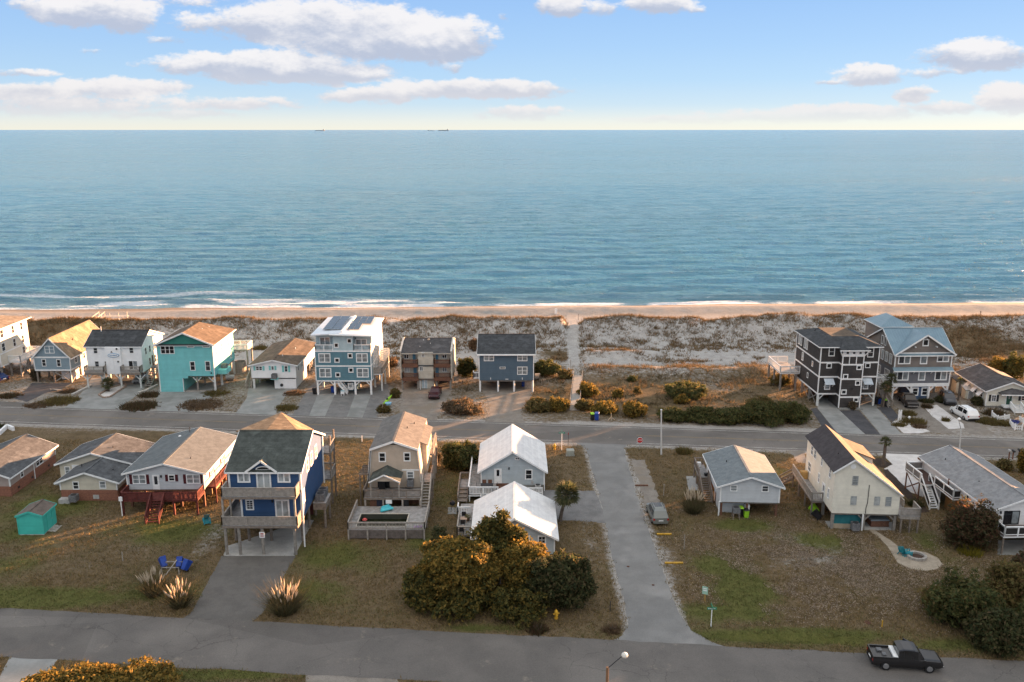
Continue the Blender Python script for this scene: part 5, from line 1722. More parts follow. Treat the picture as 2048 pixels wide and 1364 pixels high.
def house_f10():
 h = House('cottage', 'cream single-storey cottage with a grey roof and dark green door at the right edge', 'house', (75.35, 133.0), -4)
 cr = siding('warm_cream', (.66, .64, .55))
 W, L = 7.4, 11.0
 ze, zr = 2.75, 4.2
 h.gable_y(cr, 0, W, 0, L, .25, ze, zr)
 h.box('foundation', CONC, .05, W - .05, .05, L - .05, 0, .25)
 h.roof_y(S_DGREY, 0, W, 0, L, ze, zr, ov=.35, oy=.3)
 # entry porch roof
 r = MB()
 x0, x1, xm = 1.7, W - .2, 3.7
 r.slab([(x0, -1.2, 2.5), (xm, -.5, 3.2), (xm, .0, 3.25), (x0, -.0, 2.55)], .1)
 r.slab([(xm, -.5, 3.2), (x1, -1.2, 2.5), (x1, 0, 2.55), (xm, .0, 3.25)], .1)
 r.slab([(x0, -1.2, 2.5), (x1, -1.2, 2.5), (xm, -.5, 3.2)], .1)
 r.build('porch_roof', S_DGREY, h.root)
 h.box('porch_fascia', WHITE, x0 - .02, x1 + .02, -1.24, -1.2, 2.33, 2.5)
 dg = pmat('dark_green_door', (.02, .075, .05), rough=.5)
 for (a, c0) in ((.75, 'w'),):
  h.win('F', .75, 1.55, 1.0, 2.1, 0, rows=3, cols=2, g=GL)
  h.shutters('F', .75, 1.55, 1.0, 2.1, 0, DARKM, .33)
 h.win('F', 5.3, 6.0, 1.2, 2.1, 0, rows=2, g=GL)
 h.shutters('F', 5.3, 6.0, 1.2, 2.1, 0, DARKM, .33)
 h.door('F', 3.0, 4.0, .55, 2.4, 0, dg, glass=GLC, lite=(.6, .5, .8))
 h.lamp(2.75, 0, 2.1)
 h.lamp(4.3, 0, 2.1)
 h.deck(2.3, 5.2, -1.3, -.02, .55, edge=WHITE, m=WHITE2)
 h.stairs((3.9, -3.0, .05), (3.9, -1.3, .55), 1.4, 5, WHITE, rail=WHITE, tread=WHITE)
 aw = pmat('white_awning', (.72, .72, .70), rough=.5)
 for y in (1.2, 3.3, 5.9, 8.3):
  h.win('L', y, y + .9, 1.2, 2.1, 0, g=GL)
  z1 = 2.3
  a = MB().slab([(-.75, y - .1, z1 - .75), (-.75, y + 1.0, z1 - .75), (-.02, y + 1.0, z1), (-.02, y - .1, z1)], .04)
  a.build('window_awning', aw, h.root)
 h.corner([(0, 0), (W, 0)], .25, ze - .1)
def far_houses():
 for f in (house_f0, house_f1, house_f2, house_f3, house_f4, house_f5, house_f6, house_f7, house_f8, house_f9, house_f10):
  f()
far_houses()
# ================================================================== near-row houses (left to right)
def house_n0():
 h = House('ranch_house', 'taupe single-storey house on a brick base, cut off by the left edge', 'house', (-67.6, 98.1))
 tp = siding('taupe', (.36, .30, .27))
 W, L = 7.3, 10.7
 h.box('brick_base', BRICK, 0, W, 0, L, 0, 1.3)
 h.gable_y(tp, .0, W, 0, L, 1.303, 2.55, 3.95)
 h.roof_y(S_GREY, 0, W, 0, L, 2.55, 3.95, ov=.35, oy=.35)
 h.win('R', 2.3, 3.0, 1.4, 2.35, W, rows=2, g=GLD)
 h.win('R', 5.9, 7.6, 1.4, 2.4, W, n=2, rows=2, g=GL)
 h.win('F', 2.5, 3.5, 1.5, 2.4, 0, g=GL)
 h.win('F', 5.0, 6.0, 1.5, 2.4, 0, g=GL)
 h.corner([(W, 0)], 1.3, 2.5)
 h.corner([(W, L)], 1.3, 2.5)
 h.post(WHITE, W + .07, 5.3, .1, 2.45, .09, name='downpipe')
 for y in (1.5, 4.6, 8.6):
  h.box('crawl_vent', DARKM, W - .02, W + .03, y, y + .4, .4, .65)
def house_n1():
 h = House('ranch_house', 'cream single-storey house with a grey cross-gabled roof and brick base', 'house', (-53.6, 96.9))
 cr = siding('buttercream', (.56, .52, .42))
 W, L = 6.7, 11.3
 h.box('brick_base', BRICK, 0, W, 0, L, 0, 1.38)
 h.gable_y(cr, 0, W, 0, 6.0, 1.383, 2.5, 3.65, xr=3.15)
 h.roof_y(S_GREY, 0, W, 0, 7.4, 2.5, 3.65, ov=.5, oy=.4, xr=3.15)
 h.box('rear_brick_base', BRICK, -2.5, .001, 4.9, L, 0, 1.0)
 h.gable_y(cr, -2.5, W - .05, 4.9, L, 1.003, 2.85, 4.25, xr=1.7)
 h.roof_y(S_GREY, -2.5, W - .05, 4.9, L, 2.85, 4.25, ov=.45, oy=.4, xr=1.7)
 h.pwin('B0', 620, 694, 675, 762, g=GL)
 h.pwin('B0', 847, 690, 905, 754, g=GLB)
 h.corner([(0, 0), (W, 0)], 1.38, 2.5)
 h.win('F', -1.9, -1.2, 1.4, 2.4, 4.9, g=GLB)
 h.door('F', -.95, -.1, .9, 2.6, 4.9, WHITE)
 h.deck(-2.4, -.1, 3.2, 4.85, .85, edge=CONC, m=CONC)
 h.ac(1.95, -1.0, .45, .85, .75)
 h.box('package_unit', ACW, .05, 1.35, -.95, -.15, 0, .55)
 h.box('crawl_door', ACW, 3.75, 4.45, -.05, .01, .25, .75)
 h.vent(5.4, 2.2, 2.9, .06, .25, DARKM)
 h.vent(1.0, 3.5, 3.0, .06, .25, DARKM)
 h.vent(3.2, 7.4, 3.9, .06, .25, DARKM)
def house_n2():
 h = House('stilt_house', 'pale grey house with maroon shutters, a red-stained deck and half-lit tan roof', 'house', (-44.7, 95.0), .5)
 gy = siding('pale_grey', (.50, .53, .55))
 W, L = 8.85, 12
 zb, ze, zr = 2.25, 4.35, 5.5
 h.gable_y(gy, 0, W, 0, L, zb, ze, zr)
 h.roof_y(S_LTAN if False else pmat('shingle_tan_grey', (.135, .15, .155), (.10, .112, .116), scale=1.6, rough=.9, bump=.35, bscale=9, fine=.24), 0, W, 0, L, ze, zr, ov=.45, oy=.35)
 mr = pmat('maroon_shutter', (.085, .018, .022), rough=.6)
 for (a, b, c_, d, n) in ((1125, 635, 1250, 715, 2), (1432, 636, 1495, 692, 1), (1585, 633, 1710, 712, 2)):
  x0, z1 = h.F('B0', a, b)
  x1, z0 = h.F('B0', c_, d)
  h.win('F', x0, x1, z0, z1, 0, n=n, rows=2, g=GLB if n == 2 else GLD)
  h.shutters('F', x0, x1, z0, z1, 0, mr, .32)
 x0, x1 = h.F('B0', 1302, 700)[0], h.F('B0', 1360, 700)[0]
 h.door('F', x0, x1, zb, 4.05, 0, WHITE, glass=GL, lite=(.3, .35, .9))
 h.lamp(x1 + .25, 0, 3.9)
 h.corner([(0, 0), (W, 0)], zb, ze - .1)
 h.box('floor_joists', BRNW, .1, W - .1, .05, L - .1, zb - .24, zb - .005)
 zd = 1.95
 h.deck(.05, W - .05, -2.3, -.02, zd, m=REDW, edge=REDW)
 xs0, xs1 = 3.65, 5.0
 h.rail([(xs0, -2.25, zd), (.1, -2.25, zd), (.1, -.08, zd)], .9, REDW, gap=.13, bw=.055)
 h.rail([(W - .1, -.08, zd), (W - .1, -2.25, zd), (xs1, -2.25, zd)], .9, REDW, gap=.13, bw=.055)
 h.stairs(((xs0 + xs1) / 2, -4.5, .05), ((xs0 + xs1) / 2, -2.3, zd), xs1 - xs0, 9, REDW, rail=REDW)
 for x in (.2, 3.0, 6.0, W - .2):
  h.post(REDW, x, -2.15, 0, zd - .24, .2)
 for x in (.2, 3.0, 6.0, W - .2):
  for y in (.2, 4.1, 8, L - .2):
   h.post(BRNW, x, y, 0, zb - .24, .26)
 h.box('plywood_store', pmat('plywood', (.42, .30, .17), (.34, .24, .14), scale=2, rough=.9), 5.6, W - .4, 3.6, 8, 0, zb - .245)
 h.post(WHITE, .12, -2.42, 0, 2.4, .1, name='downpipe')
 h.box('meter_box', WHITE2, -.05, .35, -2.55, -2.44, 1.9, 2.4)
 # long side walkway with red posts
 h.deck(W + .03, W + 1.0, 1.0, L, zb - .1, m=REDW, edge=REDW)
 h.rail([(W + .95, 1.05, zb - .1), (W + .95, L - .05, zb - .1)], .95, REDW, gap=.5)
 for y in (1.2, 3.4, 5.6, 7.8, 10.0, L - .2):
  h.post(REDW, W + .9, y, 0, zb - .34, .14)
 for y in (2.2, 6.4):
  h.win('R', y, y + 1.2, 3.0, 4.1, W, n=2, g=GLB)
  h.shutters('R', y, y + 1.2, 3.0, 4.1, W, mr, .3)
 MB().lathe([(.16, 0), (.2, .1), (.08, .2)], (2.6, 10.2, 5.05)).build('roof_vent', WHITE, h.root)
 h.vent(3.6, 11.0, 5.2, .04, .9, DARKM)
 h.vent(6.6, 2.6, 5.0, .05, .25, DARKM)
def house_n3():
 h = House('decked_stilt_house', 'navy blue house with two full-width wooden decks and an arched balcony door', 'house', (-30.0, 83.1))
 nb = siding('navy', (.035, .085, .19), .19)
 y0 = 1.9
 X0, X1 = .62, 8.0
 L = 10.8
 y1 = y0 + L
 zl, zu, ze, zr = 3.35, 6.55, 8.7, 11.05
 yr = y0 + L / 2
 h.gable_x(nb, X0, X1, y0, y1, zu - .3, ze, zr, yr=yr)
 xl = 1.7
 h.box('lower_wall', nb, xl, X1, y0 + .02, y1, zl - .15, zu - .304)
 h.box('lower_rear_wall', nb, X0, xl - .004, y0 + 4, y1, zl - .15, zu - .304)
 h.roof_x(S_GRN, X0, X1, y0, y1, ze, zr, ox=.3, ov=.4, yr=yr)
 # front dormer gable
 gx0, gx1, gxm = 2.7, 5.45, 4.1
 MB().ext([(gx0, ze - .3), (gx1, ze - .3), (gx1, ze + .05), (gxm, 9.65), (gx0, ze + .05)], 'y', y0 - .03, y0 + 2).build('gable_wall', nb, h.root)
 r = MB()
 r.slab([(gx0 - .25, y0 - .38, ze - .05), (gxm, y0 - .38, 9.85), (gxm, y0 + 2.6, 9.85), (gx0 - .25, y0 + .2, ze - .05)], .1)
 r.slab([(gxm, y0 - .38, 9.85), (gx1 + .25, y0 - .38, ze - .05), (gx1 + .25, y0 + .2, ze - .05), (gxm, y0 + 2.6, 9.85)], .1)
 go = r.build('dormer_roof', S_GRN, h.root)
 f = MB()
 f.beam((gx0 - .25, y0 - .4, ze - .1), (gxm, y0 - .4, 9.8), .05, .2).beam((gxm, y0 - .4, 9.8), (gx1 + .25, y0 - .4, ze - .1), .05, .2)
 f.build('fascia', WHITE, go)
 # rear cross gable
 xr = 3.25
 r = MB()
 r.slab([(xr, yr, zr + .1), (xr, y1 + .8, zr + .1), (6.9, y1 + .8, ze + .35), (6.9, y1 - .3, ze + .35), (6.7, yr + .2, zr - .1)], .12)
 r.slab([(xr, yr, zr + .1), (xr, y1 + .8, zr + .1), (-.3, y1 + .8, ze + .35), (-.3, y1 - .3, ze + .35), (-.2, yr + .2, zr - .1)], .12)
 r.build('rear_gable_roof', S_TAN, h.root)
 # windows and doors
 for (a, b, c_, d) in ((318, 602, 428, 703), (660, 602, 770, 703)):
  h.pwin('B1', a, b, c_, d, d=y0, n=2, rows=1, fr=.15, g=GLC)
 x0, x1 = h.F('B1', 480, 660, y0)[0], h.F('B1', 605, 660, y0)[0]
 h.win('F', x0, x1, zu + .05, ze + .1, y0 - .03, n=2, rows=1, fr=.16, g=GLC, name='balcony_door')
 ar = MB()
 xm = (x0 + x1) / 2
 rw = (x1 - x0) / 2
 pts = [(xm + rw * cos(pi * k / 12), ze + .1 + .35 * sin(pi * k / 12)) for k in range(13)]
 ar.ext(pts, 'y', y0 - .1, y0 - .02)
 ao = ar.build('arched_transom', WHITE, h.root)
 pts = [(xm + rw * .8 * cos(pi * k / 12), ze + .12 + .24 * sin(pi * k / 12)) for k in range(13)]
 MB().ext(pts, 'y', y0 - .115, y0 - .098).build('pane', GLD, ao)
 h.pwin('B1', 390, 847, 460, 937, d=y0 + .02, rows=4, cols=2, fr=.14, g=GL)
 x0, x1 = h.F('B1', 640, 915, y0)[0], h.F('B1', 763, 915, y0)[0]
 h.win('F', x0, x1, zl + .05, 5.42, y0 + .02, n=2, rows=1, fr=.16, g=GLC, name='french_door')
 for px, py in ((262, 620), (458, 622), (820, 618)):
  x, z = h.F('B1', px, py, y0)
  h.lamp(x, y0 - .03, z)
 h.lamp(h.F('B1', 618, 860, y0)[0], y0, 5.25)
 h.corner([(X0, y0), (X1, y0), (X1, y1)], zu, ze - .1, .2)
 h.corner([(xl, y0 + .02)], zl, zu - .31, .18)
 h.corner([(X1, y0 + .02)], zl - .15, zu - .31, .2)
 # decks
 for z, xa in ((zl, .08), (zu, .3)):
  xb = 7.95
  h.deck(xa, xb, 0, y0 - .004, z, edge=WOOD, t=.3)
  h.rail([(xa + .06, y0 - .1, z), (xa + .06, .06, z), (xb - .06, .06, z), (xb - .06, y0 - .1, z)], .95, WOODL, gap=.105, bw=.07, post=2.6)
 h.deck(.08, xl, y0, y0 + 4, zl, edge=WOOD)
 h.rail([(.14, y0, zl), (.14, y0 + 3.9, zl)], .95, WOODL, gap=.105, bw=.07)
 for x in (.3, 7.7):
  h.post(WOODL, x, .2, zl, zu - .3, .18)
 h.post(WOODL, .45, y0 + .3, zl, zu - .3, .18)
 for x in (.35, 1.75, 4.15, 7.5):
  for y in (.25, 3.4, 6.6, 9.8, y1 - .2):
   h.post(PILE if y < 1 else WOOD, x, y, 0, zl - .3, .32 if y < 1 else .28, rnd=True)
 h.box('floor_joists', CEIL, .2, X1 - .1, .3, y1 - .1, zl - .45, zl - .31)
 h.box('storage_screen', REDW, .9, 4.0, 6.8, 6.9, 0, zl - .46)
 h.box('storage_screen', REDW, 4.2, 7.2, 9.9, 10.0, 0, zl - .46)
 x, z = h.F('B1', 530, 1148, .1)
 so = MB().box(x - .28, x + .28, .02, .05, z - .32, z + .32).build('notice_board', WHITE, h.root)
 n = MB()
 n.box(x - .16, x + .16, .008, .018, z + .06, z + .2)
 for k in range(3):
  n.box(x - .18, x + .18, .008, .018, z - .2 + k * .07, z - .165 + k * .07)
 n.build('lettering', pmat('notice_red', (.4, .08, .07), rough=.6), so)
 # right flank
 for (ya, za, zb_) in ((2.95, 7.25, 8.75), (4.9, 7.2, 8.75), (7.1, 7.2, 8.75)):
  h.win('R', ya + y0 - .3, ya + y0 + .75, za, zb_, X1, fr=.12, g=GLB)
 h.win('R', y0 + .45, y0 + 1.35, 4.7, 6.2, X1, fr=.14, g=GLB, n=2)
 h.post(WHITE, X1 + .07, y0 - .05, .05, zu, .13, name='downpipe')
 h.post(WHITE, X1 + .1, y1 - .4, 2.9, ze, .13, name='downpipe')
 h.deck(X1 + .05, X1 + 1.5, 6.4, 9.2, 3.0, edge=WOOD, t=.8)
 for y in (7.1, 8.4):
  h.ac(X1 + .8, y, 3.1, .95, .8)
 h.posts(WOOD, (X1 + 1.3,), (6.6, 9.0), 0, 2.2, rnd=True)
 for z in (zl, zu):
  h.deck(3.5, X1 + .9, y1 + .05, y1 + 2.6, z - .1, edge=WOOD)
  h.rail([(X1 + .85, y1 + .1, z - .1), (X1 + .85, y1 + 2.55, z - .1), (3.5, y1 + 2.55, z - .1)], 1.0, WOODL)
 h.posts(WOOD, (X1 + .8, 3.7), (y1 + 2.45, y1 + .3), 0, ze - .2, .2)
 h.vent(5.6, 3.6, 9.2, .05, .25, DARKM)
def house_n4():
 h = House('gambrel_house', 'beige gambrel-roofed house with a porch above a raised swimming-pool deck', 'house', (-17.7, 86.7))
 be = siding('beige_boards', (.47, .40, .32), .3)
 be2 = pmat('siding_beige_vertical', (.48, .405, .325), (.42, .355, .285), scale=.9, rough=.7, lap=.24, lapaxis=0, lapstr=.35, fine=.05)
 yg = 8.8                                          # gable plane
 L = 10.4
 xe0, xe1, xm = 1.35, 6.75, 4.02
 b0, b1 = 1.0, 7.1
 zb, zk, zr = 2.3, 7.05, 8.0
 # gambrel body: steep lower slopes and shallow top
 MB().ext([(b0, zb), (b1, zb), (b1 - .02, 3.2), (xe1, zk), (xm, zr), (xe0, zk), (b0 + .02, 3.2)], 'y', yg, yg + L).build('wall', be2, h.root)
 tr = pmat('shingle_gambrel', (.16, .155, .145), (.115, .11, .105), scale=1.6, rough=.9, bump=.35, bscale=9, fine=.22)
 r = MB()
 ya, yb = yg - .3, yg + L + .3
 r.slab([(xe0 - .12, ya, zk + .08), (xm, ya, zr + .12), (xm, yb, zr + .12), (xe0 - .12, yb, zk + .08)], .12)
 r.slab([(xm, ya, zr + .12), (xe1 + .12, ya, zk + .08), (xe1 + .12, yb, zk + .08), (xm, yb, zr + .12)], .12)
 ro = r.build('roof', tr, h.root)
 MB().beam((xm, ya, zr + .13), (xm, yb, zr + .13), .28, .06).build('ridge_cap', tr, ro)
 f = MB()
 f.beam((xe0 - .1, ya - .02, zk), (xm, ya - .02, zr + .04), .05, .24).beam((xm, ya - .02, zr + .04), (xe1 + .1, ya - .02, zk), .05, .24)
 f.beam((xe0 - .02, yg - .06, zk), (b0 - .05, yg - .06, 3.2), .24, .1).beam((xe1 + .02, yg - .06, zk), (b1 + .05, yg - .06, 3.0), .24, .1)
 f.build('fascia', WHITE, ro)
 MB().slab([(xe1 + .05, ya, zk - .02), (b1 + .06, ya, 3.2), (b1 + .06, yb, 3.2), (xe1 + .05, yb, zk - .02)], .08).build('lower_slope', siding('lower_slope_cream', (.50, .43, .34), .22), h.root)
 MB().slab([(xe0 - .05, ya, zk - .02), (b0 - .06, ya, 3.2), (b0 - .06, yb, 3.2), (xe0 - .05, yb, zk - .02)], .08).build('lower_slope', S_GREY, h.root)
 # shed dormer on the right flank
 MB().ext([(6.3, 3.0), (7.55, 3.0), (7.55, 6.6), (6.3, 7.3)], 'y', yg + 2.7, yg + 8.8).build('dormer', be, h.root)
 MB().slab([(5.9, yg + 2.5, 7.42), (7.75, yg + 2.5, 6.62), (7.75, yg + 9.0, 6.62), (5.9, yg + 9.0, 7.42)], .1).build('dormer_roof', tr, h.root)
 h.win('R', yg + 4, yg + 5, 4.5, 5.8, 7.55, g=GLB)
 h.win('R', yg + 6.5, yg + 7.5, 4.5, 5.8, 7.55, g=GLB)
 MB().ext([(xm - .5, zr - .42), (xm + .5, zr - .42), (xm, zr - .14)], 'y', yg - .04, yg).build('gable_vent', DARKM, h.root)
 for (a, b, c_, d) in ((500, 445, 562, 527), (712, 445, 772, 522)):
  h.pwin('B2', a, b, c_, d, d=yg, g=GLD, fr=.12)
 h.pwin('B2', 738, 605, 802, 667, d=yg, g=GLB, fr=.12)
 h.box('belt_band', WHITE, 4.9, b1 - .1, yg - .05, yg, 4.4, 4.55)
 # porch
 yp = 6.0
 zd = 2.25
 px0, px1, pm = 1.65, 4.85, 3.2
 MB().ext([(px0, 4.2), (px1, 4.2), (pm, 4.95)], 'y', yp + .02, yp + .1).build('porch_gable', be, h.root)
 r = MB()
 r.slab([(px0 - .2, yp - .2, 4.2), (pm, yp - .2, 5.1), (pm, yg + .1, 5.1), (px0 - .2, yg + .1, 4.2)], .1)
 r.slab([(pm, yp - .2, 5.1), (px1 + .2, yp - .2, 4.2), (px1 + .2, yg + .1, 4.2), (pm, yg + .1, 5.1)], .1)
 po = r.build('porch_roof', S_GRN, h.root)
 f = MB()
 f.beam((px0 - .2, yp - .22, 4.14), (pm, yp - .22, 5.04), .04, .16).beam((pm, yp - .22, 5.04), (px1 + .2, yp - .22, 4.14), .04, .16)
 f.build('fascia', WHITE, po)
 for x in (px0, px1):
  h.post(WOODL, x, yp + .05, zd, 4.2, .14)
 h.deck(.75, 7.35, yp, yg - .004, zd, edge=WOOD, t=.3)
 h.rail([(.8, yg - .1, zd), (.8, yp + .05, zd), (7.3, yp + .05, zd)], .9, WOOD, gap=.13)
 for x in (.95, 3.0, 5.2, 7.2):
  h.post(WOODL, x, yp + .1, 1.2, zd - .3, .18)
 h.box('under_deck_wall', BRNW, 1.2, 7.0, yg + .5, yg + .6, 0, zd - .05)
 h.box('patio_door', GLD, 2.0, 3.4, yg - .03, yg, zd + .03, 4.0)
 h.box('storage_cabinet', DARKM, 2.2, 2.9, yg - .6, yg - .06, zd, zd + 1.2)
 h.ac(5.9, yg - .6, 2.75, .75, .8)
 h.box('wall_cabinet', WHITE2, 3.3, 4.0, yp - .05, yp + .02, 1.5, 1.95)
 # stair from the pool deck to the porch on the right
 h.stairs((7.8, 5.6, 1.2), (7.8, 8.7, zd + .9), .85, 9, WOODL, rail=WOODL)
 h.deck(7.35, 8.3, 8.75, 11.2, zd + .9, edge=WOOD)
 h.rail([(8.25, 8.8, zd + .9), (8.25, 11.1, zd + .9)], .95, WOOD)
 h.posts(WOOD, (8.2,), (9.0, 11.0), 0, zd + .64, .18)
 # rear deck
 h.deck(1.2, 7.9, yg + L + .1, yg + L + 2.3, 3.2, edge=WOODL)
 h.rail([(7.85, yg + L + .15, 3.2), (7.85, yg + L + 2.25, 3.2), (1.25, yg + L + 2.25, 3.2)], 1.0, WOODL)
 h.posts(WOODL, (7.8, 4.5, 1.4), (yg + L + 2.2,), 0, 2.96, .2)
 h.rail([(7.95, yg + 6.0, 4.2), (7.95, yg + 10.2, 4.2)], 1.2, WOODL, gap=.22)
 h.deck(7.5, 8.0, yg + 5.9, yg + 10.2, 4.2, edge=WOODL)
 h.posts(WOODL, (7.9,), (yg + 6.2, yg + 8.2, yg + 10), 0, 3.96, .2)
 # pool deck: four strips round the water
 pz = 1.2
 qx0, qx1, qy0, qy1 = .75, 6.25, .62, 3.95
 d1 = MB().box(.0, 8.35, .0, qy0, pz - .06, pz).box(.0, 8.35, qy1, 5.95, pz - .06, pz).box(.0, qx0, qy0 + .003, qy1 - .003, pz - .06, pz).box(qx1, 8.35, qy0 + .003, qy1 - .003, pz - .06, pz)
 d1.build('pool_deck', DECK, h.root)
 cp = MB().box(qx0, qx1, qy0, qy0 + .12, pz + .003, pz + .06).box(qx0, qx1, qy1 - .12, qy1, pz + .003, pz + .06).box(qx0, qx0 + .12, qy0 + .121, qy1 - .121, pz + .003, pz + .06).box(qx1 - .12, qx1, qy0 + .121, qy1 - .121, pz + .003, pz + .06)
 pool = cp.build('pool_coping', pmat('pale_coping2', (.50, .47, .40), rough=.8), h.root)
 wl = MB().box(qx0 + .06, qx1 - .06, qy0 + .06, qy0 + .11, .1, pz + .002).box(qx0 + .06, qx1 - .06, qy1 - .11, qy1 - .06, .1, pz + .002).box(qx0 + .06, qx0 + .11, qy0 + .12, qy1 - .12, .1, pz + .002).box(qx1 - .11, qx1 - .06, qy0 + .12, qy1 - .12, .1, pz + .002)
 wl.build('pool_wall', pmat('pool_liner', (.05, .055, .045), rough=.6), pool)
 MB().box(qx0 + .12, qx1 - .12, qy0 + .12, qy1 - .12, .4, .62).build('pool_water', glassmat('murky_water', (.018, .022, .010), .04), pool)
 h.rail([(.06, 5.9, pz), (.06, .06, pz), (8.29, .06, pz), (8.29, 5.9, pz)], .8, WOODL, gap=.15, post=2.05)
 sk = MB()
 for k in range(58):
  sk.box(.06 + k * .143, .06 + k * .143 + .115, .05, .08, .12, pz - .25)
 sk.box(.0, 8.35, .02, .1, pz - .25, pz - .062)
 sk.build('deck_skirt', pmat('grey_skirt_boards', (.19, .165, .15), (.13, .11, .10), scale=2, rough=.9), h.root, 'stuff')
 for x in (.1, 2.15, 4.2, 6.25, 8.25):
  h.post(WOODL, x, -.02, 0, pz - .03, .15)
 for (x, y) in ((.1, 2.9), (.1, 5.7), (8.25, 2.9), (8.25, 5.7)):
  h.post(WOOD, x, y, 0, pz - .07, .15)
 # pergola at the left
 for k in range(6):
  MB().box(-.1, 1.0, yg - .4 + k * .55, yg - .3 + k * .55, 4.0, 4.15).build('pergola_slat', WOOD, h.root)
 h.post(WOOD, 0, yg - .3, 0, 4.0, .14)
 h.post(WOOD, 0, yg + 2.3, 0, 4.0, .14)
 h.vent(5.0, yg + 5.2, 7.7, .06, .3, DARKM)
 h.vent(5.6, yg + 7.4, 7.5, .06, .3, DARKM)
def house_n5():
 h = House('white_roof_cottage', 'pale blue-grey cottage with a white roof standing behind its twin, nearer the beach road', 'house', (-3.75, 99.8))
 pb = siding('pale_blue_grey', (.42, .475, .50))
 wr = pmat('white_shingle_roof', (.72, .71, .69), (.62, .61, .60), scale=1.2, rough=.8, bump=.25, bscale=7, fine=.1, lap=.085, lapstr=.3, lapcol=.05)
 W, L = 7.65, 9.3
 zb, ze, zr = .8, 2.75, 5.15
 h.gable_y(pb, 0, W, 0, L, zb, ze, zr)
 h.roof_y(wr, 0, W, 0, L, ze, zr, ov=.42, oy=.4)
 h.box('foundation', CONC, .1, W - .1, .05, L - .1, 0, zb - .004)
 h.win('F', h.F('B3', 725, 408)[0], h.F('B3', 762, 408)[0], 4.05, 4.4, 0, n=2, rows=1, fr=.06, g=GLD, name='gable_vent')
 x0, x1 = h.F('B3', 547, 560)[0], h.F('B3', 612, 560)[0]
 h.door('F', x0, x1, 1.0, 2.9, 0, WHITE, glass=GLD, lite=(.45, .5, .92))
 h.pwin('B3', 810, 505, 874, 592, g=GLD, fr=.12)
 h.corner([(0, 0), (W, 0)], zb, ze - .1)
 h.lamp(h.F('B3', 674, 495)[0], 0, 2.95)
 h.ac(6.9, -.6, .3, .7, .75, m=ACW)
 h.box('meter_box', ACW, 6.1, 6.35, -.12, 0, 1.0, 1.35)
 h.post(WHITE, W + .05, -.1, .05, ze - .1, .11, name='downpipe')
 # front deck and its white rails
 zd = .95
 h.deck(-1.45, 3.2, -3.3, -.02, zd, edge=WHITE)
 h.rail([(-1.4, -.1, zd), (-1.4, -3.25, zd), (2.1, -3.25, zd)], .95, WHITE, gap=.17, bw=.06)
 h.deck(-1.45, -.02, .0, 8.4, zd, edge=WHITE)
 h.rail([(-1.4, .1, zd), (-1.4, 8.3, zd)], .95, WHITE, gap=.17, bw=.06)
 h.rail([(4.6, -1.9, .5), (7.4, -1.9, .5)], .7, WHITE, gap=.2)
 h.deck(3.3, 7.5, -1.95, -.02, .5, edge=WHITE)
 for x in (-1.3, .4, 2.1):
  h.post(WHITE, x, -3.15, 0, zd - .24, .14)
 # brown steps down the left side
 h.stairs((-2.1, -4.6, .45), (-2.1, -1.0, zd), 1.1, 4, WOOD)
 h.deck(-2.65, -1.5, -1.0, 1.4, zd, edge=WOOD)
 h.rail([(-2.6, -4.6, .45), (-2.6, -1.0, zd), (-2.6, 1.3, zd), (-1.55, 1.3, zd)], .95, WOOD, gap=.2)
def house_n6():
 h = House('white_roof_cottage', 'pale blue-grey cottage with a white roof right behind the big cedar trees', 'house', (-3.85, 83.4))
 pb = siding('pale_blue_grey', (.42, .475, .50))
 wr = MC['white_shingle_roof']
 W, L = 8.25, 8.9
 zb, ze, zr = .0, 1.95, 4.1
 h.gable_y(pb, 0, W, 0, L, zb, ze, zr)
 h.roof_y(wr, 0, W, 0, L, ze, zr, ov=.42, oy=.4)
 h.pwin('B3', 918, 1070, 990, 1170, g=GLD, rows=3, cols=2, fr=.13)
 h.pwin('B3', 790, 1068, 852, 1165, g=GLD, rows=3, cols=2, fr=.13)
 h.win('F', 1.4, 2.3, .8, 2.0, 0, rows=3, cols=2, fr=.13, g=GLD)
 h.corner([(0, 0), (W, 0)], zb, ze - .1)
 # lower deck on the left
 zd = .55
 h.deck(-2.1, -.02, 3.4, 11.4, zd, edge=WOOD)
 h.rail([(-.6, 3.45, zd), (-2.05, 3.45, zd), (-2.05, 8.0, zd)], .9, WOODL, gap=.17)
 h.rail([(-2.3, 8.6, zd + .1), (-.9, 8.6, zd + .1)], .75, WHITE, gap=.25)
 h.rail([(-2.3, 8.6, zd + .1), (-2.3, 9.8, zd + .1)], .75, WHITE, gap=.25)
 for y in (3.6, 6.0, 8.4, 11.0):
  h.post(WOOD, -1.95, y, 0, zd - .24, .14)
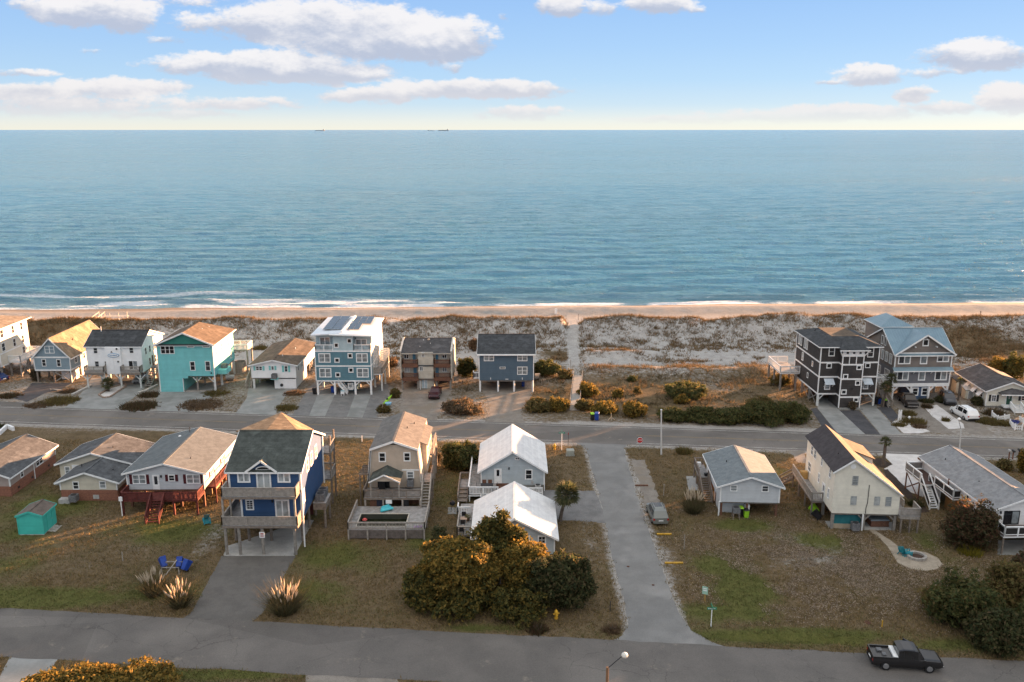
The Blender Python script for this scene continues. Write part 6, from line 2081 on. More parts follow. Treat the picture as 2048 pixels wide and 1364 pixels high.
def house_n7():
 h = House('small_stilt_house', 'small pale grey house with a blue-grey roof and long wooden side stairs', 'house', (23.75, 92.75), -3)
 gy = siding('light_grey', (.52, .55, .57))
 rf = pmat('shingle_blue_tan', (.175, .20, .21), (.13, .15, .16), scale=1.6, rough=.9, bump=.35, bscale=9, fine=.2, lap=.3, lapaxis=0, lapstr=.2)
 W, L = 6.6, 9.6
 zb, ze, zr = 1.72, 3.75, 4.85
 h.gable_y(gy, 0, W, 0, L, zb, ze, zr, xr=3.3)
 h.roof_y(rf, 0, W, 0, L, ze, zr, ov=.5, oy=.35, xr=3.3)
 h.pwin('D8', 608, 678, 718, 777, g=GLB)
 h.pwin('D8', 1085, 688, 1195, 787, g=GL)
 h.corner([(0, 0), (W, 0)], zb, ze - .1)
 h.box('floor_joists', CEIL, .1, W - .1, .1, L - .1, zb - .2, zb - .005)
 h.box('store_room', gy, .15, 2.9, .9, 4.5, 0, zb - .21)
 for x in (.2, 3.1, W - .2):
  for y in (.25, 3.4, 6.5, L - .2):
   h.post(BRNW, x, y, 0, zb - .2, .22)
 h.xbrace((W - .2, .35), (W - .2, 3.3), .1, zb - .3, BRNW)
 h.post(WHITE, -.12, -.1, .02, zb + .1, .12, name='downpipe')
 h.post(WHITE, .08, -.1, zb, zb + .02, .1, name='downpipe_elbow')
 h.ac(1.75, -.55, .75, .8, .6)
 for (x, y) in ((1.4, -.9), (2.1, -.9), (1.4, -.2), (2.1, -.2)):
  h.post(WOOD, x, y, 0, .66, .09, name='stand_leg')
 MB().lathe([(.3, 0), (.34, .6), (.1, .8)], (3.2, .6, .5), 10).build('water_heater', WHITE2, h.root)
 # stairs and landing along the left flank
 h.stairs((-.75, 3.4, .05), (-.75, 7.2, zb), 1.0, 11, WOOD, rail=WOOD)
 h.deck(-1.3, -.02, 7.2, 11.4, zb, edge=WOOD)
 h.rail([(-1.25, 7.3, zb), (-1.25, 11.35, zb), (-.1, 11.35, zb)], .95, WOOD, gap=.18)
 for y in (7.3, 9.3, 11.3):
  h.post(WOOD, -1.2, y, 0, zb - .24, .16)
 h.box('deck_box', WHITE2, -1.1, -.5, 10.6, 11.1, zb + .01, zb + .5)
 MB().lathe([(.22, 0), (.26, .3), (.18, .34)], (-.35, 7.7, zb + .01), 10).build('planter', BLACK, h.root)
 h.win('L', 2.0, 3.0, 2.4, 3.4, 0, g=GLB)
 h.door('L', 8.2, 9.1, zb + .05, 3.6, 0, WHITE)
 h.vent(1.6, 5.6, 4.3, .06, .3, DARKM)
def house_n8():
 h = House('saltbox_house', 'tall cream saltbox house with dark brown shingles and a long right-hand roof', 'house', (35.2, 89.2), -3.5)
 cr = siding('cream', (.72, .69, .59), .2)
 W, L = 7.15, 11.2
 zb = 1.95
 xr, zl, zr, zR = 1.95, 6.9, 8.25, 4.4
 MB().ext([(0, zb), (W, zb), (W, zR), (xr, zr), (0, zl)], 'y', 0, L).build('wall', cr, h.root)
 db = pmat('shingle_dark_brown', (.062, .055, .058), (.045, .04, .042), scale=1.6, rough=.9, bump=.3, bscale=9, fine=.2)
 r = MB()
 ya, yb = -.25, L + .3
 r.slab([(-.3, ya, zl - .1), (xr, ya, zr + .12), (xr, yb, zr + .12), (-.3, yb, zl - .1)], .12)
 ro = r.build('roof', db, h.root)
 MB().slab([(xr, ya, zr + .12), (W + .25, ya, zR - .08), (W + .25, yb, zR - .08), (xr, yb, zr + .12)], .12).build('long_roof_slope', S_BRN, ro)
 f = MB()
 f.beam((-.3, ya - .02, zl - .18), (xr, ya - .02, zr + .04), .04, .16).beam((xr, ya - .02, zr + .04), (W + .25, ya - .02, zR - .16), .04, .16)
 f.build('fascia', WHITE, ro)
 # shed dormer on the far slope
 MB().ext([(4.4, 5.9), (6.2, 4.9), (6.2, 5.92), (4.0, 6.85)], 'y', 6.5, 10.5).build('dormer', cr, h.root)
 MB().slab([(3.6, 6.3, 7.08), (6.45, 6.3, 5.95), (6.45, 10.8, 5.95), (3.6, 10.8, 7.08)], .1).build('dormer_roof', S_BRN, h.root)
 for (a, b, c_, d, g_) in ((661, 528, 708, 602, GLB), (646, 690, 694, 759, GLC), (836, 693, 882, 764, GLC), (926, 696, 974, 770, GLB)):
  h.pwin('B5', a, b, c_, d, g=g_, rows=5, fr=.05, m=pmat('shutter_grey', (.4, .41, .4), rough=.6))
 x, z = h.F('B5', 668, 452)
 o = MB().cyl((x, -.02, z), (x, -.05, z), .3, .3, 16).build('gable_vent', WHITE, h.root)
 # conduit up the wall
 c = MB()
 pts = [h.F('B5', 765, 828), h.F('B5', 768, 790), h.F('B5', 782, 740), h.F('B5', 797, 600)]
 for p, q in zip(pts[:-1], pts[1:]):
  c.beam((p[0], -.05, p[1]), (q[0], -.05, q[1]), .05, .05)
 c.build('conduit', DARKM, h.root)
 for (y, z0, w) in ((1.3, 5.4, .7), (1.4, 3.0, .55), (4.6, 5.5, .6), (7.2, 5.3, .9), (8.5, 5.3, .9), (5.2, 3.2, .6), (8.8, 3.0, 1.3)):
  h.win('L', y, y + w, z0, z0 + 1.2, 0, g=GLB)
 h.door('L', 3.0, 3.95, zb + .05, 4.0, 0, WHITE, glass=GLC)
 for x in (.2, 3.55, W - .25):
  for y in (.25, 3.8, 7.4, L - .2):
   h.post(PILE, x, y, 0, zb - .2, .3)
 h.knee(3.55, .2, zb - .2, .6, PILE)
 h.knee(W - .25, .2, zb - .2, .6, PILE, dirs=(-1,))
 h.box('floor_joists', CEIL, .1, W - .1, .1, L - .1, zb - .2, zb - .005)
 tl = pmat('teal_tarp', (.03, .17, .19), (.02, .12, .14), scale=3, rough=.6, bump=.3, bscale=3)
 MB().box(.35, 3.35, .5, .56, .5, zb - .25).build('hung_tarp', tl, h.root)
 h.box('low_wall', pmat('tan_block', (.40, .33, .24), rough=.9), .3, 3.3, .38, .48, .02, .5)
 h.ac(2.55, -.35, .25, .8, .8)
 h.post(WHITE, 3.35, -.12, .02, zb, .14, name='downpipe')
 # left-hand deck walk and ramp
 h.deck(-1.35, -.02, 3.2, 12.0, zb, edge=WOOD)
 h.rail([(-.1, 3.25, zb), (-1.3, 3.25, zb), (-1.3, 11.9, zb)], 1.0, WOODL, gap=.15)
 for y in (3.4, 6.2, 9.0, 11.8):
  h.post(WOOD, -1.2, y, 0, zb - .24, .16)
 h.box('plywood_box', pmat('ochre_panel', (.55, .33, .12), rough=.8), -.9, -.1, 9.6, 10.2, zb + .01, zb + .9)
 h.stairs((-2.6, 12.6, .05), (-1.0, 12.3, 1.2), 1.0, 5, WOOD, rail=WOOD)
 # right rear balcony and stair
 h.deck(W + .05, W + 2.2, -.5, 1.6, zb + .1, edge=WOODL, t=.4)
 h.rail([(W + .1, -.45, zb + .1), (W + 2.15, -.45, zb + .1), (W + 2.15, 1.5, zb + .1)], .9, WOODL, gap=.12, bw=.06)
 h.posts(WOOD, (W + .25, W + 1.2, W + 2.05), (-.35,), 0, zb - .3, .16)
 h.deck(W + .05, W + 1.2, 1.62, 5.2, zb + .1, edge=WOODL)
 h.rail([(W + 1.15, 1.7, zb + .1), (W + 1.15, 5.15, zb + .1)], .9, WOODL, gap=.14)
 h.vent(1.1, 3.0, 7.6, .06, .3, DARKM)
def house_n9():
 h = House('long_stilt_house', 'long white house with a grey roof, side stairs and white-framed mesh rails', 'house', (51.0, 85.8), 2.0)
 wh = siding('clean_white', (.78, .78, .77))
 rf = pmat('shingle_mid_grey', (.24, .245, .25), (.175, .18, .185), scale=1.6, rough=.9, bump=.35, bscale=9, fine=.2, lap=.3, lapaxis=0, lapstr=.2)
 W, L = 6.6, 15.2
 zb, ze, zr = 2.1, 4.0, 5.25
 h.gable_y(wh, 0, W, 0, L, zb, ze, zr)
 h.roof_y(rf, 0, W, -.1, L, ze, zr, ov=.5, oy=.3, trim=WHITE)
 h.win('F', 1.15, 2.85, zb + .1, 3.75, 0, n=2, rows=1, fr=.07, g=[GLD, GLB], name='sliding_door', m=BLACK)
 h.win('F', 4.4, 5.6, 2.9, 3.8, 0, n=2, rows=1, g=GL)
 h.lamp(.75, 0, 3.6)
 mesh = pmat('dark_mesh', (.03, .028, .027), rough=.8)
 # front deck
 h.deck(-.2, W + .4, -2.5, -.02, zb + .0, edge=WHITE, m=pmat('brown_deck', (.10, .06, .05), rough=.8))
 h.rail([(-.1, -.1, zb), (-.1, -2.44, zb), (W + .3, -2.44, zb)], 1.0, WHITE, post=1.55, infill=mesh, pw=.14)
 for x in (-.05, 2.3, 4.6, W):
  h.post(WOOD, x, -2.3, 0, zb - .24, .2, rnd=True)
 for x in (.2, W - .2):
  for y in (.3, 4, 8, 12, L - .3):
   h.post(PILE, x, y, 0, zb - .2, .26)
 h.box('floor_joists', CEIL, .1, W - .1, .1, L - .1, zb - .2, zb - .005)
 h.box('lower_wall', wh, .5, W - .4, 5, 10, 0, zb - .21)
 h.box('lower_panels', pmat('ochre_wood', (.22, .11, .035), (.17, .085, .028), scale=3, rough=.8), .02, .1, 6.2, 9.4, 0, zb - .21)
 # side deck, stair and balcony on the left
 h.deck(-2.2, -.03, 10.4, 15.0, zb + .35, edge=WHITE, m=MC['brown_deck'])
 h.rail([(-.1, 14.95, zb + .35), (-2.15, 14.95, zb + .35), (-2.15, 11.2, zb + .35)], 1.0, WHITE, post=1.9, infill=pmat('grey_mesh', (.22, .21, .2), rough=.8), pw=.12)
 h.stairs((-1.6, 8.6, .05), (-1.6, 11.6, zb + .35), .95, 12, WHITE, tread=WHITE)
 h.rail([(-2.15, 8.6, .05), (-2.15, 11.4, zb + .35)], .95, WHITE, post=3, infill=mesh)
 h.rail([(-1.08, 8.6, .05), (-1.08, 11.4, zb + .35)], .95, WHITE, post=3, infill=mesh)
 h.deck(-.95, -.03, 6.2, 10.38, zb + .35, edge=WHITE, m=MC['brown_deck'])
 h.rail([(-.95, 10.3, zb + .35), (-.9, 6.25, zb + .35), (-.05, 6.25, zb + .35)], 1.0, WHITE, post=2.0, infill=mesh, pw=.14)
 for y in (11.6, 14.8):
  h.post(BRNW, -2.05, y, 0, zb + .1, .18, rnd=True)
 h.xbrace((-2.05, 11.6), (-2.05, 14.8), .1, zb, BRNW)
 h.post(BRNW, -.5, 8.2, zb + .4, 4.0, .14)
 h.win('L', 4.6, 5.2, 2.7, 3.5, 0, rows=1, g=GLD)
 h.box('lower_wall_left', wh, -.0, .01, 10.4, 15, 0, zb - .21)
 h.ac(-.75, 4.6, .2, .9, .8)
 h.vent(1.3, 12.6, 4.5, .05, .3, DARKM)
 h.vent(1.5, 5.7, 4.5, .05, .3, DARKM)
 h.box('fascia_end', BRNW, -.55, -.45, L - .4, L + .3, 3.6, 3.85)
def shed():
 h = House('garden_shed', 'turquoise garden shed with a brown roof standing alone on the lawn', 'shed', (-53.7, 87.75), 2)
 tq = siding('bright_turquoise', (.06, .46, .39), .24)
 W, L = 2.65, 3.0
 ze = h.F('B0', 148, 990)[1]
 zp = h.F('B0', 240, 965)[1] + .15
 h.gable_y(tq, 0, W, 0, L, .1, ze, zp)
 h.box('skid_base', pmat('base_white', (.5, .55, .52), rough=.8), .02, W - .02, .02, L - .02, 0, .098)
 h.roof_y(S_BRN if False else pmat('shingle_shed', (.15, .12, .10), (.10, .082, .07), scale=1.6, rough=.9, bump=.3, bscale=9, fine=.2), 0, W, 0, L, ze, zp, ov=.14, oy=.12, trim=tq, t=.08)
 h.door('R', .9, 2.1, .12, ze - .15, W, tq, trim=tq)
 MB().slab([(W + .02, .7, .12), (W + .9, .7, .02), (W + .9, 2.3, .02), (W + .02, 2.3, .12)], .04).build('ramp', WOODL, h.root)
 h.corner([(0, 0), (W, 0)], .1, ze, .1, m=tq)
for f_ in (house_n0, house_n1, house_n2, house_n3, house_n4, house_n5, house_n6, house_n7, house_n8, house_n9, shed):
 f_()
# houses further along to the right, outside the view: they stand in the low sun and shade the yards
def plain_house(x, y, W, L, zb, ze, zr, yaw, c, label):
 h = House('neighbour_house', label, 'house', (x, y), yaw)
 h.gable_y(c, 0, W, 0, L, zb, ze, zr)
 h.roof_y(S_DGREY, 0, W, 0, L, ze, zr)
 h.win('F', 1.2, 2.2, ze - 1.8, ze - .5, 0, g=GL)
 h.win('F', W - 2.2, W - 1.2, ze - 1.8, ze - .5, 0, g=GL)
 h.door('F', W / 2 - .5, W / 2 + .5, zb + .05, zb + 2.1, 0, WHITE)
 if zb > .6:
  h.posts(PILE, (.2, W / 2, W - .2), (.2, L / 2, L - .2), 0, zb)
plain_house(86, 131, 9, 12, 2.2, 8.0, 10.2, -4, siding('n_grey', (.4, .42, .43)), 'grey gabled house standing beyond the cream cottage')
plain_house(100, 129.5, 10, 12, 2.2, 8.6, 11, -5, siding('n_white', (.6, .6, .58)), 'white gabled house two doors past the cream cottage')
plain_house(115, 128, 9, 13, 2.2, 8.2, 10.5, -5, siding('n_blue', (.2, .28, .34)), 'blue gabled house three doors past the cream cottage')
plain_house(130, 127, 10, 12, 2.2, 8.6, 11, -5, siding('n_tan', (.45, .4, .32)), 'tan gabled house four doors past the cream cottage')
plain_house(145, 126, 10, 12, 2.2, 8.4, 10.8, -5, siding('n_grey', (.4, .42, .43)), 'grey gabled house five doors past the cream cottage')
plain_house(64, 84, 9, 12, 2.0, 6.8, 9.2, 0, siding('n_tan', (.45, .4, .32)), 'tan gabled house beside the long white stilt house')
plain_house(79, 82, 10, 12, .4, 6.0, 8.4, 0, siding('n_white', (.6, .6, .58)), 'white gabled house two doors past the long white stilt house')
plain_house(95, 81, 9, 12, 2.0, 6.8, 9.2, -3, siding('n_blue', (.2, .28, .34)), 'blue gabled house three doors past the long white stilt house')
# ================================================================== plants
def leafmat(name, cols, trans=.5, rough=.7):
 m = bpy.data.materials.new(name)
 m.use_nodes = True
 g = NT(m.node_tree)
 g.n.clear()
 out = g.new('ShaderNodeOutputMaterial')
 rnd = g.new('ShaderNodeNewGeometry').outputs['Random Per Island']
 n = len(cols)
 col = g.ramp(rnd, [(k / max(1, n - 1), c) for k, c in enumerate(cols)])
 tc = g.new('ShaderNodeTexCoord').outputs['Object']
 v = g.vmath('SCALE', col, None)
 g.put(v.node.inputs[3], g.math('MULTIPLY_ADD', g.noise(tc, 1.1, 3, .6), 1.1, .45))
 d = g.new('ShaderNodeBsdfPrincipled')
 g.put(d.inputs['Base Color'], v)
 d.inputs['Roughness'].default_value = rough
 d.inputs['Specular IOR Level'].default_value = .2
 t = g.new('ShaderNodeBsdfTranslucent')
 g.put(t.inputs['Color'], v)
 mx = g.new('ShaderNodeMixShader')
 mx.inputs[0].default_value = trans
 g.l.new(d.outputs[0], mx.inputs[1])
 g.l.new(t.outputs[0], mx.inputs[2])
 g.l.new(mx.outputs[0], out.inputs[0])
 MC[name] = m
 return m
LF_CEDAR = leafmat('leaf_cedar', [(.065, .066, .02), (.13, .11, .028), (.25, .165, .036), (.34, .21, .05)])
LF_MYRT = leafmat('leaf_myrtle', [(.045, .060, .022), (.075, .090, .03), (.115, .115, .038), (.14, .105, .042)])
LF_OLIVE = leafmat('leaf_olive', [(.085, .085, .03), (.14, .12, .042), (.19, .14, .052), (.13, .08, .038)])
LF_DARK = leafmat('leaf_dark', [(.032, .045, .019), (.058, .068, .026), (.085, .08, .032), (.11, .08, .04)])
LF_RED = leafmat('leaf_reddish', [(.05, .06, .028), (.085, .07, .034), (.13, .062, .04), (.08, .08, .034)])
LF_DRY = leafmat('leaf_dry_brush', [(.13, .085, .05), (.19, .125, .075), (.09, .065, .04), (.24, .16, .10)])
LF_TWIG = leafmat('leaf_twiggy', [(.20, .13, .085), (.11, .085, .05), (.07, .07, .04), (.28, .19, .13)])
LF_PALM = leafmat('leaf_palm', [(.06, .075, .035), (.10, .11, .05), (.14, .125, .06)])
LF_PAMP = leafmat('pampas_blade', [(.10, .085, .042), (.15, .12, .065), (.07, .075, .03), (.19, .15, .09)])
LF_PLUME = leafmat('pampas_plume', [(.48, .40, .29), (.58, .49, .37), (.38, .31, .22)], trans=.3)
LF_DUNE = leafmat('dune_grass', [(.19, .125, .065), (.27, .175, .095), (.13, .088, .048), (.12, .11, .05)], trans=.2)
LF_LAWN = leafmat('lawn_blade', [(.085, .10, .028), (.12, .125, .042), (.15, .125, .05)], trans=.2)
LF_STRAW = leafmat('straw_blade', [(.20, .135, .06), (.27, .19, .09), (.14, .10, .042), (.13, .12, .042)], trans=.2)
LF_JUN = leafmat('leaf_juniper', [(.04, .05, .018), (.075, .078, .024), (.13, .11, .03), (.22, .15, .036)])
BARK = pmat('bark', (.13, .105, .085), (.085, .07, .058), scale=4, rough=.95, bump=.4, bscale=8, fine=.2)
BARKG = pmat('grey_bark', (.20, .18, .16), (.13, .118, .105), scale=4, rough=.95, bump=.4, bscale=8, fine=.2)
def leaves(lobes, n, size, seed, clump=6, shell=.55, flat=.5, spiky=0.0):
 """leaf sprays (one quad each) in clumps through the volume of a set of lobes (cx, cy, cz, rx, ry, rz)"""
 r = np.random.default_rng(seed)
 L = np.array(lobes, float)
 area = (L[:, 3] * L[:, 4] + L[:, 4] * L[:, 5] + L[:, 3] * L[:, 5])
 nc = n // clump
 k = r.choice(len(L), nc, p=area / area.sum())
 d = r.normal(size=(nc, 3))
 d[:, 2] = d[:, 2] * .9 + .25
 d /= np.linalg.norm(d, axis=1)[:, None]
 rad = shell + (1 - shell) * r.random(nc) ** .6
 bumpy = .78 + .5 * fbm(d[:, 0] * 2.2 + k * 3.1 + seed, d[:, 1] * 2.2 + d[:, 2] * 1.7 + k * 1.3, seed, 3)
 if spiky:
  bumpy += spiky * np.maximum(0, fbm(d[:, 0] * 6 + k, d[:, 1] * 6 + d[:, 2] * 5, seed + 5, 2) - .55) * 2.5
 c = L[k, :3] + d * L[k, 3:] * (rad * bumpy)[:, None]
 c = np.repeat(c, clump, 0) + r.normal(size=(nc * clump, 3)) * size * .75
 dd = np.repeat(d, clump, 0)
 m = len(c)
 c[:, 2] = np.maximum(c[:, 2], .04)
 nrm = dd * .8 + r.normal(size=(m, 3)) * .75 + np.array([0, 0, .35])
 nrm /= np.linalg.norm(nrm, axis=1)[:, None]
 t = np.cross(nrm, r.normal(size=(m, 3)))
 t /= np.linalg.norm(t, axis=1)[:, None] + 1e-9
 b = np.cross(nrm, t)
 s = (size * (.55 + .9 * r.random(m)))[:, None]
 t, b = t * s, b * s * flat
 v = np.stack([c - t, c - b, c + t, c + b], 1).reshape(-1, 3)
 f = np.arange(m * 4)
 return v, f
def foliage(name, lobes, n, size, seed, m, parent=None, kind=None, **kw):
 v, f = leaves(lobes, n, size, seed, **kw)
 return obj(name, np_mesh(name, v, f, 4, m), parent, kind)
def blades(cen, per, h, spread, width, seed, lean=.5, hv=.5, scale=None):
 """tufts of tapering blades; cen (N,3)"""
 r = np.random.default_rng(seed)
 N = len(cen)
 m = N * per
 c = np.repeat(np.asarray(cen, float), per, 0)
 sc = np.repeat(scale, per) if scale is not None else np.ones(m)
 a = r.random(m) * 2 * pi
 q = r.random(m) ** .6 * spread * sc
 base = c + np.stack([np.cos(a) * q, np.sin(a) * q, np.zeros(m)], 1)
 hh = h * sc * (1 - hv + hv * 1.6 * r.random(m))
 ln = lean * hh * (.35 + r.random(m))
 a2 = a + r.normal(size=m) * .7
 tip = base + np.stack([np.cos(a2) * ln, np.sin(a2) * ln, hh], 1)
 a3 = r.random(m) * pi
 w = np.stack([np.cos(a3), np.sin(a3), np.zeros(m)], 1) * (width * np.sqrt(sc) / 2)[:, None]
 v = np.stack([base - w, base + w, tip], 1).reshape(-1, 3)
 return v, np.arange(m * 3)
def inpoly(x, y, poly):
 n = len(poly)
 c = np.zeros(x.shape, bool)
 j = n - 1
 for i in range(n):
  xi, yi = poly[i]
  xj, yj = poly[j]
  c ^= ((yi > y) != (yj > y)) & (x < (xj - xi) * (y - yi) / (yj - yi + 1e-12) + xi)
  j = i
 return c
def free(x, y):
 ok = np.ones(x.shape, bool)
 for p in EXCL:
  lo, hi = p.min(0) - .2, p.max(0) + .2
  w = np.where(ok & (x > lo[0]) & (x < hi[0]) & (y > lo[1]) & (y < hi[1]))[0]
  if len(w):
   ok[w[inpoly(x[w], y[w], p)]] = False
 return ok
def build_grass():
 r = np.random.default_rng(11)
 # lawns of the near row and the strips by the streets
 N = 230000
 y = 57 + (118 - 57) * r.random(N) ** 1.15
 x = (r.random(N) * 2 - 1) * (y * .62 + 6)
 g_ = mask_at('green', x, y)
 s_ = mask_at('sand', x, y)
 keep = free(x, y) & (r.random(N) > s_ * 1.1) & (y < ROAD_C + ROAD_S * x - ROAD_W - .3)
 keep &= r.random(N) < (.35 + .9 * fbm(x * .35, y * .35, 51))
 x, y, g_ = x[keep], y[keep], g_[keep]
 isg = (g_ + (r.random(len(x)) - .5) * .5) > .36
 for nm, sel, m, h in (('lawn_grass', isg, LF_LAWN, .12), ('dry_grass', ~isg, LF_STRAW, .15)):
  xs, ys = x[sel], y[sel]
  c = np.stack([xs, ys, height(xs, ys) - .01], 1)
  v, f = blades(c, 4, h, .2, .06, 5, lean=.8, scale=.6 + 1.1 * r.random(len(xs)) ** 2)
  obj(nm, np_mesh(nm, v, f, 3, m), kind='stuff')
 # fallen leaves and dead weed heads on the bare ground of the right-hand lots
 N = 44000
 cx, cy = gp(1650, 1130).x, gp(1650, 1130).y
 x, y = cx + r.normal(size=N) * 8.5, cy + r.normal(size=N) * 6
 keep = free(x, y) & (r.random(N) < sst(fbm(x * .5, y * .5, 55), .34, .56)) & (mask_at('green', x, y) < .55) & (x > SIDE[1] + 1) & (y > LANE_T + LANE_S * x + 3.5)
 x, y = x[keep], y[keep]
 m_ = len(x)
 a = r.random(m_) * 2 * pi
 t_ = np.stack([np.cos(a), np.sin(a), r.normal(size=m_) * .35], 1) * (.05 + .06 * r.random(m_))[:, None]
 b_ = np.stack([-np.sin(a), np.cos(a), r.normal(size=m_) * .35], 1) * .045
 c = np.stack([x, y, height(x, y) + .06], 1)
 obj('leaf_litter', np_mesh('leaf_litter', np.stack([c - t_, c - b_, c + t_, c + b_], 1).reshape(-1, 3), np.arange(m_ * 4), 4, leafmat('litter', [(.40, .32, .24), (.25, .185, .13), (.48, .40, .31), (.15, .105, .07)])), kind='stuff')
 # dune grass: clumps over the dunes, denser along the crest and in the bands seen on the open lot
 N = 80000
 y = 151 + r.random(N) * 42
 x = (r.random(N) * 2 - 1) * (y * .62 + 4)
 yc = crest_y(x)
 dens = sst(y, 165, 172) * (1 - sst(y, yc + 1, yc + 5)) * (.16 + .62 * sst(fbm(x * .45, y * .6, 71), .42, .62))
 dens += .8 * np.exp(-((y - yc) / 1.8) ** 2) * sst(fbm(x * .12, y * 0, 72), .25, .6)
 dens *= np.where(np.abs(x - 10.3 - .068 * (y - 141)) < 1.3, .0, 1)
 onpath = np.abs(x - 10.3 - .068 * (y - 141)) < 1.2
 lot = np.zeros_like(x)
 for (u, v, ru, rv, p) in [(1205, 712, 80, 6, .9), (1290, 712, 60, 8, .85), (1350, 724, 50, 8, .8), (1400, 738, 90, 6, 1), (1300, 742, 80, 6, .9), (1490, 737, 60, 7, .9), (1200, 742, 60, 6, .9), (1180, 690, 40, 6, .6), (1240, 695, 40, 5, .5),
                              (1395, 727, 18, 4, .9), (1470, 714, 12, 2, .7), (1520, 722, 14, 3, .7), (1110, 710, 30, 6, 1), (1130, 722, 30, 6, 1), (1200, 738, 30, 5, .8), (1250, 770, 60, 16, .5), (1330, 790, 80, 14, .4), (1450, 775, 90, 16, .5), (1560, 760, 60, 18, .6),
                              (60, 700, 70, 14, 1.3), (130, 690, 60, 14, 1.1), (20, 680, 60, 12, 1.1), (560, 680, 90, 12, .4), (480, 700, 30, 10, .5), (620, 720, 30, 20, .6), (790, 720, 12, 20, .8), (900, 690, 20, 14, .7), (1960, 690, 90, 20, 1.2), (1980, 720, 60, 16, 1.0), (1920, 740, 30, 14, 1.0)]:
  lot = np.maximum(lot, blob(x, y, u, v, ru, rv, p))
 dens = np.maximum(dens, lot * sst(fbm(x * .3, y * .55, 77), .40, .54))
 keep = (r.random(N) < dens) & free(x, y) & ~onpath
 x, y = x[keep], y[keep]
 c = np.stack([x, y, height(x, y) - .03], 1)
 v, f = blades(c, 9, .55, .38, .085, 6, lean=.75, scale=.5 + .8 * r.random(len(x)))
 obj('dune_grass', np_mesh('dune_grass', v, f, 3, LF_DUNE), kind='stuff')
 # brown brush between the bushes of the open lot and behind the houses
 N = 30000
 y = 126 + r.random(N) * 46
 x = (r.random(N) * 2 - 1) * (y * .62 + 4)
 dens = np.zeros_like(x)
 for (u, v, ru, rv, p) in [(1250, 785, 120, 34, 1.0), (1400, 805, 150, 26, .9), (1500, 765, 90, 24, .9), (1570, 770, 60, 30, 1.0), (1100, 800, 55, 26, .9), (1330, 760, 100, 14, .8), (60, 695, 90, 22, 1.1), (930, 775, 20, 14, .8), (1100, 760, 30, 14, .8), (560, 760, 30, 30, .5), (590, 720, 26, 26, .7), (785, 740, 16, 30, .9), (1920, 780, 30, 40, .7), (1960, 720, 60, 20, .8)]:
  dens = np.maximum(dens, blob(x, y, u, v, ru, rv, p))
 keep = (r.random(N) < dens * sst(fbm(x * .45, y * .45, 99), .36, .56)) & free(x, y) & ~(np.abs(x - 10.3 - .068 * (y - 141)) < 1.5)
 keep &= y > ROAD_C + ROAD_S * x + ROAD_W + 3.2
 x, y = x[keep], y[keep]
 c = np.stack([x, y, height(x, y) - .03], 1)
 v, f = blades(c, 9, .5, .4, .085, 16, lean=.85, scale=.5 + .9 * r.random(len(x)))
 obj('coastal_brush', np_mesh('coastal_brush', v, f, 3, leafmat('brush', [(.10, .075, .042), (.15, .105, .06), (.075, .072, .034), (.19, .13, .08)])), kind='stuff')
 # low brown weeds in the sandy yards of the beach row
 N = 26000
 y = 124 + r.random(N) * 34
 x = (r.random(N) * 2 - 1) * (y * .62 + 4)
 keep = free(x, y) & (y > ROAD_C + ROAD_S * x + ROAD_W + .5) & (r.random(N) < sst(fbm(x * .22, y * .22, 79), .36, .62) * .95)
 keep &= ~((x > 4) & (x < 47) & (y < ROAD_C + ROAD_S * x + ROAD_W + 3.6))
 x, y = x[keep], y[keep]
 c = np.stack([x, y, height(x, y) - .02], 1)
 v, f = blades(c, 5, .22, .28, .06, 8, lean=.8, scale=.5 + .9 * r.random(len(x)))
 obj('yard_weeds', np_mesh('yard_weeds', v, f, 3, LF_STRAW), kind='stuff')
def sublobes(lobes, seed, n=8):
 """small sprays standing out of the main lobes, so the outline is ragged"""
 r = random.Random(seed)
 out = list(lobes)
 for (x, y, z, a, b, c) in lobes:
  for k in range(n):
   t, p = r.uniform(0, 2 * pi), r.uniform(-.1, 1.3)
   q = r.uniform(.78, 1.22)
   s = r.uniform(.16, .38)
   out.append((x + a * q * cos(t) * cos(p), y + b * q * sin(t) * cos(p), z + c * q * sin(p), a * s, b * s, c * s * r.uniform(.7, 1.2)))
 return out
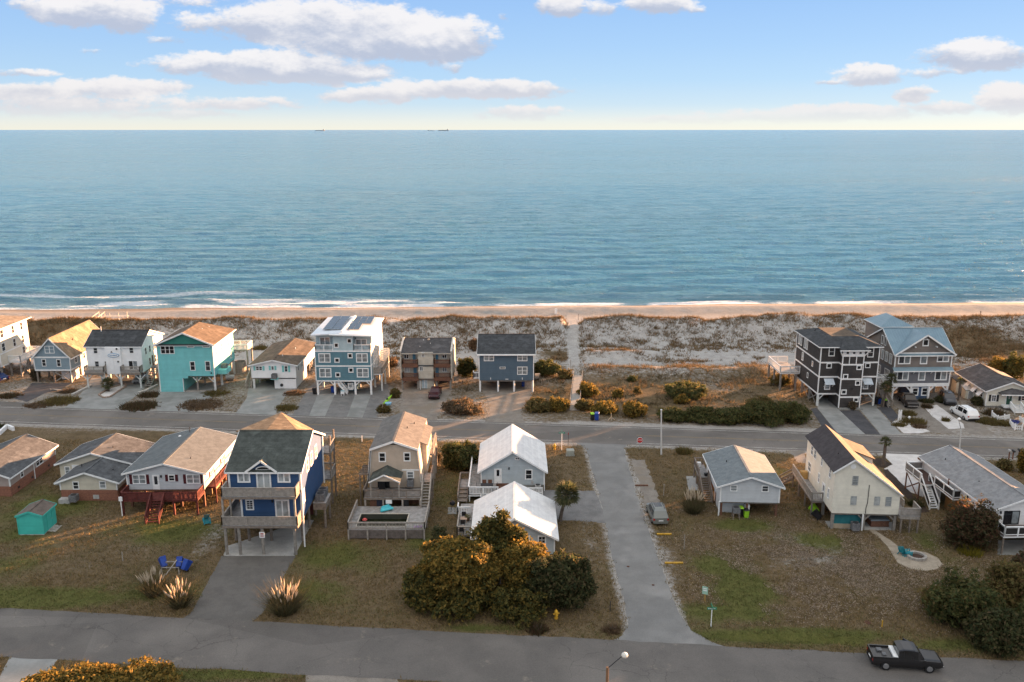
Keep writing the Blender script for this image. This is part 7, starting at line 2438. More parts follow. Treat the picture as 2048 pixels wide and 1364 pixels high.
def shrub(name, label, cat, u, v, ru, h, m, seed, n=1500, size=.2, ry=None, lob=5, group=None, c='Z', twigs=None, base=None, spiky=0.0):
 """a bush standing where pixel (u, v) sees the ground; ru its half width in photo pixels, h its height in metres"""
 if c != 'Z':
  a, b, s = CROPS[c]
  u, v, ru = a + u / s, b + v / s, ru / s
 p = gt(u, v) if base is None else Vector(base)
 e = gp(u + ru, v, p.z)
 rx = abs(e.x - gp(u, v, p.z).x)
 ry = rx * .85 if ry is None else ry
 t = empty(name, p, 0, label, cat, group)
 r = random.Random(seed)
 lobes = [(0, 0, h * .45, rx * .72, ry * .72, h * .5)]
 for k in range(lob):
  a = 2 * pi * k / lob + r.uniform(-.4, .4)
  q = r.uniform(.4, .62)
  s = r.uniform(.34, .52)
  hh = h * r.uniform(.45, .92)
  lobes.append((cos(a) * rx * q, sin(a) * ry * q, hh * .55, rx * s, ry * s, hh * .48))
 if h < 1.0:       # weeds: tufts rather than a crown
  q = np.random.default_rng(seed)
  k = max(24, n // 8)
  a, d = q.random(k) * 2 * pi, q.random(k) ** .55 * (.7 + .5 * q.random(k))
  c = np.stack([np.cos(a) * d * rx * 1.15, np.sin(a) * d * ry * 1.15, np.zeros(k)], 1)
  v_, f_ = blades(c, 10, h * .62, .3, .09, seed, lean=.8, scale=(.5 + .9 * q.random(k)) * (1.15 - .4 * d))
  obj('foliage', np_mesh('foliage', v_, f_, 3, m), t)
 else:
  foliage('foliage', sublobes(lobes, seed), int(n * 1.5), size * .82, seed, m, t, spiky=spiky)
 st = MB()
 for k in range(4):
  a = 2 * pi * k / 4 + r.uniform(-.5, .5)
  st.cyl((cos(a) * .08, sin(a) * .08, -.05), (cos(a) * rx * .45, sin(a) * ry * .45, h * .6), .05, .025, 5)
 st.build('stem', BARK, t)
 return t
def cedar(label, x, y, h, lobes, n, m, seed, size=.22, group=None, name='cedar_tree', spiky=.5):
 t = empty(name, (x, y, hz(x, y)), 0, label, 'tree', group)
 r = random.Random(seed)
 tr = MB()
 tr.cyl((0, 0, -.1), (r.uniform(-.1, .1), .1, h * .45), .2, .13, 8).cyl((0, .05, h * .42), (.1, 0, h * .9), .13, .04, 7)
 for L in lobes:
  tr.cyl((0, 0, h * r.uniform(.12, .4)), (L[0] * .8, L[1] * .8, L[2]), .09, .03, 6)
 tr.build('trunk', BARKG, t)
 foliage('crown', sublobes(lobes, seed, 9), int(n * 1.6), size * .78, seed, m, t, spiky=spiky)
 return t
def palm(label, x, y, h, r0, nf, seed, lean=(0, 0), group=None, m=None, fan=True, tw=.16, name='palm_tree'):
 """fan palm: tapered ringed trunk, head of stiff fan leaves"""
 t = empty(name, (x, y, hz(x, y)), 0, label, 'tree', group)
 rr = random.Random(seed)
 tr = MB()
 K = 7
 for k in range(K):
  a, b = k / K, (k + 1) / K
  tr.cyl((lean[0] * a ** 1.5, lean[1] * a ** 1.5, h * a - .05), (lean[0] * b ** 1.5, lean[1] * b ** 1.5, h * b), tw * (1.15 - .3 * a), tw * (1.0 - .3 * a), 9)
 tr.build('trunk', BARK, t)
 top = Vector((lean[0], lean[1], h))
 fr = MB()
 for k in range(nf):
  az = 2 * pi * k * .618 + rr.uniform(-.2, .2)
  el = 1.35 - 2.0 * (k / nf) + rr.uniform(-.12, .12)
  d = Vector((cos(az) * cos(el), sin(az) * cos(el), sin(el)))
  L = r0 * rr.uniform(.85, 1.1)
  side = d.cross(Vector((0, 0, 1))).normalized()
  up = side.cross(d)
  c = top + d * (L * .45)
  fr.beam(top, c, .03, .03)
  for s in range(-5, 6):
   a = s * .26
   q = (d * cos(a) + side * sin(a)) * (L * .58 * (1 - .03 * abs(s)))
   q.z -= .10 * L * abs(sin(a)) + .12 * L * rr.random()
   w = (side * cos(a) - d * sin(a)) * .045 * (r0 / 1.6 + .4)
   e = c + q
   mid = c + q * .55 + up * .02
   fr.poly([c, mid + w, e, mid - w])
 fr.build('fronds', m or LF_PALM, t)
 return t
def pampas(label, u, v, c, h, rr_, seed, nb=520, npl=34, group='pampas grass clumps'):
 a, b, s = CROPS[c]
 p = gt(a + u / s, b + v / s)
 t = empty('pampas_grass', p, 0, label, 'plant', group)
 r = np.random.default_rng(seed)
 vv, ff = blades(np.zeros((1, 3)), nb, h * .75, rr_ * .45, .06, seed, lean=.85)
 obj('blades', np_mesh('blades', vv, ff, 3, LF_PAMP), t)
 pl = MB()
 rd = random.Random(seed)
 st = MB()
 for k in range(npl):
  az = rd.uniform(0, 2 * pi)
  ln = rd.uniform(.05, .55)
  d = Vector((cos(az) * ln, sin(az) * ln, 1)).normalized()
  H = h * rd.uniform(.8, 1.08)
  p0 = Vector((cos(az) * .25, sin(az) * .25, 0))
  e = p0 + d * H
  m_ = p0 + d * (H * .68)
  st.beam(p0, m_, .02, .02)
  pl.cyl(m_, m_ + d * (H * .14), .015, .075, 5, cap=False).cyl(m_ + d * (H * .14), e, .075, .012, 5, cap=False)
 pl.build('plumes', LF_PLUME, t)
 st.build('stalks', LF_PAMP, t)
 return t
def plants():
 # the thick stand in front of the white-roofed cottages
 cedar('tall pointed dark cedar tree rising in front of the white roof', -1.3, 77.2, 7.2,
          [(0, 0, 2.8, 2.0, 1.8, 1.9), (-.5, .3, 4.7, 1.1, 1.0, 1.2), (-1.6, .1, 5.2, .9, .8, .6), (.3, .2, 6.3, .75, .7, .95), (1.2, .2, 5.4, .8, .7, .5), (2.0, .1, 4.7, .8, .6, .45), (-1.8, -.2, 3.9, 1.0, .8, .6), (-1.1, .1, 6.2, .6, .5, .5)], 12500, LF_JUN, 101, size=.2, spiky=1.2)
 cedar('broad golden-lit cedar tree at the left of the stand before the white roof', -4.9, 74.0, 5.9,
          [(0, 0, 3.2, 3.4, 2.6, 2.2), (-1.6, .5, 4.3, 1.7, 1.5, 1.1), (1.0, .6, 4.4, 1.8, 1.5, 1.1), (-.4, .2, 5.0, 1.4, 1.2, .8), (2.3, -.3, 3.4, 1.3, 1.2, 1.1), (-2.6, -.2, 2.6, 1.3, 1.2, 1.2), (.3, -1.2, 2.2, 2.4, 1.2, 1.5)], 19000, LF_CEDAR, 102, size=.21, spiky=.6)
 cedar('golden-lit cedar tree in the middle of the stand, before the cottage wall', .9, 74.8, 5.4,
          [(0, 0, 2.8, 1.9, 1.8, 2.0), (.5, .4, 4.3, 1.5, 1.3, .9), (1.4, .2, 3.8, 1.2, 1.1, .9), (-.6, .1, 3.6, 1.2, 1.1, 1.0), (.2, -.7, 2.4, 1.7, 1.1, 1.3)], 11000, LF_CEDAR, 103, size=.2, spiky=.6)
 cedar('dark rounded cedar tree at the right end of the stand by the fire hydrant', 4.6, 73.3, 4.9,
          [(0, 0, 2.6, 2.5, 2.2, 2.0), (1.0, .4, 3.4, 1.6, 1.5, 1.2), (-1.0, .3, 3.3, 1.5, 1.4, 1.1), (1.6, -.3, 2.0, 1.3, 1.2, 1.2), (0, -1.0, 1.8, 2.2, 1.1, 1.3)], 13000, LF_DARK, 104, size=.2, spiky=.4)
 shrub('thicket_shrub', 'brown-green shrub at the left foot of the cedar stand', 'shrub', 848, 1210, 52, 3.4, LF_JUN, 105, 4200, .2, spiky=.4)
 shrub('thicket_shrub', 'dark undergrowth shrub at the street side under the golden cedar', 'shrub', 925, 1225, 70, 2.8, LF_JUN, 106, 4200, .18)
 shrub('thicket_shrub', 'dark undergrowth shrub between the golden cedar and the hydrant', 'shrub', 1030, 1230, 68, 2.7, LF_JUN, 107, 4200, .18)
 shrub('thicket_shrub', 'slim dark juniper behind the golden cedar, beside the pool deck', 'shrub', 880, 1110, 26, 2.8, LF_DARK, 108, 2200, .18)
 shrub('low_weed', 'dark brown weed clump left of the yellow hydrant by the street', 'shrub', 1075, 1262, 18, .8, LF_RED, 109, 500, .14)
 shrub('low_weed', 'bare reddish shrub at the street corner', 'shrub', 1225, 1262, 14, .7, LF_DRY, 110, 400, .14)
 # thicket at the bottom right
 for k, (u, v, ru, h, m, lab) in enumerate([(1925, 1245, 78, 4.4, LF_MYRT, 'large wax myrtle nearest the fire pit in the right-hand thicket'), (2020, 1215, 60, 4.2, LF_OLIVE, 'olive wax myrtle behind the thicket at the right edge'), (1990, 1295, 60, 3.2, LF_DARK, 'dark myrtle at the street side of the right-hand thicket'), (2070, 1280, 60, 3.6, LF_MYRT, 'myrtle of the right-hand thicket cut off by the frame'), (1875, 1215, 36, 2.0, LF_OLIVE, 'low olive bush on the fire-pit side of the thicket'), (2045, 1160, 34, 2.8, LF_RED, 'brown-tipped bush at the back of the right-hand thicket')]):
  shrub('myrtle_shrub', lab, 'shrub', u, v, ru, h, m, 120 + k, 7500 if ru > 50 else 3000, .19, lob=7, spiky=.3)
 shrub('red_tip_shrub', 'tall reddish-green shrub in front of the long white stilt house', 'shrub', 1938, 1092, 52, 5.0, LF_RED, 130, 8000, .18, lob=8, spiky=.6)
 shrub('yellow_flower_bush', 'small bush with yellow leaves below the reddish shrub', 'shrub', 1940, 1105, 20, .9, leafmat('leaf_yellow', [(.12, .12, .03), (.35, .28, .03), (.08, .09, .03)]), 131, 700, .12)
 shrub('rosemary_bush', 'dark little bush beside the balcony of the saltbox house', 'shrub', 1830, 1010, 12, .9, LF_DARK, 132, 500, .12)
 shrub('juniper_shrub', 'rounded dark evergreen shrub behind the rear white-roofed cottage', 'shrub', 920, 937, 40, 3.6, LF_MYRT, 133, 6500, .19, lob=7, spiky=.3)
 shrub('pink_bush', 'small bare pinkish bush left of the rounded evergreen', 'shrub', 876, 925, 8, 1.4, LF_TWIG, 134, 500, .12)
 # near hedge at the bottom left, lit by the sun
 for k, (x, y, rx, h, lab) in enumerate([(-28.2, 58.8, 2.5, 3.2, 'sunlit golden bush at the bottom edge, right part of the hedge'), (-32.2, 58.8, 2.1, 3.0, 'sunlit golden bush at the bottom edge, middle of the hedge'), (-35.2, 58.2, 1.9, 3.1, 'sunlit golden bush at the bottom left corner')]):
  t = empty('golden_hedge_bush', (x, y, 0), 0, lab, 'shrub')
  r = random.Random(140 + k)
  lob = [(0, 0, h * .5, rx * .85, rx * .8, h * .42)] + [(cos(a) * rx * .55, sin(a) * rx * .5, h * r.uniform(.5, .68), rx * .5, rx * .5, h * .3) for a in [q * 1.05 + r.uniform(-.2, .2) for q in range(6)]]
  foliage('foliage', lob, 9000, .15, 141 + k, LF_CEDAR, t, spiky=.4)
  MB().cyl((0, 0, -.1), (0, 0, h * .6), .12, .05, 6).build('stem', BARK, t)
 # beach row
 data = [('A3', 340, 1150, 225, 2.0, LF_TWIG, 'wide twiggy pinkish shrub between the two gravel drives', 5200),
   ('A3', 380, 780, 115, 3.6, LF_MYRT, 'tall dark shrub between the beige duplex and the slate-blue house', 5200),
   ('A3', 450, 520, 60, 2.6, LF_DRY, 'dry brown shrub behind the slate-blue house at its left', 1400),
   ('A3', 1190, 760, 160, 2.6, LF_MYRT, 'dark shrub against the right side of the slate-blue house', 5200),
   ('A3', 1390, 800, 90, 1.5, LF_OLIVE, 'yellow-lit low shrub left of the boardwalk, higher of two', 1800),
   ('A3', 1130, 1130, 170, 1.7, LF_OLIVE, 'brownish low shrub between the gravel drive and the boardwalk', 4200),
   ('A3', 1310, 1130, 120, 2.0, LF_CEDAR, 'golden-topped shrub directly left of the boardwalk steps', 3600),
   ('A4', 60, 790, 85, 2.3, LF_CEDAR, 'golden-topped shrub directly right of the boardwalk', 3600),
   ('A4', 40, 900, 75, 1.7, LF_OLIVE, 'lower golden shrub at the foot of the boardwalk on its right', 2400),
   ('A4', 200, 920, 130, 1.6, LF_CEDAR, 'golden hedge-like shrub behind the two wheelie bins', 3600),
   ('A4', 440, 950, 105, 2.2, LF_CEDAR, 'golden-green shrub right of the white sawhorse', 3400),
   ('A4', 310, 800, 48, 1.4, LF_CEDAR, 'small golden shrub on the open lot', 1100),
   ('A4', 470, 770, 36, 1.2, LF_OLIVE, 'small round dark shrub on the open lot left of the large one', 800),
   ('A4', 870, 780, 215, 2.2, LF_MYRT, 'large spreading dark shrub in the middle of the open lot', 6200),
   ('A4', 830, 845, 62, 1.3, LF_CEDAR, 'small golden shrub in front of the large spreading one', 1300),
   ('A4', 430, 665, 45, 1.0, LF_MYRT, 'low green shrub on the dune edge of the open lot', 800),
   ('A4', 760, 985, 130, 1.7, LF_MYRT, 'left end shrub of the long hedge along the beach road', 3400),
   ('A4', 980, 985, 150, 1.9, LF_MYRT, 'second shrub from the left in the long hedge along the beach road', 4200),
   ('A4', 1220, 1000, 170, 2.2, LF_MYRT, 'middle shrub of the long hedge along the beach road', 5000),
   ('A4', 1470, 1000, 200, 2.8, LF_MYRT, 'tall shrub of the long hedge, second from its right end', 6200),
   ('A4', 1720, 985, 200, 3.0, LF_MYRT, 'tallest shrub at the right end of the long hedge by the drive', 6200),
   ('A4', 1480, 895, 150, 1.8, LF_OLIVE, 'olive shrub behind the long hedge on the open lot', 3000),
   ('A4', 1640, 690, 110, 1.5, LF_OLIVE, 'brown-green shrub under the white-railed rear deck', 2200),
   ('D5', 640, 770, 100, 1.3, LF_DARK, 'clipped dark hedge at the front corner of the cream cottage', 1500),
   ('D5', 930, 920, 160, .8, LF_RED, 'low reddish shrub below the cream cottage wall', 1500),
   ('D5', 850, 1060, 200, .7, LF_OLIVE, 'low olive ground shrub between the white car and the picket fence', 1700),
   ('D5', 1060, 1090, 150, .6, LF_OLIVE, 'low olive ground shrub in front of the picket fence', 1200),
   ('D5', 980, 250, 190, 3.4, LF_CEDAR, 'golden-green tree behind the roof of the cream cottage', 4200),
   ('D5', 1260, 300, 230, 3.8, LF_MYRT, 'large green shrub behind the cream cottage at the right edge', 5200),
   ('D5', 20, 720, 120, 1.0, LF_DARK, 'dark shrub in front of the parked dark car', 1000),
   ('D4', 800, 1250, 80, .8, LF_DARK, 'spiky dark plant between the two parked dark cars', 700),
   ('D4', 820, 1330, 60, .8, LF_RED, 'small red-brown shrub in the white gravel bed', 500),
   ('A5', 1160, 985, 90, .8, LF_OLIVE, 'long low shrub strip left of the grey gravel drive', 1100),
   ('A5', 1110, 920, 60, .8, LF_OLIVE, 'low shrub strip beside the palm and the green-lidded bin', 700),
   ('A5', 1200, 1025, 50, .6, LF_DRY, 'dry low shrub at the road end of the strip', 500),
   ('A5', 1040, 1010, 45, .6, LF_OLIVE, 'small shrub at the foot of the white post sign', 450),
   ('A5', 1420, 975, 22, .8, LF_OLIVE, 'small grass-like shrub in the middle of the white gravel bed', 350),
   ('A5', 660, 885, 30, 1.3, LF_TWIG, 'thin shrub at the foot of the dark stair tower', 400),
   ('A1', 620, 1075, 200, .7, LF_DRY, 'dry brown weed patch between the turquoise and the low white house drives', 2200),
   ('A1', 780, 960, 120, .6, LF_OLIVE, 'low olive weeds right of the turquoise house carport', 1000),
   ('A1', 1500, 1110, 100, .7, LF_OLIVE, 'low olive weed patch right of the low white house drive', 1200),
   ('A1', 1580, 960, 90, .6, LF_DRY, 'dry weed patch beside the low white house', 900),
   ('A0', 1430, 1095, 170, .9, LF_RED, 'reddish brown low shrub right of the drive with the stone island', 2000),
   ('A0', 1520, 980, 90, .8, LF_RED, 'reddish brown low shrub beside the turquoise wall', 1100),
   ('A0', 620, 1040, 160, .9, LF_OLIVE, 'olive low shrub left of the drive with the stone island', 1800),
   ('A0', 700, 940, 80, .7, LF_DRY, 'dry shrub behind the wooden pallets', 700),
   ('A0', 380, 1085, 120, .6, LF_DRY, 'dry brown grass clump by the road at the left', 1000),
   ('A0', 100, 985, 100, .7, LF_RED, 'reddish shrub by the road at the far left', 1000),
   ('D1', 655, 1290, 85, 2.2, LF_TWIG, 'bare twiggy shrub under the left corner of the grey-blue house', 1400),
   ('A2', 1080, 1000, 60, 1.5, LF_OLIVE, 'narrow shrub along the left side of the beige duplex drive', 1600),
   ('A2', 960, 1150, 70, 1.2, LF_OLIVE, 'shrub with the kayak lying in it', 1500),
   ('A2', 1040, 680, 70, 1.6, LF_DRY, 'dry orange shrub left behind the beige duplex', 1400),
   ('A2', 90, 780, 70, 1.4, LF_DRY, 'dry reddish shrub left of the tall teal house', 1400),
   ('B0', 1010, 350, 60, .9, LF_OLIVE, 'small weed clump behind the cream ranch house', 600),
   ('B0', 10, 240, 40, .9, LF_DARK, 'small dark bush at the left edge by the road', 400),
   ('B4', 890, 275, 60, .9, LF_OLIVE, 'small dark shrub behind the small pale grey house by the road', 900),
   ('D7', 1240, 330, 90, 1.3, LF_OLIVE, 'olive shrub beside the grey roof at the right edge', 1200),
   ('D7', 1440, 370, 60, 3.0, LF_CEDAR, 'golden shrub cut off by the right edge behind the grey roof', 1800),
   ('A1', 1230, 500, 60, .9, LF_OLIVE, 'shrub behind the low white house at the dune foot', 800),
   ('B2', 430, 1170, 1, .2, LF_OLIVE, '', 0)]
 for k, (c, u, v, ru, h, m, lab, n) in enumerate(data[:-1]):
  shrub('coastal_shrub', lab, 'shrub', u, v, ru, h, m, 200 + k, int(n * 1.15), .17 if h > 1.2 else .14, c=c, spiky=.3)
 # palms
 p = gpc('B3', 1110, 950)
 palm('bushy fan palm leaning beside the side street', p.x, p.y, 3.3, 1.75, 70, 301, lean=(.75, .1), tw=.2)
 p = gpc('B5', 908, 448)
 palm('small sunlit palm with a thick trunk before the beach road', p.x, p.y, 3.3, .95, 22, 302, tw=.22)
 p = gpc('A5', 910, 862)
 palm('scruffy palm between the dark house and the metal-roofed house', p.x, p.y, 3.3, 1.25, 30, 303, lean=(.3, 0))
 p = gpc('A5', 965, 845)
 palm('taller palm against the corner of the metal-roofed house', p.x, p.y + .6, 4.2, 1.1, 26, 304, lean=(.25, .2))
 p = gpc('D5', 310, 690)
 palm('bare-trunked palm behind the parked cars by the cream sheds', p.x, p.y, 3.2, .8, 14, 305, lean=(.1, .3))
 p = gpc('A0', 1110, 935)
 palm('short yucca palm in the stone-edged island', p.x, p.y, 1.4, 1.35, 34, 306, tw=.2)
 # pampas grass
 pampas('plumed pampas grass clump at the left of the blue bins', 1215, 510, 'C0', 2.6, 1.5, 311)
 pampas('plumed pampas grass clump in front of the blue bins', 1420, 600, 'C0', 2.5, 1.4, 312)
 pampas('largest pampas grass clump, beside the asphalt drive', 700, 670, 'C1', 2.9, 2.1, 313, nb=800, npl=46)
 pampas('tall pampas grass clump by the wooden side stairs', 960, 785, 'B4', 2.7, 1.6, 314, nb=700, npl=40)
build_grass()
plants()
# ================================================================== vehicles
TYRE = pmat('tyre_rubber', (.018, .018, .018), (.012, .012, .012), rough=.9)
RIM = pmat('wheel_rim', (.45, .45, .46), rough=.35, metallic=.8, fine=.02)
RED_L = pmat('red_lens', (.35, .02, .015), rough=.25, spec=.6)
CLEAR_L = pmat('clear_lens', (.75, .76, .78), rough=.2, spec=.6)
CHROME = pmat('chrome', (.55, .55, .56), rough=.22, metallic=.9, fine=.02)
CARGL = glassmat('car_glass', (.016, .018, .021), .04, .7)
def paint(name, c, rough=.3):
 return pmat('paint_' + name, c, tuple(x * .92 for x in c), scale=.8, rough=rough, spec=.6, fine=.03)
CARS = {
 'suv': dict(L=4.6, W=1.82, st=[(0, .42, .92, .95, .86, .80), (.02, .30, .98, 1.04, .96, .86), (.12, .25, 1.00, 1.56, 1.0, .76), (.30, .24, .99, 1.66, 1.0, .79), (.54, .24, .98, 1.64, 1.0, .79), (.62, .24, .97, 1.57, 1.0, .78), (.76, .25, .95, 1.00, 1.0, .88), (.95, .28, .80, .85, .95, .80), (1.0, .36, .66, .70, .86, .72)],
    rear=(1, 2), front=(5, 6), side=[(2, 3), (3, 4), (4, 5)], wheels=(.19, .80), r=.34),
 'van': dict(L=5.1, W=1.95, st=[(0, .40, .95, .98, .90, .86), (.015, .28, 1.02, 1.08, .97, .88), (.09, .23, 1.04, 1.64, 1.0, .80), (.30, .22, 1.03, 1.74, 1.0, .82), (.58, .22, 1.01, 1.72, 1.0, .81), (.66, .22, .99, 1.62, 1.0, .78), (.84, .24, .95, 1.0, 1.0, .86), (.96, .26, .78, .84, .94, .78), (1.0, .34, .62, .66, .86, .70)],
    rear=(1, 2), front=(5, 6), side=[(2, 3), (3, 4), (4, 5)], wheels=(.20, .82), r=.34),
 'sedan': dict(L=4.75, W=1.83, st=[(0, .42, .84, .88, .86, .80), (.03, .28, .92, .97, .95, .84), (.17, .24, .95, 1.02, 1.0, .84), (.32, .23, .94, 1.42, 1.0, .72), (.52, .23, .93, 1.44, 1.0, .73), (.58, .23, .92, 1.40, 1.0, .72), (.72, .24, .90, .96, 1.0, .86), (.94, .26, .74, .79, .95, .80), (1.0, .34, .58, .62, .86, .70)],
                  rear=(2, 3), front=(5, 6), side=[(3, 4), (4, 5)], wheels=(.20, .80), r=.33),
 'pickup': dict(L=5.5, W=1.9, st=[(0, .45, .96, .98, .94, .92), (.02, .38, .99, 1.01, .98, .94), (.36, .36, 1.0, 1.02, 1.0, .94), (.365, .36, 1.04, 1.70, 1.0, .80), (.44, .34, 1.05, 1.80, 1.0, .80), (.58, .34, 1.05, 1.79, 1.0, .80), (.64, .34, 1.05, 1.72, 1.0, .79), (.735, .36, 1.05, 1.10, 1.0, .88), (.96, .40, .98, 1.03, .96, .84), (1.0, .46, .82, .86, .90, .78)],
                   rear=(2, 3), front=(6, 7), side=[(3, 4), (4, 5), (5, 6)], wheels=(.19, .81), r=.38),
}
def car(kind, name, label, loc, rz, pt, cat='car', dark_rims=False, group=None):
 K = CARS[kind]
 L, W = K['L'], K['W'] / 2
 t = empty(name, loc, rz, label, cat, group)
 secs = []
 for (q, lo, be, tp, wb, wt) in K['st']:
  y = -L / 2 + q * L
  a, b = wb * W, wt * W
  half = [(a * .90, lo), (a, lo + (be - lo) * .35), (a * 1.0, lo + (be - lo) * .75), (a * .97, be), (b, tp), (b * .82, tp + .03)]
  pts = [(x, y, z) for x, z in half] + [(-x, y, z) for x, z in half[::-1]]
  secs.append(pts)
 b = MB()
 n = len(secs[0])
 for s in secs:
  b.v += s
 for i in range(len(secs) - 1):
  for k in range(n):
   j = (k + 1) % n
   b.f.append((i * n + k, i * n + j, (i + 1) * n + j, (i + 1) * n + k))
 b.f.append(tuple(range(n)))
 b.f.append(tuple((len(secs) - 1) * n + k for k in range(n))[::-1])
 body = b.build('body', pt, t)
 V = lambda p: Vector(p)
 def glass(name, q, off):
  c = sum((V(p) for p in q), Vector()) / 4
  q = [c + (V(p) - c) * .86 + off for p in q]
  return MB().poly(q).build(name, CARGL, t)
 i, j = K['front']
 A, B = secs[i], secs[j]
 nrm = Vector((0, .6, .8)) * .012
 glass('windscreen', [A[4], A[-5], B[-5], B[4]], nrm)
 i, j = K['rear']
 A, B = secs[i], secs[j]
 glass('rear_window', [A[4], A[-5], B[-5], B[4]], Vector((0, -.8, .6)) * .012)
 for (i, j) in K['side']:
  A, B = secs[i], secs[j]
  for s, (u, w) in ((1, (3, 4)), (-1, (-4, -5))):
   q = [A[u], B[u], B[w], A[w]]
   glass('side_window', q, Vector((s * .014, 0, .004)))
 # wheels
 for q in K['wheels']:
  y = -L / 2 + q * L
  for s in (-1, 1):
   x = s * (W - .10)
   wo = MB().cyl((x - s * .12, y, K['r']), (x + s * .12, y, K['r']), K['r'], K['r'], 16).build('wheel', TYRE, t)
   rm = MB()
   rm.cyl((x + s * .10, y, K['r']), (x + s * .128, y, K['r']), K['r'] * .66, K['r'] * .60, 14)
   rm.build('rim', DARKM if dark_rims else RIM, wo)
 st = K['st']
 zf, zr = st[-2][2] - .10, st[1][2] - .12
 for s in (-1, 1):
  MB().hexa([(s * W * .52, L / 2 - .10, zf - .12), (s * W * .90, L / 2 - .30, zf - .10), (s * W * .90, L / 2 - .27, zf + .02), (s * W * .52, L / 2 - .07, zf), (s * W * .52, L / 2 - .02, zf - .12), (s * W * .93, L / 2 - .22, zf - .10), (s * W * .93, L / 2 - .24, zf + .04), (s * W * .52, L / 2 - .06, zf + .02)]).build('headlight', CLEAR_L, t)
  MB().box(s * W * .74, s * W * .955, -L / 2 - .012, -L / 2 + .16, zr - .16, zr + .06).build('tail_light', RED_L, t)
  m_ = MB().box(s * W * 1.0, s * W * 1.14, L * .5 - L * (1 - st[K['front'][1]][0]) - .12, L * .5 - L * (1 - st[K['front'][1]][0]) + .0, st[4][2] - .02, st[4][2] + .13)
  m_.build('mirror', pt, t)
 MB().box(-W * .5, W * .5, L / 2 - .03, L / 2 + .012, zf - .26, zf - .06).build('grille', BLACK, t)
 MB().box(-W * .86, W * .86, -L / 2 - .04, -L / 2 + .06, st[0][1] - .08, st[0][1] + .12).build('bumper', BLACK if kind != 'suv' else pt, t)
 MB().box(-.26, .26, -L / 2 - .03, -L / 2 - .012 if kind != 'suv' else -L / 2 - .01, st[0][1] + .2, st[0][1] + .33).build('number_plate', WHITE, t)
 if kind == 'suv' or kind == 'van':
  for s in (-1, 1):
   MB().beam((s * W * .66, -L * .30, st[3][3] + .06), (s * W * .66, L * .06, st[3][3] + .06), .04, .05).build('roof_rail', DARKM, t)
 if kind == 'suv':
  MB().box(-W * .46, W * .46, -L * .16, L * .07, st[3][3] + .035, st[3][3] + .045).build('sunroof', CARGL, t)
 if kind == 'pickup':
  y0, y1 = -L / 2 + .06, -L / 2 + .36 * L - .05
  for s in (-1, 1):
   MB().box(s * W * .84, s * W * .965, y0, y1, 1.0, 1.17).build('bed_side', pt, t)
  MB().box(-W * .96, W * .96, -L / 2 + .0, -L / 2 + .08, .62, 1.165).build('tailgate', pt, t)
  MB().box(-W * .83, W * .83, y0 + .05, y1, 1.015, 1.03).build('bed_floor', BLACK, t)
  MB().box(-W * .84, W * .84, L / 2 - .02, L / 2 + .07, .42, .60).build('front_bumper', CHROME, t)
 return t
def vehicles():
 car('suv', 'parked_suv', 'grey-green suv parked on the sand beside the side street, rear to the viewer', (16.5, 92.2, .02), radians(2), paint('grey_green', (.15, .16, .145)), 'suv')
 b = paint('black', (.014, .013, .014))
 t = car('pickup', 'pickup_truck', 'black pickup with a white toolbox in its bed on the near street', (32.35, 63.95, .02), radians(-97), b, 'pickup truck')
 MB().box(-.82, .82, -1.12, -.78, 1.04, 1.22).build('toolbox', WHITE, t)
 MB().box(-.5, -.1, -2.2, -1.8, 1.03, 1.18).box(.1, .5, -1.9, -1.6, 1.03, 1.14).build('cargo', ACM, t)
 # open driver-side door on the far side of the near pickup
 dr = MB().hexa([(-1.0, .62, .5), (-1.75, .30, .5), (-1.72, .24, .5), (-.97, .56, .5), (-1.0, .62, 1.6), (-1.70, .32, 1.45), (-1.67, .26, 1.45), (-.97, .56, 1.6)])
 dr.build('open_door', b, t)
 t = car('pickup', 'pickup_truck', 'dark brown-black pickup parked before the metal-roofed house', (63.75, 134.6, .01), radians(172), paint('dark_brown', (.026, .020, .016)), 'pickup truck')
 car('suv', 'parked_suv', 'dark grey suv parked beside the metal-roofed house behind the white minivan', (70.6, 135.6, .01), radians(168), paint('dark_grey', (.045, .045, .05)), 'suv')
 car('van', 'white_minivan', 'white minivan parked on the gravel before the cream cottage', (69.55, 128.25, .01), radians(4), paint('white', (.74, .75, .74)), 'minivan')
 car('sedan', 'parked_car', 'dark maroon car with bright headlights in front of the beige duplex', (-12.75, 139.0, .01), radians(178), paint('maroon', (.045, .008, .011)), 'car')
 p = gpc('A0', 1400, 868)
 car('sedan', 'parked_car', 'silver car parked in the shade under the white two-storey house', (p.x, p.y + 2.3, .02), radians(180), paint('silver', (.34, .34, .34)), 'car')
 p = gpc('A0', 5, 832)
 car('sedan', 'parked_car', 'blue car cut off by the left edge near the beach', (p.x - .9, p.y + .6, .01), radians(60), paint('blue', (.02, .05, .16)), 'car')
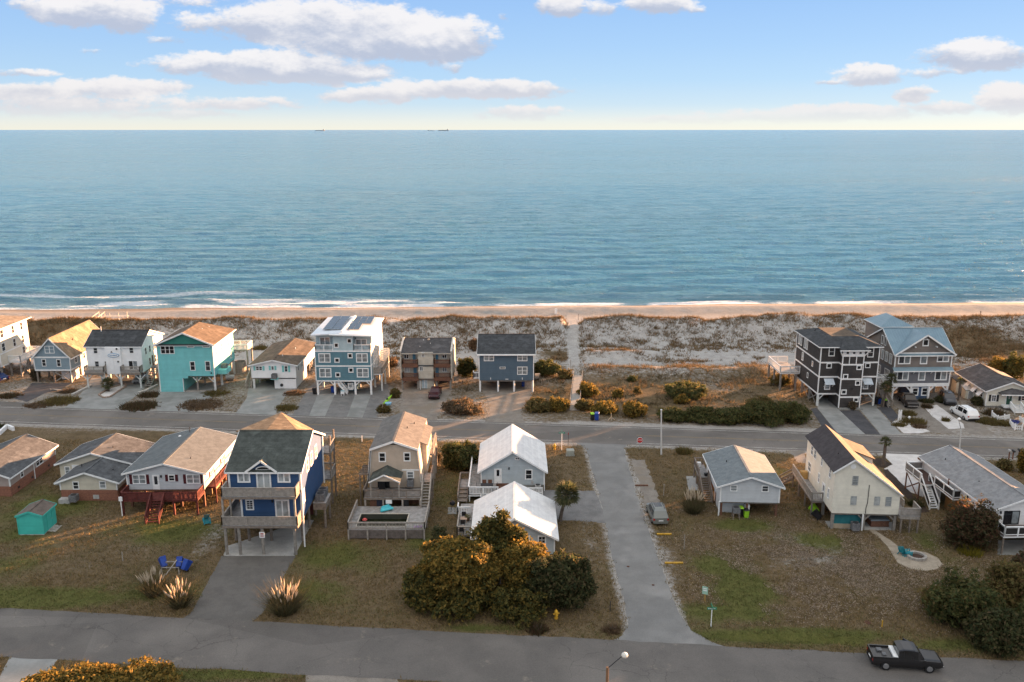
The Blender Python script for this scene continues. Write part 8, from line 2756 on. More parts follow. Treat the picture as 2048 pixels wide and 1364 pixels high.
# ================================================================== street furniture and small things
def zat(c, x, y, Y):
 """height seen at a photo crop point at depth Y, and the x there"""
 a, b, k = CROPS[c]
 d = pixdir(a + x / k, b + y / k)
 t = Y / d.y
 return d.x * t, CAMH + d.z * t
LIME = pmat('lime_plastic', (.28, .55, .03), (.22, .46, .025), rough=.5)
BINB = pmat('blue_plastic', (.018, .06, .30), (.014, .045, .24), rough=.45)
TEALC = pmat('teal_plastic', (.02, .25, .30), (.015, .2, .25), rough=.5)
YEL = pmat('yellow_paint', (.58, .34, .035), (.45, .25, .03), rough=.5)
GREENS = pmat('sign_green', (.02, .20, .12), rough=.5)
def bin_(label, loc, rz, body, lid, group=None, tilt=0.0, s=1.0):
 t = empty('wheelie_bin', loc, rz, label, 'bin', group)
 t.rotation_euler = (tilt, 0, rz)
 t.scale = (s,) * 3
 MB().hexa([(-.24, -.26, .06), (.24, -.26, .06), (.24, .22, .06), (-.24, .22, .06), (-.30, -.36, 1.0), (.30, -.36, 1.0), (.30, .34, 1.0), (-.30, .34, 1.0)]).build('bin_body', body, t)
 MB().hexa([(-.32, -.40, 1.003), (.32, -.40, 1.003), (.32, .38, 1.003), (-.32, .38, 1.003), (-.26, -.32, 1.10), (.26, -.32, 1.10), (.26, .32, 1.12), (-.26, .32, 1.12)]).build('lid', lid, t)
 for k in (-1, 1):
  MB().cyl((k * .22, .26, .1), (k * .30, .26, .1), .1, .1, 10).build('wheel', BLACK, t)
 MB().beam((-.28, .42, .98), (.28, .42, .98), .05, .05).build('handle', body, t)
 return t
def adirondack(label, loc, rz, m, s=1.0):
 t = empty('garden_chair', loc, rz, label, 'chair')
 t.scale = (s,) * 3
 st = MB()
 for k in range(5):
  y = -.28 + k * .13
  st.hexa([(-.27, y, .40 - k * .03), (.27, y, .40 - k * .03), (.27, y + .11, .375 - k * .03), (-.27, y + .11, .375 - k * .03), (-.27, y, .425 - k * .03), (.27, y, .425 - k * .03), (.27, y + .11, .40 - k * .03), (-.27, y + .11, .40 - k * .03)])
 st.build('seat', m, t)
 bk = MB()
 for k in range(5):
  x = -.25 + k * .125
  h = .98 + .10 * (1 - abs(k - 2) / 2)
  bk.beam((x * .85, .30, .25), (x * 1.15, .60, h), .10, .025, up=(0, 1, 0))
 bk.build('backrest', m, t)
 for s_ in (-1, 1):
  MB().box(s_ * .28, s_ * .40, -.38, .42, .56, .59).build('armrest', m, t)
  MB().beam((s_ * .31, -.32, 0), (s_ * .31, -.32, .56), .04, .09).build('leg', m, t)
  MB().beam((s_ * .31, -.30, .36), (s_ * .31, .55, .02), .04, .10).build('leg', m, t)
 return t
def bed_table(label, loc, rz=0, m=None, w=.5, h=.45):
 t = empty('side_table', loc, rz, label, 'table')
 MB().box(-w / 2, w / 2, -w / 2, w / 2, h - .04, h).build('table_top', m or WOODL, t)
 for a in (-1, 1):
  for b in (-1, 1):
   MB().box(a * w * .42 - .025, a * w * .42 + .025, b * w * .42 - .025, b * w * .42 + .025, 0, h - .041).build('leg', m or WOODL, t)
 return t
def letters(text, parent, m, x, y, z, h, name='lettering'):
 """raised lettering facing -y, centred at (x, y, z)"""
 cu = bpy.data.curves.new('tmp_text', 'FONT')
 cu.body = text
 cu.size = h
 cu.extrude = .004
 cu.align_x = 'CENTER'
 cu.align_y = 'CENTER'
 o = bpy.data.objects.new('tmp_text', cu)
 COL.objects.link(o)
 dg = bpy.context.evaluated_depsgraph_get()
 me = bpy.data.meshes.new_from_object(o.evaluated_get(dg))
 bpy.data.objects.remove(o)
 bpy.data.curves.remove(cu)
 me.transform(Matrix.Translation((x, y, z)) @ Matrix.Rotation(pi / 2, 4, 'X'))
 me.materials.clear()
 me.materials.append(m)
 return obj(name, me, parent)
def furniture():
 # road junction: stop sign, street signs, poles, lamps, hydrants
 p = gpc('B4', 508, 250)
 x, z = zat('B4', 508, 172, p.y)
 t = empty('stop_sign', (p.x, p.y, 0), 0, 'red octagonal stop sign at the end of the side street', 'road sign')
 MB().box(-.03, .03, -.02, .02, 0, z + .3).build('post', METAL, t)
 oc = [(.44 * cos(pi / 8 + k * pi / 4), z + .44 * sin(pi / 8 + k * pi / 4)) for k in range(8)]
 MB().ext(oc, 'y', -.04, -.022).build('sign_border', WHITE, t)
 oc = [(.40 * cos(pi / 8 + k * pi / 4), z + .40 * sin(pi / 8 + k * pi / 4)) for k in range(8)]
 MB().ext(oc, 'y', -.046, -.04).build('sign_face', pmat('stop_red', (.48, .03, .03), rough=.45), t)
 letters('STOP', t, WHITE, 0, -.05, z, .30)
 def street_sign(label, c, bx_, by_, ty_):
  p = gpc(c, bx_, by_)
  x, z = zat(c, bx_, ty_, p.y)
  t = empty('street_name_sign', (p.x, p.y, hz(p.x, p.y)), 0, label, 'road sign')
  MB().cyl((0, 0, 0), (0, 0, z), .04, .04, 8).build('post', WHITE2, t)
  MB().box(-.42, .42, -.02, .02, z - .02, z + .2).build('name_blade', GREENS, t)
  MB().box(-.02, .02, -.42, .42, z + .21, z + .42).build('name_blade', GREENS, t)
  f = MB()
  r = random.Random(len(label))
  xx = -.34
  while xx < .3:
   w = r.uniform(.03, .07)
   f.box(xx, xx + w, -.027, -.021, z + .05, z + .13)
   xx += w + .03
  f.build('lettering', WHITE, t)
  return t
 street_sign('green street name sign on a pale post at the beach-road junction', 'B3', 1122, 345, 200)
 street_sign('green street name sign on a pale post by the near street ditch', 'C3', 952, 765, 625)
 p = gpc('C3', 903, 555)
 x, z = zat('C3', 905, 440, p.y)
 t = empty('green_notice_sign', (p.x, p.y, 0), radians(-25), 'pale green notice sign on a wooden post in the grass', 'sign')
 MB().box(-.06, .06, -.04, .04, 0, z - .3).build('post', pmat('ochre_post', (.38, .24, .08), rough=.85), t)
 MB().hexa([(-.27, -.08, z - .82), (.27, -.08, z - .82), (.27, -.05, z - .82), (-.27, -.05, z - .82), (-.27, -.08, z - .05), (.27, -.08, z - .05), (.27, -.05, z - .05), (-.27, -.05, z - .05)]).build('board', pmat('mint_board', (.35, .56, .45), rough=.6), t)
 MB().box(-.18, .18, -.086, -.081, z - .3, z - .2).box(-.18, .18, -.086, -.081, z - .5, z - .38).build('panel_marks', WHITE, t)
 def pole(label, c, bx_, by_, tx_, ty_, arm=None, m=METAL, head=None, r=.09, Y=None, name='street_light'):
  p = gpc(c, bx_, by_) if Y is None else None
  y = p.y if Y is None else Y
  x, z = zat(c, tx_, ty_, y)
  bx0 = p.x if p is not None else x
  t = empty(name, (bx0, y, 0), 0, label, 'street light')
  MB().cyl((0, 0, 0), (x - bx0, 0, z), r, r * .75, 9).build('pole', m, t)
  if arm:
   hx, hzv = zat(c, arm[0], arm[1], y)
   MB().cyl((x - bx0, 0, z - .1), (hx - bx0, 0, hzv), .035, .03, 7).build('arm', DARKM, t)
   MB().lathe([(.05, .12), (.20, .0), (.24, -.12), (.20, -.22), (.06, -.26)], (hx - bx0 + .1, 0, hzv + .1), 12).build('lamp_head', head or WHITE, t)
  else:
   MB().lathe([(.04, 0), (.12, .05), (.14, .14), (.04, .2)], (x - bx0, 0, z), 10).build('lamp_head', head or WHITE, t)
  return t
 pole('tall pale street light pole standing by the stop sign', 'B4', 693, 295, 693, -80, m=pmat('pale_pole', (.55, .56, .55), rough=.6), r=.12)
 pole('pale street light pole beside the long grey roof', 'B5', 1520, 320, 1533, 150, arm=(1512, 72), m=pmat('pale_pole', (.55, .56, .55), rough=.6), r=.10)
 pole('wooden street light with an angled arm at the bottom edge of the near street', 'C3', 138, 1300, 138, 1080, arm=(262, 985), m=pmat('brown_pole', (.24, .14, .08), rough=.85), Y=53.5, r=.13, head=pmat('lamp_white', (.7, .68, .62), rough=.4))
 def hydrant(label, c, x, y):
  p = gpc(c, x, y)
  t = empty('fire_hydrant', (p.x, p.y, 0), .3, label, 'fire hydrant')
  t.scale = (1.15,) * 3
  MB().lathe([(.17, 0), (.17, .06), (.12, .08), (.12, .52), (.15, .54), (.15, .58), (.12, .68), (.04, .76)], n=12).build('barrel', YEL, t)
  MB().cyl((-.25, 0, .42), (.25, 0, .42), .07, .07, 8).build('side_outlets', YEL, t)
  MB().cyl((0, -.22, .38), (0, 0, .38), .09, .09, 8).build('front_outlet', YEL, t)
  MB().cyl((0, 0, .74), (0, 0, .82), .035, .035, 6).build('cap_nut', YEL, t)
 hydrant('yellow fire hydrant below the street name sign by the rear cottage', 'B3', 1062, 338)
 hydrant('yellow fire hydrant by the near street in front of the cedar stand', 'C2', 1320, 888)
 p = gpc('B3', 1195, 385)
 t = empty('utility_box', (p.x, p.y, 0), .05, 'grey-green utility box on the corner lawn', 'utility box')
 gb = pmat('utility_green_grey', (.32, .34, .30), rough=.6)
 MB().box(-.5, .5, -.4, .4, .06, .72).build('cabinet', gb, t)
 MB().hexa([(-.54, -.44, .722), (.54, -.44, .722), (.54, .44, .722), (-.54, .44, .722), (-.45, -.34, .85), (.45, -.34, .85), (.45, .34, .85), (-.45, .34, .85)]).build('lid', gb, t)
 MB().box(-.6, .6, -.5, .5, 0, .059).build('pad', CONC, t)
 p = gpc('B3', 1178, 290)
 t = empty('marker_post', (p.x, p.y, 0), 0, 'thin dark marker post right of the street name sign', 'post')
 MB().box(-.03, .03, -.03, .03, 0, 1.7).build('post', DARKM, t)
 MB().box(-.05, .05, -.04, -.031, 1.4, 1.7).build('marker_plate', RED_L, t)
 for (c, x, y, h, lab) in (('B4', 713, 650, 1.5, 'thin brown stake on the lawn beside the pampas grass'), ('B4', 887, 1100, 1.6, 'thin grey stake on the lawn right of the parked suv'), ('C3', 158, 640, 1.0, 'thin dark stake left of the side street'), ('C0', 968, 245, 1.0, 'thin pale stake on the left lawn'), ('C4', 735, 870, .6, 'small yellow stake on the litter patch'), ('A2', 950, 1160, 1.7, 'grey mailbox post beside the kayak shrub'), ('B2', 358, 357, .9, 'short white post on the sunlit lawn')):
  p = gpc(c, x, y)
  t = empty('stake', (p.x, p.y, hz(p.x, p.y)), 0, lab, 'post')
  m = YEL if 'yellow' in lab else (DARKM if 'dark' in lab else (WHITE2 if 'white' in lab else WOODL))
  MB().box(-.035, .035, -.035, .035, -.05, h).build('post', m, t)
  MB().hexa([(-.05, -.05, h), (.05, -.05, h), (.05, .05, h), (-.05, .05, h), (-.01, -.01, h + .06), (.01, -.01, h + .06), (.01, .01, h + .06), (-.01, .01, h + .06)]).build('post_cap', m, t)
 for (c, x, y, x2, lab) in (('B4', 655, 978, 780, 'yellow-painted timber parking stop just behind the suv'), ('C3', 590, 264, 732, 'yellow-painted timber parking stop nearer the near street'), ('B4', 470, 562, 580, 'brown timber parking stop across the sandy bay')):
  p, q = gpc(c, x, y), gpc(c, x2, y)
  m = YEL if 'yellow' in lab else BRNW
  o = MB().box(0, q.x - p.x, -.1, .1, 0, .14)
  tag(o.build('parking_stop', m), lab, 'kerb stop').location = (p.x, p.y, .01)
 # bins
 p = gpc('A3', 1665, 1235)
 bin_('black wheelie bin with a lime lid beside the beach road', (p.x, p.y + .3, .01), .1, BLACK, LIME)
 p = gpc('A3', 1710, 1238)
 bin_('blue wheelie bin beside the beach road', (p.x, p.y + .35, .01), -.2, BINB, BINB, s=1.1)
 p = gpc('D8', 775, 1170)
 bin_('lime-lidded dark bin under the small pale grey house, left of two', (p.x, p.y + .4, 0), 0, BLACK, LIME, s=1.0)
 p = gpc('D8', 858, 1195)
 bin_('bright lime bin under the small pale grey house, right of two', (p.x, p.y + .35, 0), 0, LIME, BLACK, s=.95)
 p = gpc('B5', 385, 850)
 bin_('lime bin lying against the teal tarp of the saltbox house', (p.x, p.y + .2, .25), .6, LIME, LIME, tilt=-1.0)
 p = gpc('B5', 410, 890)
 bin_('dark bin on its side by the saltbox house', (p.x, p.y + .2, .2), .9, BLACK, BLACK, tilt=-.9)
 p = gpc('D4', 225, 1320)
 bin_('dark bin with lime lid beside the palm near the metal-roofed house', (p.x, p.y + .35, 0), 0, BLACK, LIME, s=1.1)
 p = gpc('D4', 130, 1285)
 bin_('dark blue bin beside the right post of the dark stair-tower house', (p.x, p.y + .3, 0), 0, BINB, BLACK)
 p = gpc('D4', 85, 1290)
 bin_('black bin beside the right post of the dark stair-tower house', (p.x, p.y + .3, 0), .2, BLACK, BLACK)
 p = gpc('A2', 435, 958)
 bin_('blue bin in the left carport of the tall teal house', (p.x, p.y + .5, .02), 0, BINB, BINB)
 p = gpc('A2', 250, 970)
 bin_('black covered grill bin at the left corner of the tall teal house', (p.x, p.y + .3, .02), 0, BLACK, BLACK, s=1.05)
 p = gpc('A3', 955, 895)
 bin_('blue bin under the slate-blue house', (p.x, p.y + .5, .02), 0, BINB, BINB)
 for (x, y, lab, r_) in ((1290, 320, 'blue recycling bin lying behind the left pampas grass', .7), (1400, 325, 'blue recycling bin in the middle behind the pampas grass', .1), (1440, 345, 'blue recycling bin with a white tag at the right of the fenced group', -.5)):
  p = gpc('C0', x, y)
  bin_(lab, (p.x, p.y + .3, .2), r_, BINB, BINB, tilt=-.7 if r_ != .1 else -.9)
 # sawhorse by the road
 p = gpc('A3', 1855, 1232)
 t = empty('sawhorse', (p.x, p.y, 0), .2, 'pale wooden barrier standing on the sand by the beach road', 'barrier')
 wd = pmat('pale_pine', (.52, .40, .28), rough=.8)
 MB().beam((0, 0, 0), (0, 0, 1.15), .09, .09).build('upright', wd, t)
 for a, b in ((-.55, -.1), (.55, -.1), (0, .5)):
  MB().beam((a, b, .02), (0, 0, .6), .08, .06).build('leg', wd, t)
 # bin enclosure of rails behind the pampas grass
 t = empty('bin_rack', tuple(gpc('C0', 1340, 350)), 0, 'low wooden rail frame round the blue bins behind the pampas grass', 'rail frame')
 for (a, b) in (((-.8, 0), (.9, 0)), ((-.8, 1.2), (.9, 1.2))):
  MB().beam((a[0], a[1], .75), (b[0], b[1], .75), .08, .06).build('rail', WOODL, t)
 for (a, b) in ((-.8, 0), (.9, 0), (-.8, 1.2), (.9, 1.2)):
  MB().box(a - .04, a + .04, b - .04, b + .04, 0, .78).build('post', WOODL, t)
 MB().beam((-.4, -.1, 0), (.3, 1.2, .95), .1, .05).build('plank', WOODL, t)
 # lawn chair by the red deck
 p = gpc('B0', 1755, 1050)
 adirondack('teal garden chair lying on the lawn by the red deck', (p.x, p.y, .1), .6, TEALC, 1.0).rotation_euler = (.9, .1, .6)
 # fire pit and chairs
 p = gpc('C4', 1045, 245)
 t = empty('fire_pit', (p.x, p.y, .015), 0, 'round stone fire pit in the middle of the paved circle', 'fire pit')
 me = None
 n = 14
 stone = pmat('pit_stone', (.36, .34, .31), (.27, .25, .23), scale=4, rough=.9, fine=.15)
 for k in range(n):
  a0, a1 = 2 * pi * (k + .04) / n, 2 * pi * (k + .96) / n
  q = MB()
  pts = []
  for a in (a0, a1):
   pts += [(1.0 * cos(a), .95 * sin(a)), (.74 * cos(a), .70 * sin(a))]
  A, B, C_, D_ = pts[0], pts[1], pts[3], pts[2]
  q.hexa([(*A, 0), (*B, 0), (*C_, 0), (*D_, 0), (*A, .26), (*B, .26), (*C_, .26), (*D_, .26)])
  q.build('stone', stone, t)
 MB().lathe([(.73, .0), (.72, .05)], n=16).build('ash_bed', pmat('ash', (.07, .045, .035), rough=.95), t)
 for (x, y, rz, lab) in ((920, 215, 2.2, 'teal garden chair at the path side of the fire pit, rear of two'), (965, 230, 1.6, 'teal garden chair right beside the fire pit, front of two')):
  p = gpc('C4', x, y)
  adirondack(lab, (p.x, p.y, .015), rz, TEALC, .95)
 # hot tub under the saltbox house
 p = gpc('B5', 880, 938)
 t = empty('hot_tub', (p.x, p.y + .9, .015), 0, 'covered hot tub under the cream saltbox house', 'hot tub')
 MB().box(-1.0, 1.0, -.9, .9, 0, .72).build('tub_shell', BRNW, t)
 MB().hexa([(-1.06, -.96, .722), (1.06, -.96, .722), (1.06, .96, .722), (-1.06, .96, .722), (-1.0, -.9, .84), (1.0, -.9, .84), (1.0, .9, .84), (-1.0, .9, .84)]).build('cover', pmat('grey_tub_cover', (.20, .24, .27), rough=.5), t)
 # charcoal grill on its slab, west of the white cottages
 p = gpc('B3', 192, 858)
 t = empty('charcoal_grill', (p.x, p.y, .03), 0, 'black kettle grill on a concrete slab beside the cottage deck', 'grill')
 MB().lathe([(.1, .62), (.30, .78), (.33, .92), (.28, 1.1), (.1, 1.2), (.02, 1.22)], n=14).build('kettle', BLACK, t)
 for k in range(3):
  a = 2 * pi * k / 3
  MB().beam((.32 * cos(a), .32 * sin(a), 0), (.14 * cos(a), .14 * sin(a), .7), .03, .03).build('leg', DARKM, t)
 sheet('grill_slab', cpoly('B3', (155, 830), (240, 832), (238, 888), (150, 888)), CONC, .02)
 # deck things by the white cottages
 zd = .95
 O = Vector((-3.75, 99.8, 0))
 t = empty('dining_table', (O.x + .75, O.y - 2.0, zd), 0, 'dark dining table behind the white deck rail', 'table')
 MB().box(-.75, .75, -.42, .42, .70, .74).build('table_top', DARKM, t)
 for a in (-.65, .65):
  for b in (-.34, .34):
   MB().box(a - .03, a + .03, b - .03, b + .03, 0, .699).build('leg', DARKM, t)
 for (dx, dy, rz, lab, m) in ((-1.05, 0, pi / 2, 'dark chair at the left end of the deck dining table', DARKM), (1.05, 0, -pi / 2, 'dark chair at the right end of the deck dining table', DARKM), (-.35, .75, 0, 'brown chair behind the deck dining table, left', BRNW), (.35, .75, 0, 'brown chair behind the deck dining table, right', BRNW)):
  c = empty('deck_chair', (O.x + .75 + dx, O.y - 2.0 + dy, zd), rz, lab, 'chair')
  MB().box(-.24, .24, -.24, .24, .40, .44).build('seat', m, c)
  MB().box(-.24, .24, .21, .25, .44, .95).build('backrest', m, c)
  for a in (-.21, .21):
   for b in (-.21, .21):
    MB().box(a - .02, a + .02, b - .02, b + .02, 0, .399).build('leg', m, c)
 adirondack('white garden chair at the foot of the white deck rail', (O.x + .45, 95.8, .56), pi, WHITE, 1.0)
 t = empty('storage_bench', (O.x + 2.6, O.y - 2.2, zd), 0, 'brown wooden bench beside the deck dining table', 'bench')
 MB().box(-.75, .75, -.28, .28, .38, .43).build('seat', BRNW, t)
 MB().box(-.75, .75, .26, .31, .45, .85).build('backrest', BRNW, t)
 for a in (-.65, .65):
  MB().box(a - .05, a + .05, -.25, .25, 0, .379).build('leg', BRNW, t)
 tan = pmat('tan_cushion', (.50, .36, .27), (.42, .30, .22), rough=.8)
 for (c, x, y, lab) in (('B3', 288, 922, 'tan table on the lower cottage deck, farther of two'), ('B3', 272, 1000, 'tan table on the lower cottage deck, nearer of two')):
  p = gpc(c, x, y, .95)
  bed_table(lab, (p.x, p.y, .55), 0, tan, .75, .42)
 for (c, x, y, lab) in (('B3', 290, 895, 'black chair at the far end of the lower cottage deck'), ('B3', 280, 965, 'black chair between the two tan tables'), ('B3', 270, 1030, 'black chair at the near end of the lower cottage deck')):
  p = gpc(c, x, y, .9)
  cc = empty('deck_chair', (p.x, p.y, .55), pi, lab, 'chair')
  MB().box(-.24, .24, -.22, .22, .36, .42).build('seat', BLACK, cc)
  MB().box(-.24, .24, .19, .23, .42, .85).build('backrest', BLACK, cc)
  for a in (-.2, .2):
   for b in (-.18, .18):
    MB().box(a - .02, a + .02, b - .02, b + .02, 0, .359).build('leg', BLACK, cc)
 p = gpc('B3', 325, 940, .6)
 t = empty('potted_plant', (p.x, p.y, .555), 0, 'small green potted plant on the lower cottage deck', 'plant')
 MB().lathe([(.14, 0), (.2, .3), (.17, .3)], n=10).build('pot', BRNW, t)
 foliage('foliage', [(0, 0, .5, .3, .3, .3)], 120, .09, 5, LF_LAWN, t)
 # white-and-glass bench box near stairs: planter boxes on the deck
 # pool things
 O = Vector((-17.7, 86.7, 1.2))
 t = empty('pool_float', (O.x + 3.45, O.y + 5.0, 1.2), .4, 'crumpled turquoise pool float beside the pool', 'pool float')
 fl = pmat('turquoise_vinyl', (.05, .42, .50), (.10, .52, .58), scale=4, rough=.35)
 for k in range(5):
  a = MB()
  a.cyl((-.75 + .1 * k, -.45 + .22 * k, .16 + .06 * (k % 2)), (.7 - .05 * k, -.5 + .24 * k, .20 + .09 * ((k + 1) % 2)), .15, .13, 9)
  a.build('float_tube', fl, t, smooth=False)
 t = empty('beach_ball', (O.x + 1.3, O.y + 3.3, .80), 0, 'red inflatable floating in the corner of the pool', 'pool toy')
 MB().lathe([(.04, -.18), (.17, -.12), (.22, 0), (.17, .12), (.04, .18)], n=12).build('toy_body', pmat('coral_vinyl', (.70, .13, .12), rough=.4), t)
 MB().lathe([(.24, -.05), (.28, 0), (.24, .05)], n=12).build('toy_ring', pmat('coral_vinyl', (.70, .13, .12), rough=.4), t)
 t = empty('pool_mat', (O.x + 7.55, O.y + .42, 1.205), .1, 'lilac pool mat at the near right corner of the pool deck', 'pool mat')
 for k in range(4):
  MB().cyl((-.35 + k * .23, -.25, .06), (-.35 + k * .23, .25, .06), .09, .09, 8).build('mat_tube', pmat('lilac_vinyl', (.34, .22, .40), rough=.5), t)
 for (dx, m, lab, h) in ((1.85, BRNW, 'brown storage crate under the porch, left of the pool float', .6), (2.6, pmat('dark_navy', (.03, .035, .06), rough=.6), 'dark storage chest under the porch', .75), (5.4, DARKM, 'dark covered lounger under the porch, right', .6)):
  t = empty('storage_box', (O.x + dx, O.y + 6.6, 1.2 if dx < 0 else .02), .1, lab, 'box')
  MB().box(-.42, .42, -.3, .3, 0, 1.2 + h - .06).build('box_body', m, t)
  MB().box(-.45, .45, -.33, .33, 1.2 + h - .058, 1.2 + h).build('lid', m, t)
 # items in front of the beach row
 p = gpc('A2', 1000, 1080)
 t = empty('lime_kayak', (p.x, p.y, .9), .6, 'lime green kayak propped in the shrub by the beige duplex', 'kayak')
 t.rotation_euler = (.3, -.5, .9)
 hull = MB()
 for s in (-1, 1):
  hull.cyl((0, 0, 0), (s * 1.15, 0, .12), .28, .05, 8)
 hull.build('hull', LIME, t)
 MB().lathe([(.16, 0), (.2, .05), (.12, .06)], (0, 0, .25), 10).build('cockpit', BLACK, t)
 p = gpc('A2', 1010, 1090)
 t = empty('blue_tub', (p.x, p.y - .3, .35), .2, 'pale blue round tub in the shrub under the lime kayak', 'tub')
 MB().lathe([(.35, 0), (.48, .1), (.5, .35), (.42, .36), (.38, .12)], n=14).build('tub_body', pmat('pale_blue_tub', (.22, .45, .62), rough=.5), t)
 MB().lathe([(.51, .33), (.54, .36), (.51, .39)], n=14).build('rim', pmat('pale_blue_tub', (.22, .45, .62), rough=.5), t)
 p = gpc('A2', 540, 980)
 t = empty('garden_cart', (p.x, p.y, .02), 0, 'white cart standing before the teal house stair', 'cart')
 MB().box(-.28, .28, -.22, .22, .35, .8).build('box_body', WHITE2, t)
 MB().box(-.3, .3, -.25, .25, .803, .86).build('lid', pmat('pale_aqua', (.35, .55, .6), rough=.5), t)
 for a in (-.22, .22):
  MB().box(a - .03, a + .03, -.2, .2, 0, .349).build('leg', WHITE2, t)
 # stone-edged island and beds
 isl = cpoly('A0', (1010, 975), (1130, 905), (1275, 860), (1290, 890), (1210, 940), (1130, 995), (1060, 1005))
 stn = pmat('island_stone', (.33, .25, .20), (.25, .19, .15), scale=4, rough=.9, fine=.15)
 sheet('island_bed', isl, GRAVW, .018)
 t = empty('stone_edging', (0, 0, 0), 0, 'low stone edging round the palm island in the drive', 'stone edging')
 k = 0
 for a, b in zip(isl, isl[1:] + isl[:1]):
  A, B = Vector((*a, 0)), Vector((*b, 0))
  n = max(1, int((B - A).length / .42))
  for q in range(n):
   c, d = A + (B - A) * ((q + .06) / n), A + (B - A) * ((q + .94) / n)
   MB().beam(c + Vector((0, 0, .11)), d + Vector((0, 0, .11)), .24, .2 + .03 * (k % 3)).build('stone', stn, t)
   k += 1
 for (pts, lab) in ((cpoly('A0', (740, 975), (935, 880)), 'low stone kerb beside the left edge of the island drive'), (cpoly('A0', (1420, 955), (1500, 930), (1610, 875)), 'low pale stone kerb at the right edge of the island drive')):
  t = empty('stone_kerb', (0, 0, 0), 0, lab, 'stone edging')
  for a, b in zip(pts, pts[1:]):
   A, B = Vector((*a, 0)), Vector((*b, 0))
   n = max(1, int((B - A).length / .5))
   for q in range(n):
    c, d = A + (B - A) * ((q + .05) / n), A + (B - A) * ((q + .95) / n)
    MB().beam(c + Vector((0, 0, .12)), d + Vector((0, 0, .12)), .45, .24).build('stone', pmat('pale_kerb_stone', (.48, .46, .42), (.38, .36, .33), scale=3, rough=.9), t)
 p = gpc('A0', 585, 940)
 t = empty('wooden_pallets', (p.x, p.y, 0), -.5, 'leaning stack of wooden pallets beside the dark gravel drive', 'pallet')
 for k in range(7):
  MB().beam((-1.1, -.5 + k * .17, .5 - k * .05), (1.1, -.5 + k * .17, .62 - k * .05), .11, .04).build('slat', WOODL, t)
 for x in (-.9, 0, .9):
  MB().beam((x, -.55, .42), (x, .65, .05), .1, .12).build('bearer', WOODL, t)
 # barrel and tank beside the turquoise house
 p = gpc('A1', 1015, 750)
 t = empty('round_cistern', (p.x, p.y + .9, 0), 0, 'round brown wooden outdoor shower stall behind the turquoise house', 'enclosure')
 me = None
 for k in range(16):
  a = 2 * pi * k / 16
  o = MB().box(-.19, .19, -.03, .03, 0, 2.0).build('board', WOODL, t)
  o.location = (cos(a) * 1.0, sin(a) * 1.0, 0)
  o.rotation_euler = (0, 0, a + pi / 2)
 p = gpc('A1', 920, 830)
 t = empty('propane_tank', (p.x, p.y + .3, 0), .3, 'pale grey tank on legs beside the turquoise house', 'tank')
 MB().cyl((-.75, 0, .62), (.75, 0, .62), .42, .42, 14).build('tank_shell', ACW, t)
 for s in (-1, 1):
  MB().box(s * .5 - .06, s * .5 + .06, -.3, .3, 0, .24).build('saddle', CONC, t)
 # cream sheds beside the cottage
 cs = siding('shed_cream', (.66, .62, .50))
 for (c, x, y, w, l, hgt, lab) in (('D5', 265, 570, 1.7, 2.6, 2.1, 'cream lean-to shed with a grey roof left of the cream cottage, rear one'), ('D5', 425, 660, 1.7, 1.5, 1.5, 'cream storage box with a white front left of the cream cottage')):
  p = gpc(c, x, y)
  h = House('storage_shed', lab, 'shed', (p.x, p.y), -4)
  h.box('wall', cs, 0, w, 0, l, 0, hgt)
  MB().slab([(-.12, -.15, hgt + .04), (w + .12, -.15, hgt + .04), (w + .12, l + .1, hgt + .32), (-.12, l + .1, hgt + .32)], .08).build('roof', S_DGREY if hgt > 1.8 else ACW, h.root)
  h.box('infill', cs, .02, w - .02, l - .1, l - .01, hgt, hgt + .2)
  h.door('F', .35, 1.25, .03, hgt - .2, 0, ACW)
 # picket fences and steps planter by the cottage
 for (c, pts, lab) in (('D5', ((880, 960), (980, 1045), (1090, 1025), (1185, 1000)), 'short white picket fence in front of the cream cottage'), ('D5', ((1185, 1110), (1270, 1195), (1395, 1200), (1420, 1085), (1340, 1030)), 'white picket planter with blue decorations at the right edge')):
  P = [gpc(c, *q) for q in pts]
  t = empty('picket_fence', tuple(P[0]), 0, lab, 'fence')
  for a, b in zip(P, P[1:]):
   a, b = a - P[0], b - P[0]
   L = (b - a).length
   MB().beam(a + Vector((0, 0, .62)), b + Vector((0, 0, .62)), .05, .08).build('rail', WHITE, t)
   MB().beam(a + Vector((0, 0, .25)), b + Vector((0, 0, .25)), .05, .08).build('rail', WHITE, t)
   n = max(2, int(L / .22))
   for k in range(n):
    q = a + (b - a) * ((k + .5) / n)
    MB().box(q.x - .05, q.x + .05, q.y - .05, q.y - .02, .05, .8).build('picket', WHITE, t)
   MB().box(a.x - .07, a.x + .07, a.y - .07, a.y + .07, 0, .98).build('post', WHITE, t)
 p = gpc('D5', 1290, 1120)
 t = empty('blue_flower_planter', (p.x, p.y + .3, 0), 0, 'planter of blue flowers inside the white picket planter', 'planter')
 MB().lathe([(.35, 0), (.45, .3), (.38, .3)], n=10).build('pot', WHITE2, t)
 foliage('flowers', [(0, 0, .5, .6, .4, .3)], 260, .1, 9, leafmat('blue_petals', [(.05, .08, .3), (.1, .12, .45), (.05, .09, .03)]), t)
 p = gpc('A5', 1043, 975)
 t = empty('post_sign', (p.x, p.y, 0), 0, 'white double post sign beside the low shrubs', 'sign')
 for x in (-.16, .16):
  MB().box(x - .09, x + .09, -.07, .07, 0, 1.75).build('post', WHITE, t)
 MB().box(-.07, .07, -.03, .03, .5, 1.5).build('board', WHITE2, t)
 p = gpc('A5', 1120, 975)
 t = empty('garden_statue', (p.x, p.y, 0), 0, 'small white garden ornament among the low shrubs', 'ornament')
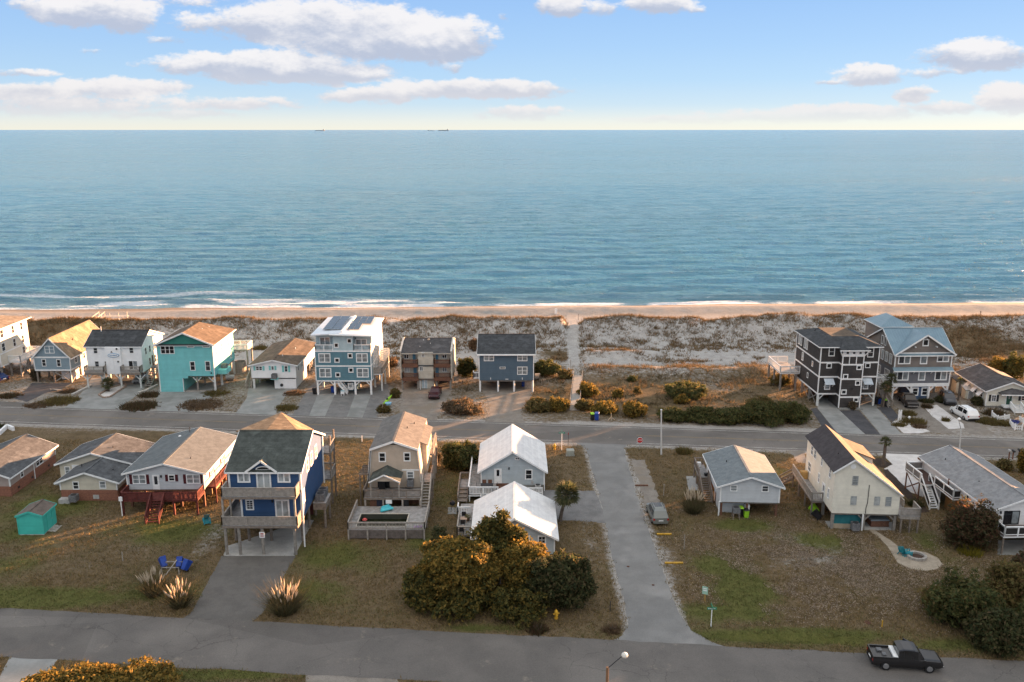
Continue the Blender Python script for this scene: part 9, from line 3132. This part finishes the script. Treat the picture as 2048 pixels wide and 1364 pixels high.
 MB().lathe([(.18, 0), (.14, .1), (.12, .4), (.2, .5), (.16, .7), (.05, .78)], n=10).build('figure', WHITE2, t)
 MB().box(-.22, .22, -.22, .22, -.02, .001).build('plinth', CONC, t)
 # mailboxes by the beach road at the right edge
 for (c, x, y, lab, m) in (('D7', 1292, 215, 'pale mailbox on a post at the right, leftmost of three', ACW), ('D7', 1335, 218, 'dark mailbox on a post at the right, middle of three', DARKM), ('D7', 1402, 205, 'dark slim mailbox on a post at the right, rightmost of three', DARKM)):
  p = gpc(c, x, y)
  t = empty('mailbox', (p.x, p.y, 0), 0, lab, 'mailbox')
  MB().box(-.06, .06, -.06, .06, 0, 1.05).build('post', BRNW, t)
  MB().ext([(-.12, 1.051), (.12, 1.051), (.12, 1.2), (.07, 1.3), (-.07, 1.3), (-.12, 1.2)], 'y', -.28, .28).build('box_body', m, t)
 # low white wall fragment at the left by the road
 a, b, c_ = gpc('B0', -5, 300), gpc('B0', 62, 240), gpc('B0', 118, 262)
 t = empty('low_white_wall', tuple(a), 0, 'low white garden wall at the left edge by the beach road', 'wall')
 for p, q in ((a, b), (b, c_)):
  MB().beam(p - a + Vector((0, 0, .3)), q - a + Vector((0, 0, .3)), .3, .6).build('wall_length', WHITE2, t)
 # manhole and debris
 for (c, x, y, r_, lab) in (('C4', 602, 830, .32, 'rusty round drain cover on the litter patch'), ('C2', 1860, 500, .14, 'dark valve cover on the side street, upper'), ('C3', 497, 434, .14, 'dark valve cover on the side street, lower')):
  p = gpc(c, x, y)
  o = MB().lathe([(r_, 0), (r_, .02), (r_ * .8, .03)], n=16).build('drain_cover', pmat('rusty_iron', (.10, .045, .03), rough=.85), None)
  o.location = (p.x, p.y, hz(p.x, p.y) + .012)
  tag(o, lab, 'drain cover')
def boardwalk():
 # plank walk from the road to the dunes, with posts and rope rails
 x0, y0 = gpc('A3', 1480, 1130)[:2]
 y1 = gpc('A3', 1505, 800)[1]
 t = empty('boardwalk', (x0, y0, 0), 0, 'wooden beach boardwalk with low steps leading from the road to the dunes', 'boardwalk')
 grey = pmat('grey_boardwalk', (.34, .32, .29), (.26, .245, .22), scale=2, rough=.9, fine=.15)
 x1 = gpc('A3', 1517, 800)[0]
 dx = (x1 - x0) / (y1 - y0)
 z = .55
 n = 70
 me = MB().box(-.72, .72, -.12, .12, -.04, 0).mesh('plank', grey)
 L = y1 - y0 - 1.2
 for k in range(n):
  o = obj('plank', me, t)
  yy = 1.2 + L * (k + .5) / n
  o.location = (dx * yy, yy, z + max(0, hz(x0 + dx * yy, y0 + yy)) + (.004 if k % 2 else 0))
  o.scale = (1, L / n / .24 * .94, 1)
 for s in (-.6, .6):
  MB().beam((s, 1.2, z - .13), (s + dx * (L + 1.2), L + 1.2, z - .13), .08, .16).build('bearer', WOOD, t)
 for k in range(5):
  MB().box(-.75, .75, k * .26 - .1, k * .26 + .16, 0, .1 * (k + 1)).build('step', grey, t)
 for s in (-.78, .78):
  for k in range(9):
   yy = .6 + (L + .6) * k / 8
   MB().box(s - .06 + dx * yy, s + .06 + dx * yy, yy - .06, yy + .06, 0, z + 1.0).build('post', WOODL, t)
  MB().beam((s + dx * .6, .6, z + .85), (s + dx * (L + 1.2), L + 1.2, z + .85), .05, .1).build('handrail', WOODL, t)
 # sand path posts
 for (c, x, y, lab) in (('A3', 1392, 215, 'thin pale post at the left of the beach path crest'), ('A3', 1520, 205, 'thin post at the right of the beach path crest'), ('A3', 1408, 300, 'thin pale post on the left side of the sand path'), ('A3', 1548, 350, 'thin post on the right side of the sand path'), ('A3', 1440, 690, 'thin pale post near the inner end of the boardwalk'),
                       ('A5', 1690, 170, 'dark post with a sign on the beach at the right'), ('A5', 260, 190, 'thin post on the dune crest left of the dark house'), ('A5', 290, 190, 'second thin post on the dune crest left of the dark house'), ('A5', 235, 195, 'leftmost thin post on the dune crest by the dark house'), ('A5', 1870, 180, 'thin post on the dune crest at the right'), ('A5', 1970, 210, 'rightmost thin post on the dune crest'), ('A5', 1955, 480, 'thin post in the brush behind the cream cottage')):
  a, b, s = CROPS[c]
  p = gt(a + x / s, b + y / s)
  t = empty('path_post', p, 0, lab, 'post')
  MB().box(-.05, .05, -.05, .05, -.2, 1.5 if 'dark post' not in lab else 2.4).build('post', WOODL if 'dark' not in lab[:5] else DARKM, t)
  MB().box(-.07, .07, -.07, .07, 1.3 if 'dark post' not in lab else 2.0, 1.36 if 'dark post' not in lab else 2.35).build('post_band', WOODL if 'dark' not in lab[:5] else DARKM, t)
 # two white pails or markers standing on the beach
 for (x, lab) in ((1282, 'left of two small white posts standing on the beach'), (1296, 'right of two small white posts standing on the beach')):
  p = gt(860 + x / 5.12, 600 + 140 / 5.12)
  t = empty('beach_marker', p, 0, lab, 'marker post')
  MB().box(-.12, .12, -.12, .12, -.1, 1.1).build('post', WHITE2, t)
  MB().box(-.14, .14, -.14, .14, 1.1, 1.2).build('post_cap', WHITE2, t)
 # dune crossover bridge at the left
 a = gt(160, 664)
 b = gt(205, 641)
 t = empty('dune_crossover', a, 0, 'pale wooden dune crossover with railings behind the white two-storey house', 'boardwalk')
 d = b - a
 pale = pmat('pale_rail', (.50, .46, .40), rough=.85)
 MB().beam((0, 0, 1.2), d + Vector((0, 0, 1.0)), 1.3, .08).build('walkway', pale, t)
 for s in (-.65, .65):
  MB().beam((s, 0, 2.15), d + Vector((s, 0, 1.95)), .08, .1).build('handrail', pale, t)
  for k in range(7):
   q = d * (k / 6)
   MB().box(q.x + s - .06, q.x + s + .06, q.y - .06, q.y + .06, q.z - .3, q.z + 2.15).build('post', pale, t)
 e = d + Vector((5.5, 1.2, 0))
 for s in (-.5, .5):
  MB().beam(d + Vector((0, s, 1.95)), e + Vector((0, s, 1.75)), .08, .1).build('handrail', pale, t)
 MB().beam(d + Vector((0, 0, 1.0)), e + Vector((0, 0, .8)), 1.1, .08).build('platform', pale, t)
 for k in range(4):
  q = d + (e - d) * (k / 3)
  MB().box(q.x - .06, q.x + .06, q.y - .56, q.y - .44, q.z - 1.6, q.z + 1.9).build('post', pale, t)
def ships():
 Y = 30000
 hull = pmat('ship_hull', (.27, .31, .35), (.24, .28, .32), scale=.01, rough=.7, fine=0)  # hull colour paled, distance haze put into it
 sup = pmat('ship_superstructure', (.36, .38, .40), scale=.01, rough=.7, fine=0)
 for (u, w, lab, st) in ((640, 20, 'leftmost of the three ships on the horizon', 1), (862, 14, 'pale middle ship of the three on the horizon', -1), (887, 22, 'rightmost and darkest of the three ships on the horizon', 1)):
  d = pixdir(u, 259)
  L = w / FPX * Y
  t = empty('cargo_ship', (d.x / d.y * Y, Y, SEAZ), 0, lab, 'ship', None)
  h = L * .05
  MB().ext([(-L * .48, 0), (L * .46, 0), (L * .5, h), (-L * .5, h)], 'y', -L * .07, L * .07).build('hull', hull if u != 862 else sup, t)
  MB().box(st * L * .30, st * L * .42, -L * .06, L * .06, h, h + L * .085).build('superstructure', sup, t)
  MB().box(st * L * .35, st * L * .38, -L * .01, L * .01, h + L * .085, h + L * .12).build('funnel', hull, t)
  MB().box(-L * .4, L * .26, -L * .05, L * .05, h + .01, h + L * .012 + (L * .02 if u == 887 else 0)).build('deck_cargo', sup, t)
vehicles()
furniture()
boardwalk()
ships()
def group_repeats():
 """things of one kind share a group phrase"""
 say = {'coastal_shrub': 'shrubs among the beach-row houses', 'cedar_tree': 'cedars of the stand by the near street', 'thicket_shrub': 'shrubs of the stand by the near street', 'myrtle_shrub': 'myrtles of the right-hand thicket',
           'golden_hedge_bush': 'sunlit bushes at the bottom left', 'palm_tree': 'palms about the houses', 'wheelie_bin': 'wheelie bins by the houses', 'stake': 'stakes on the lawns', 'path_post': 'posts along the dunes and beach path',
           'garden_chair': 'garden chairs in the yards', 'deck_chair': 'chairs on the cottage decks', 'street_light': 'street lights', 'street_name_sign': 'street name signs', 'fire_hydrant': 'fire hydrants', 'parking_stop': 'parking stops',
           'mailbox': 'mailboxes by the beach road', 'cargo_ship': 'ships on the horizon', 'pickup_truck': 'pickup trucks', 'parked_car': 'parked cars', 'parked_suv': 'parked cars', 'neighbour_house': 'houses further along', 'picket_fence': 'white picket fences',
           'storage_shed': 'sheds beside the cottage', 'storage_box': 'boxes under the porch', 'drain_cover': 'drain covers', 'beach_marker': 'markers on the beach', 'side_table': 'tables on the cottage deck', 'stone_kerb': 'stone kerbs by the island drive', 'low_weed': 'weed clumps by the near street'}
 for o in list(SC.objects):
  if o.parent is None and 'label' in o and 'group' not in o:
   b = o.name.split('.')[0]
   if o.get('category') == 'house':
    o['group'] = 'houses along the beach row' if o.location.y > 122 else 'houses of the near row'
   elif b in say:
    o['group'] = say[b]
group_repeats()
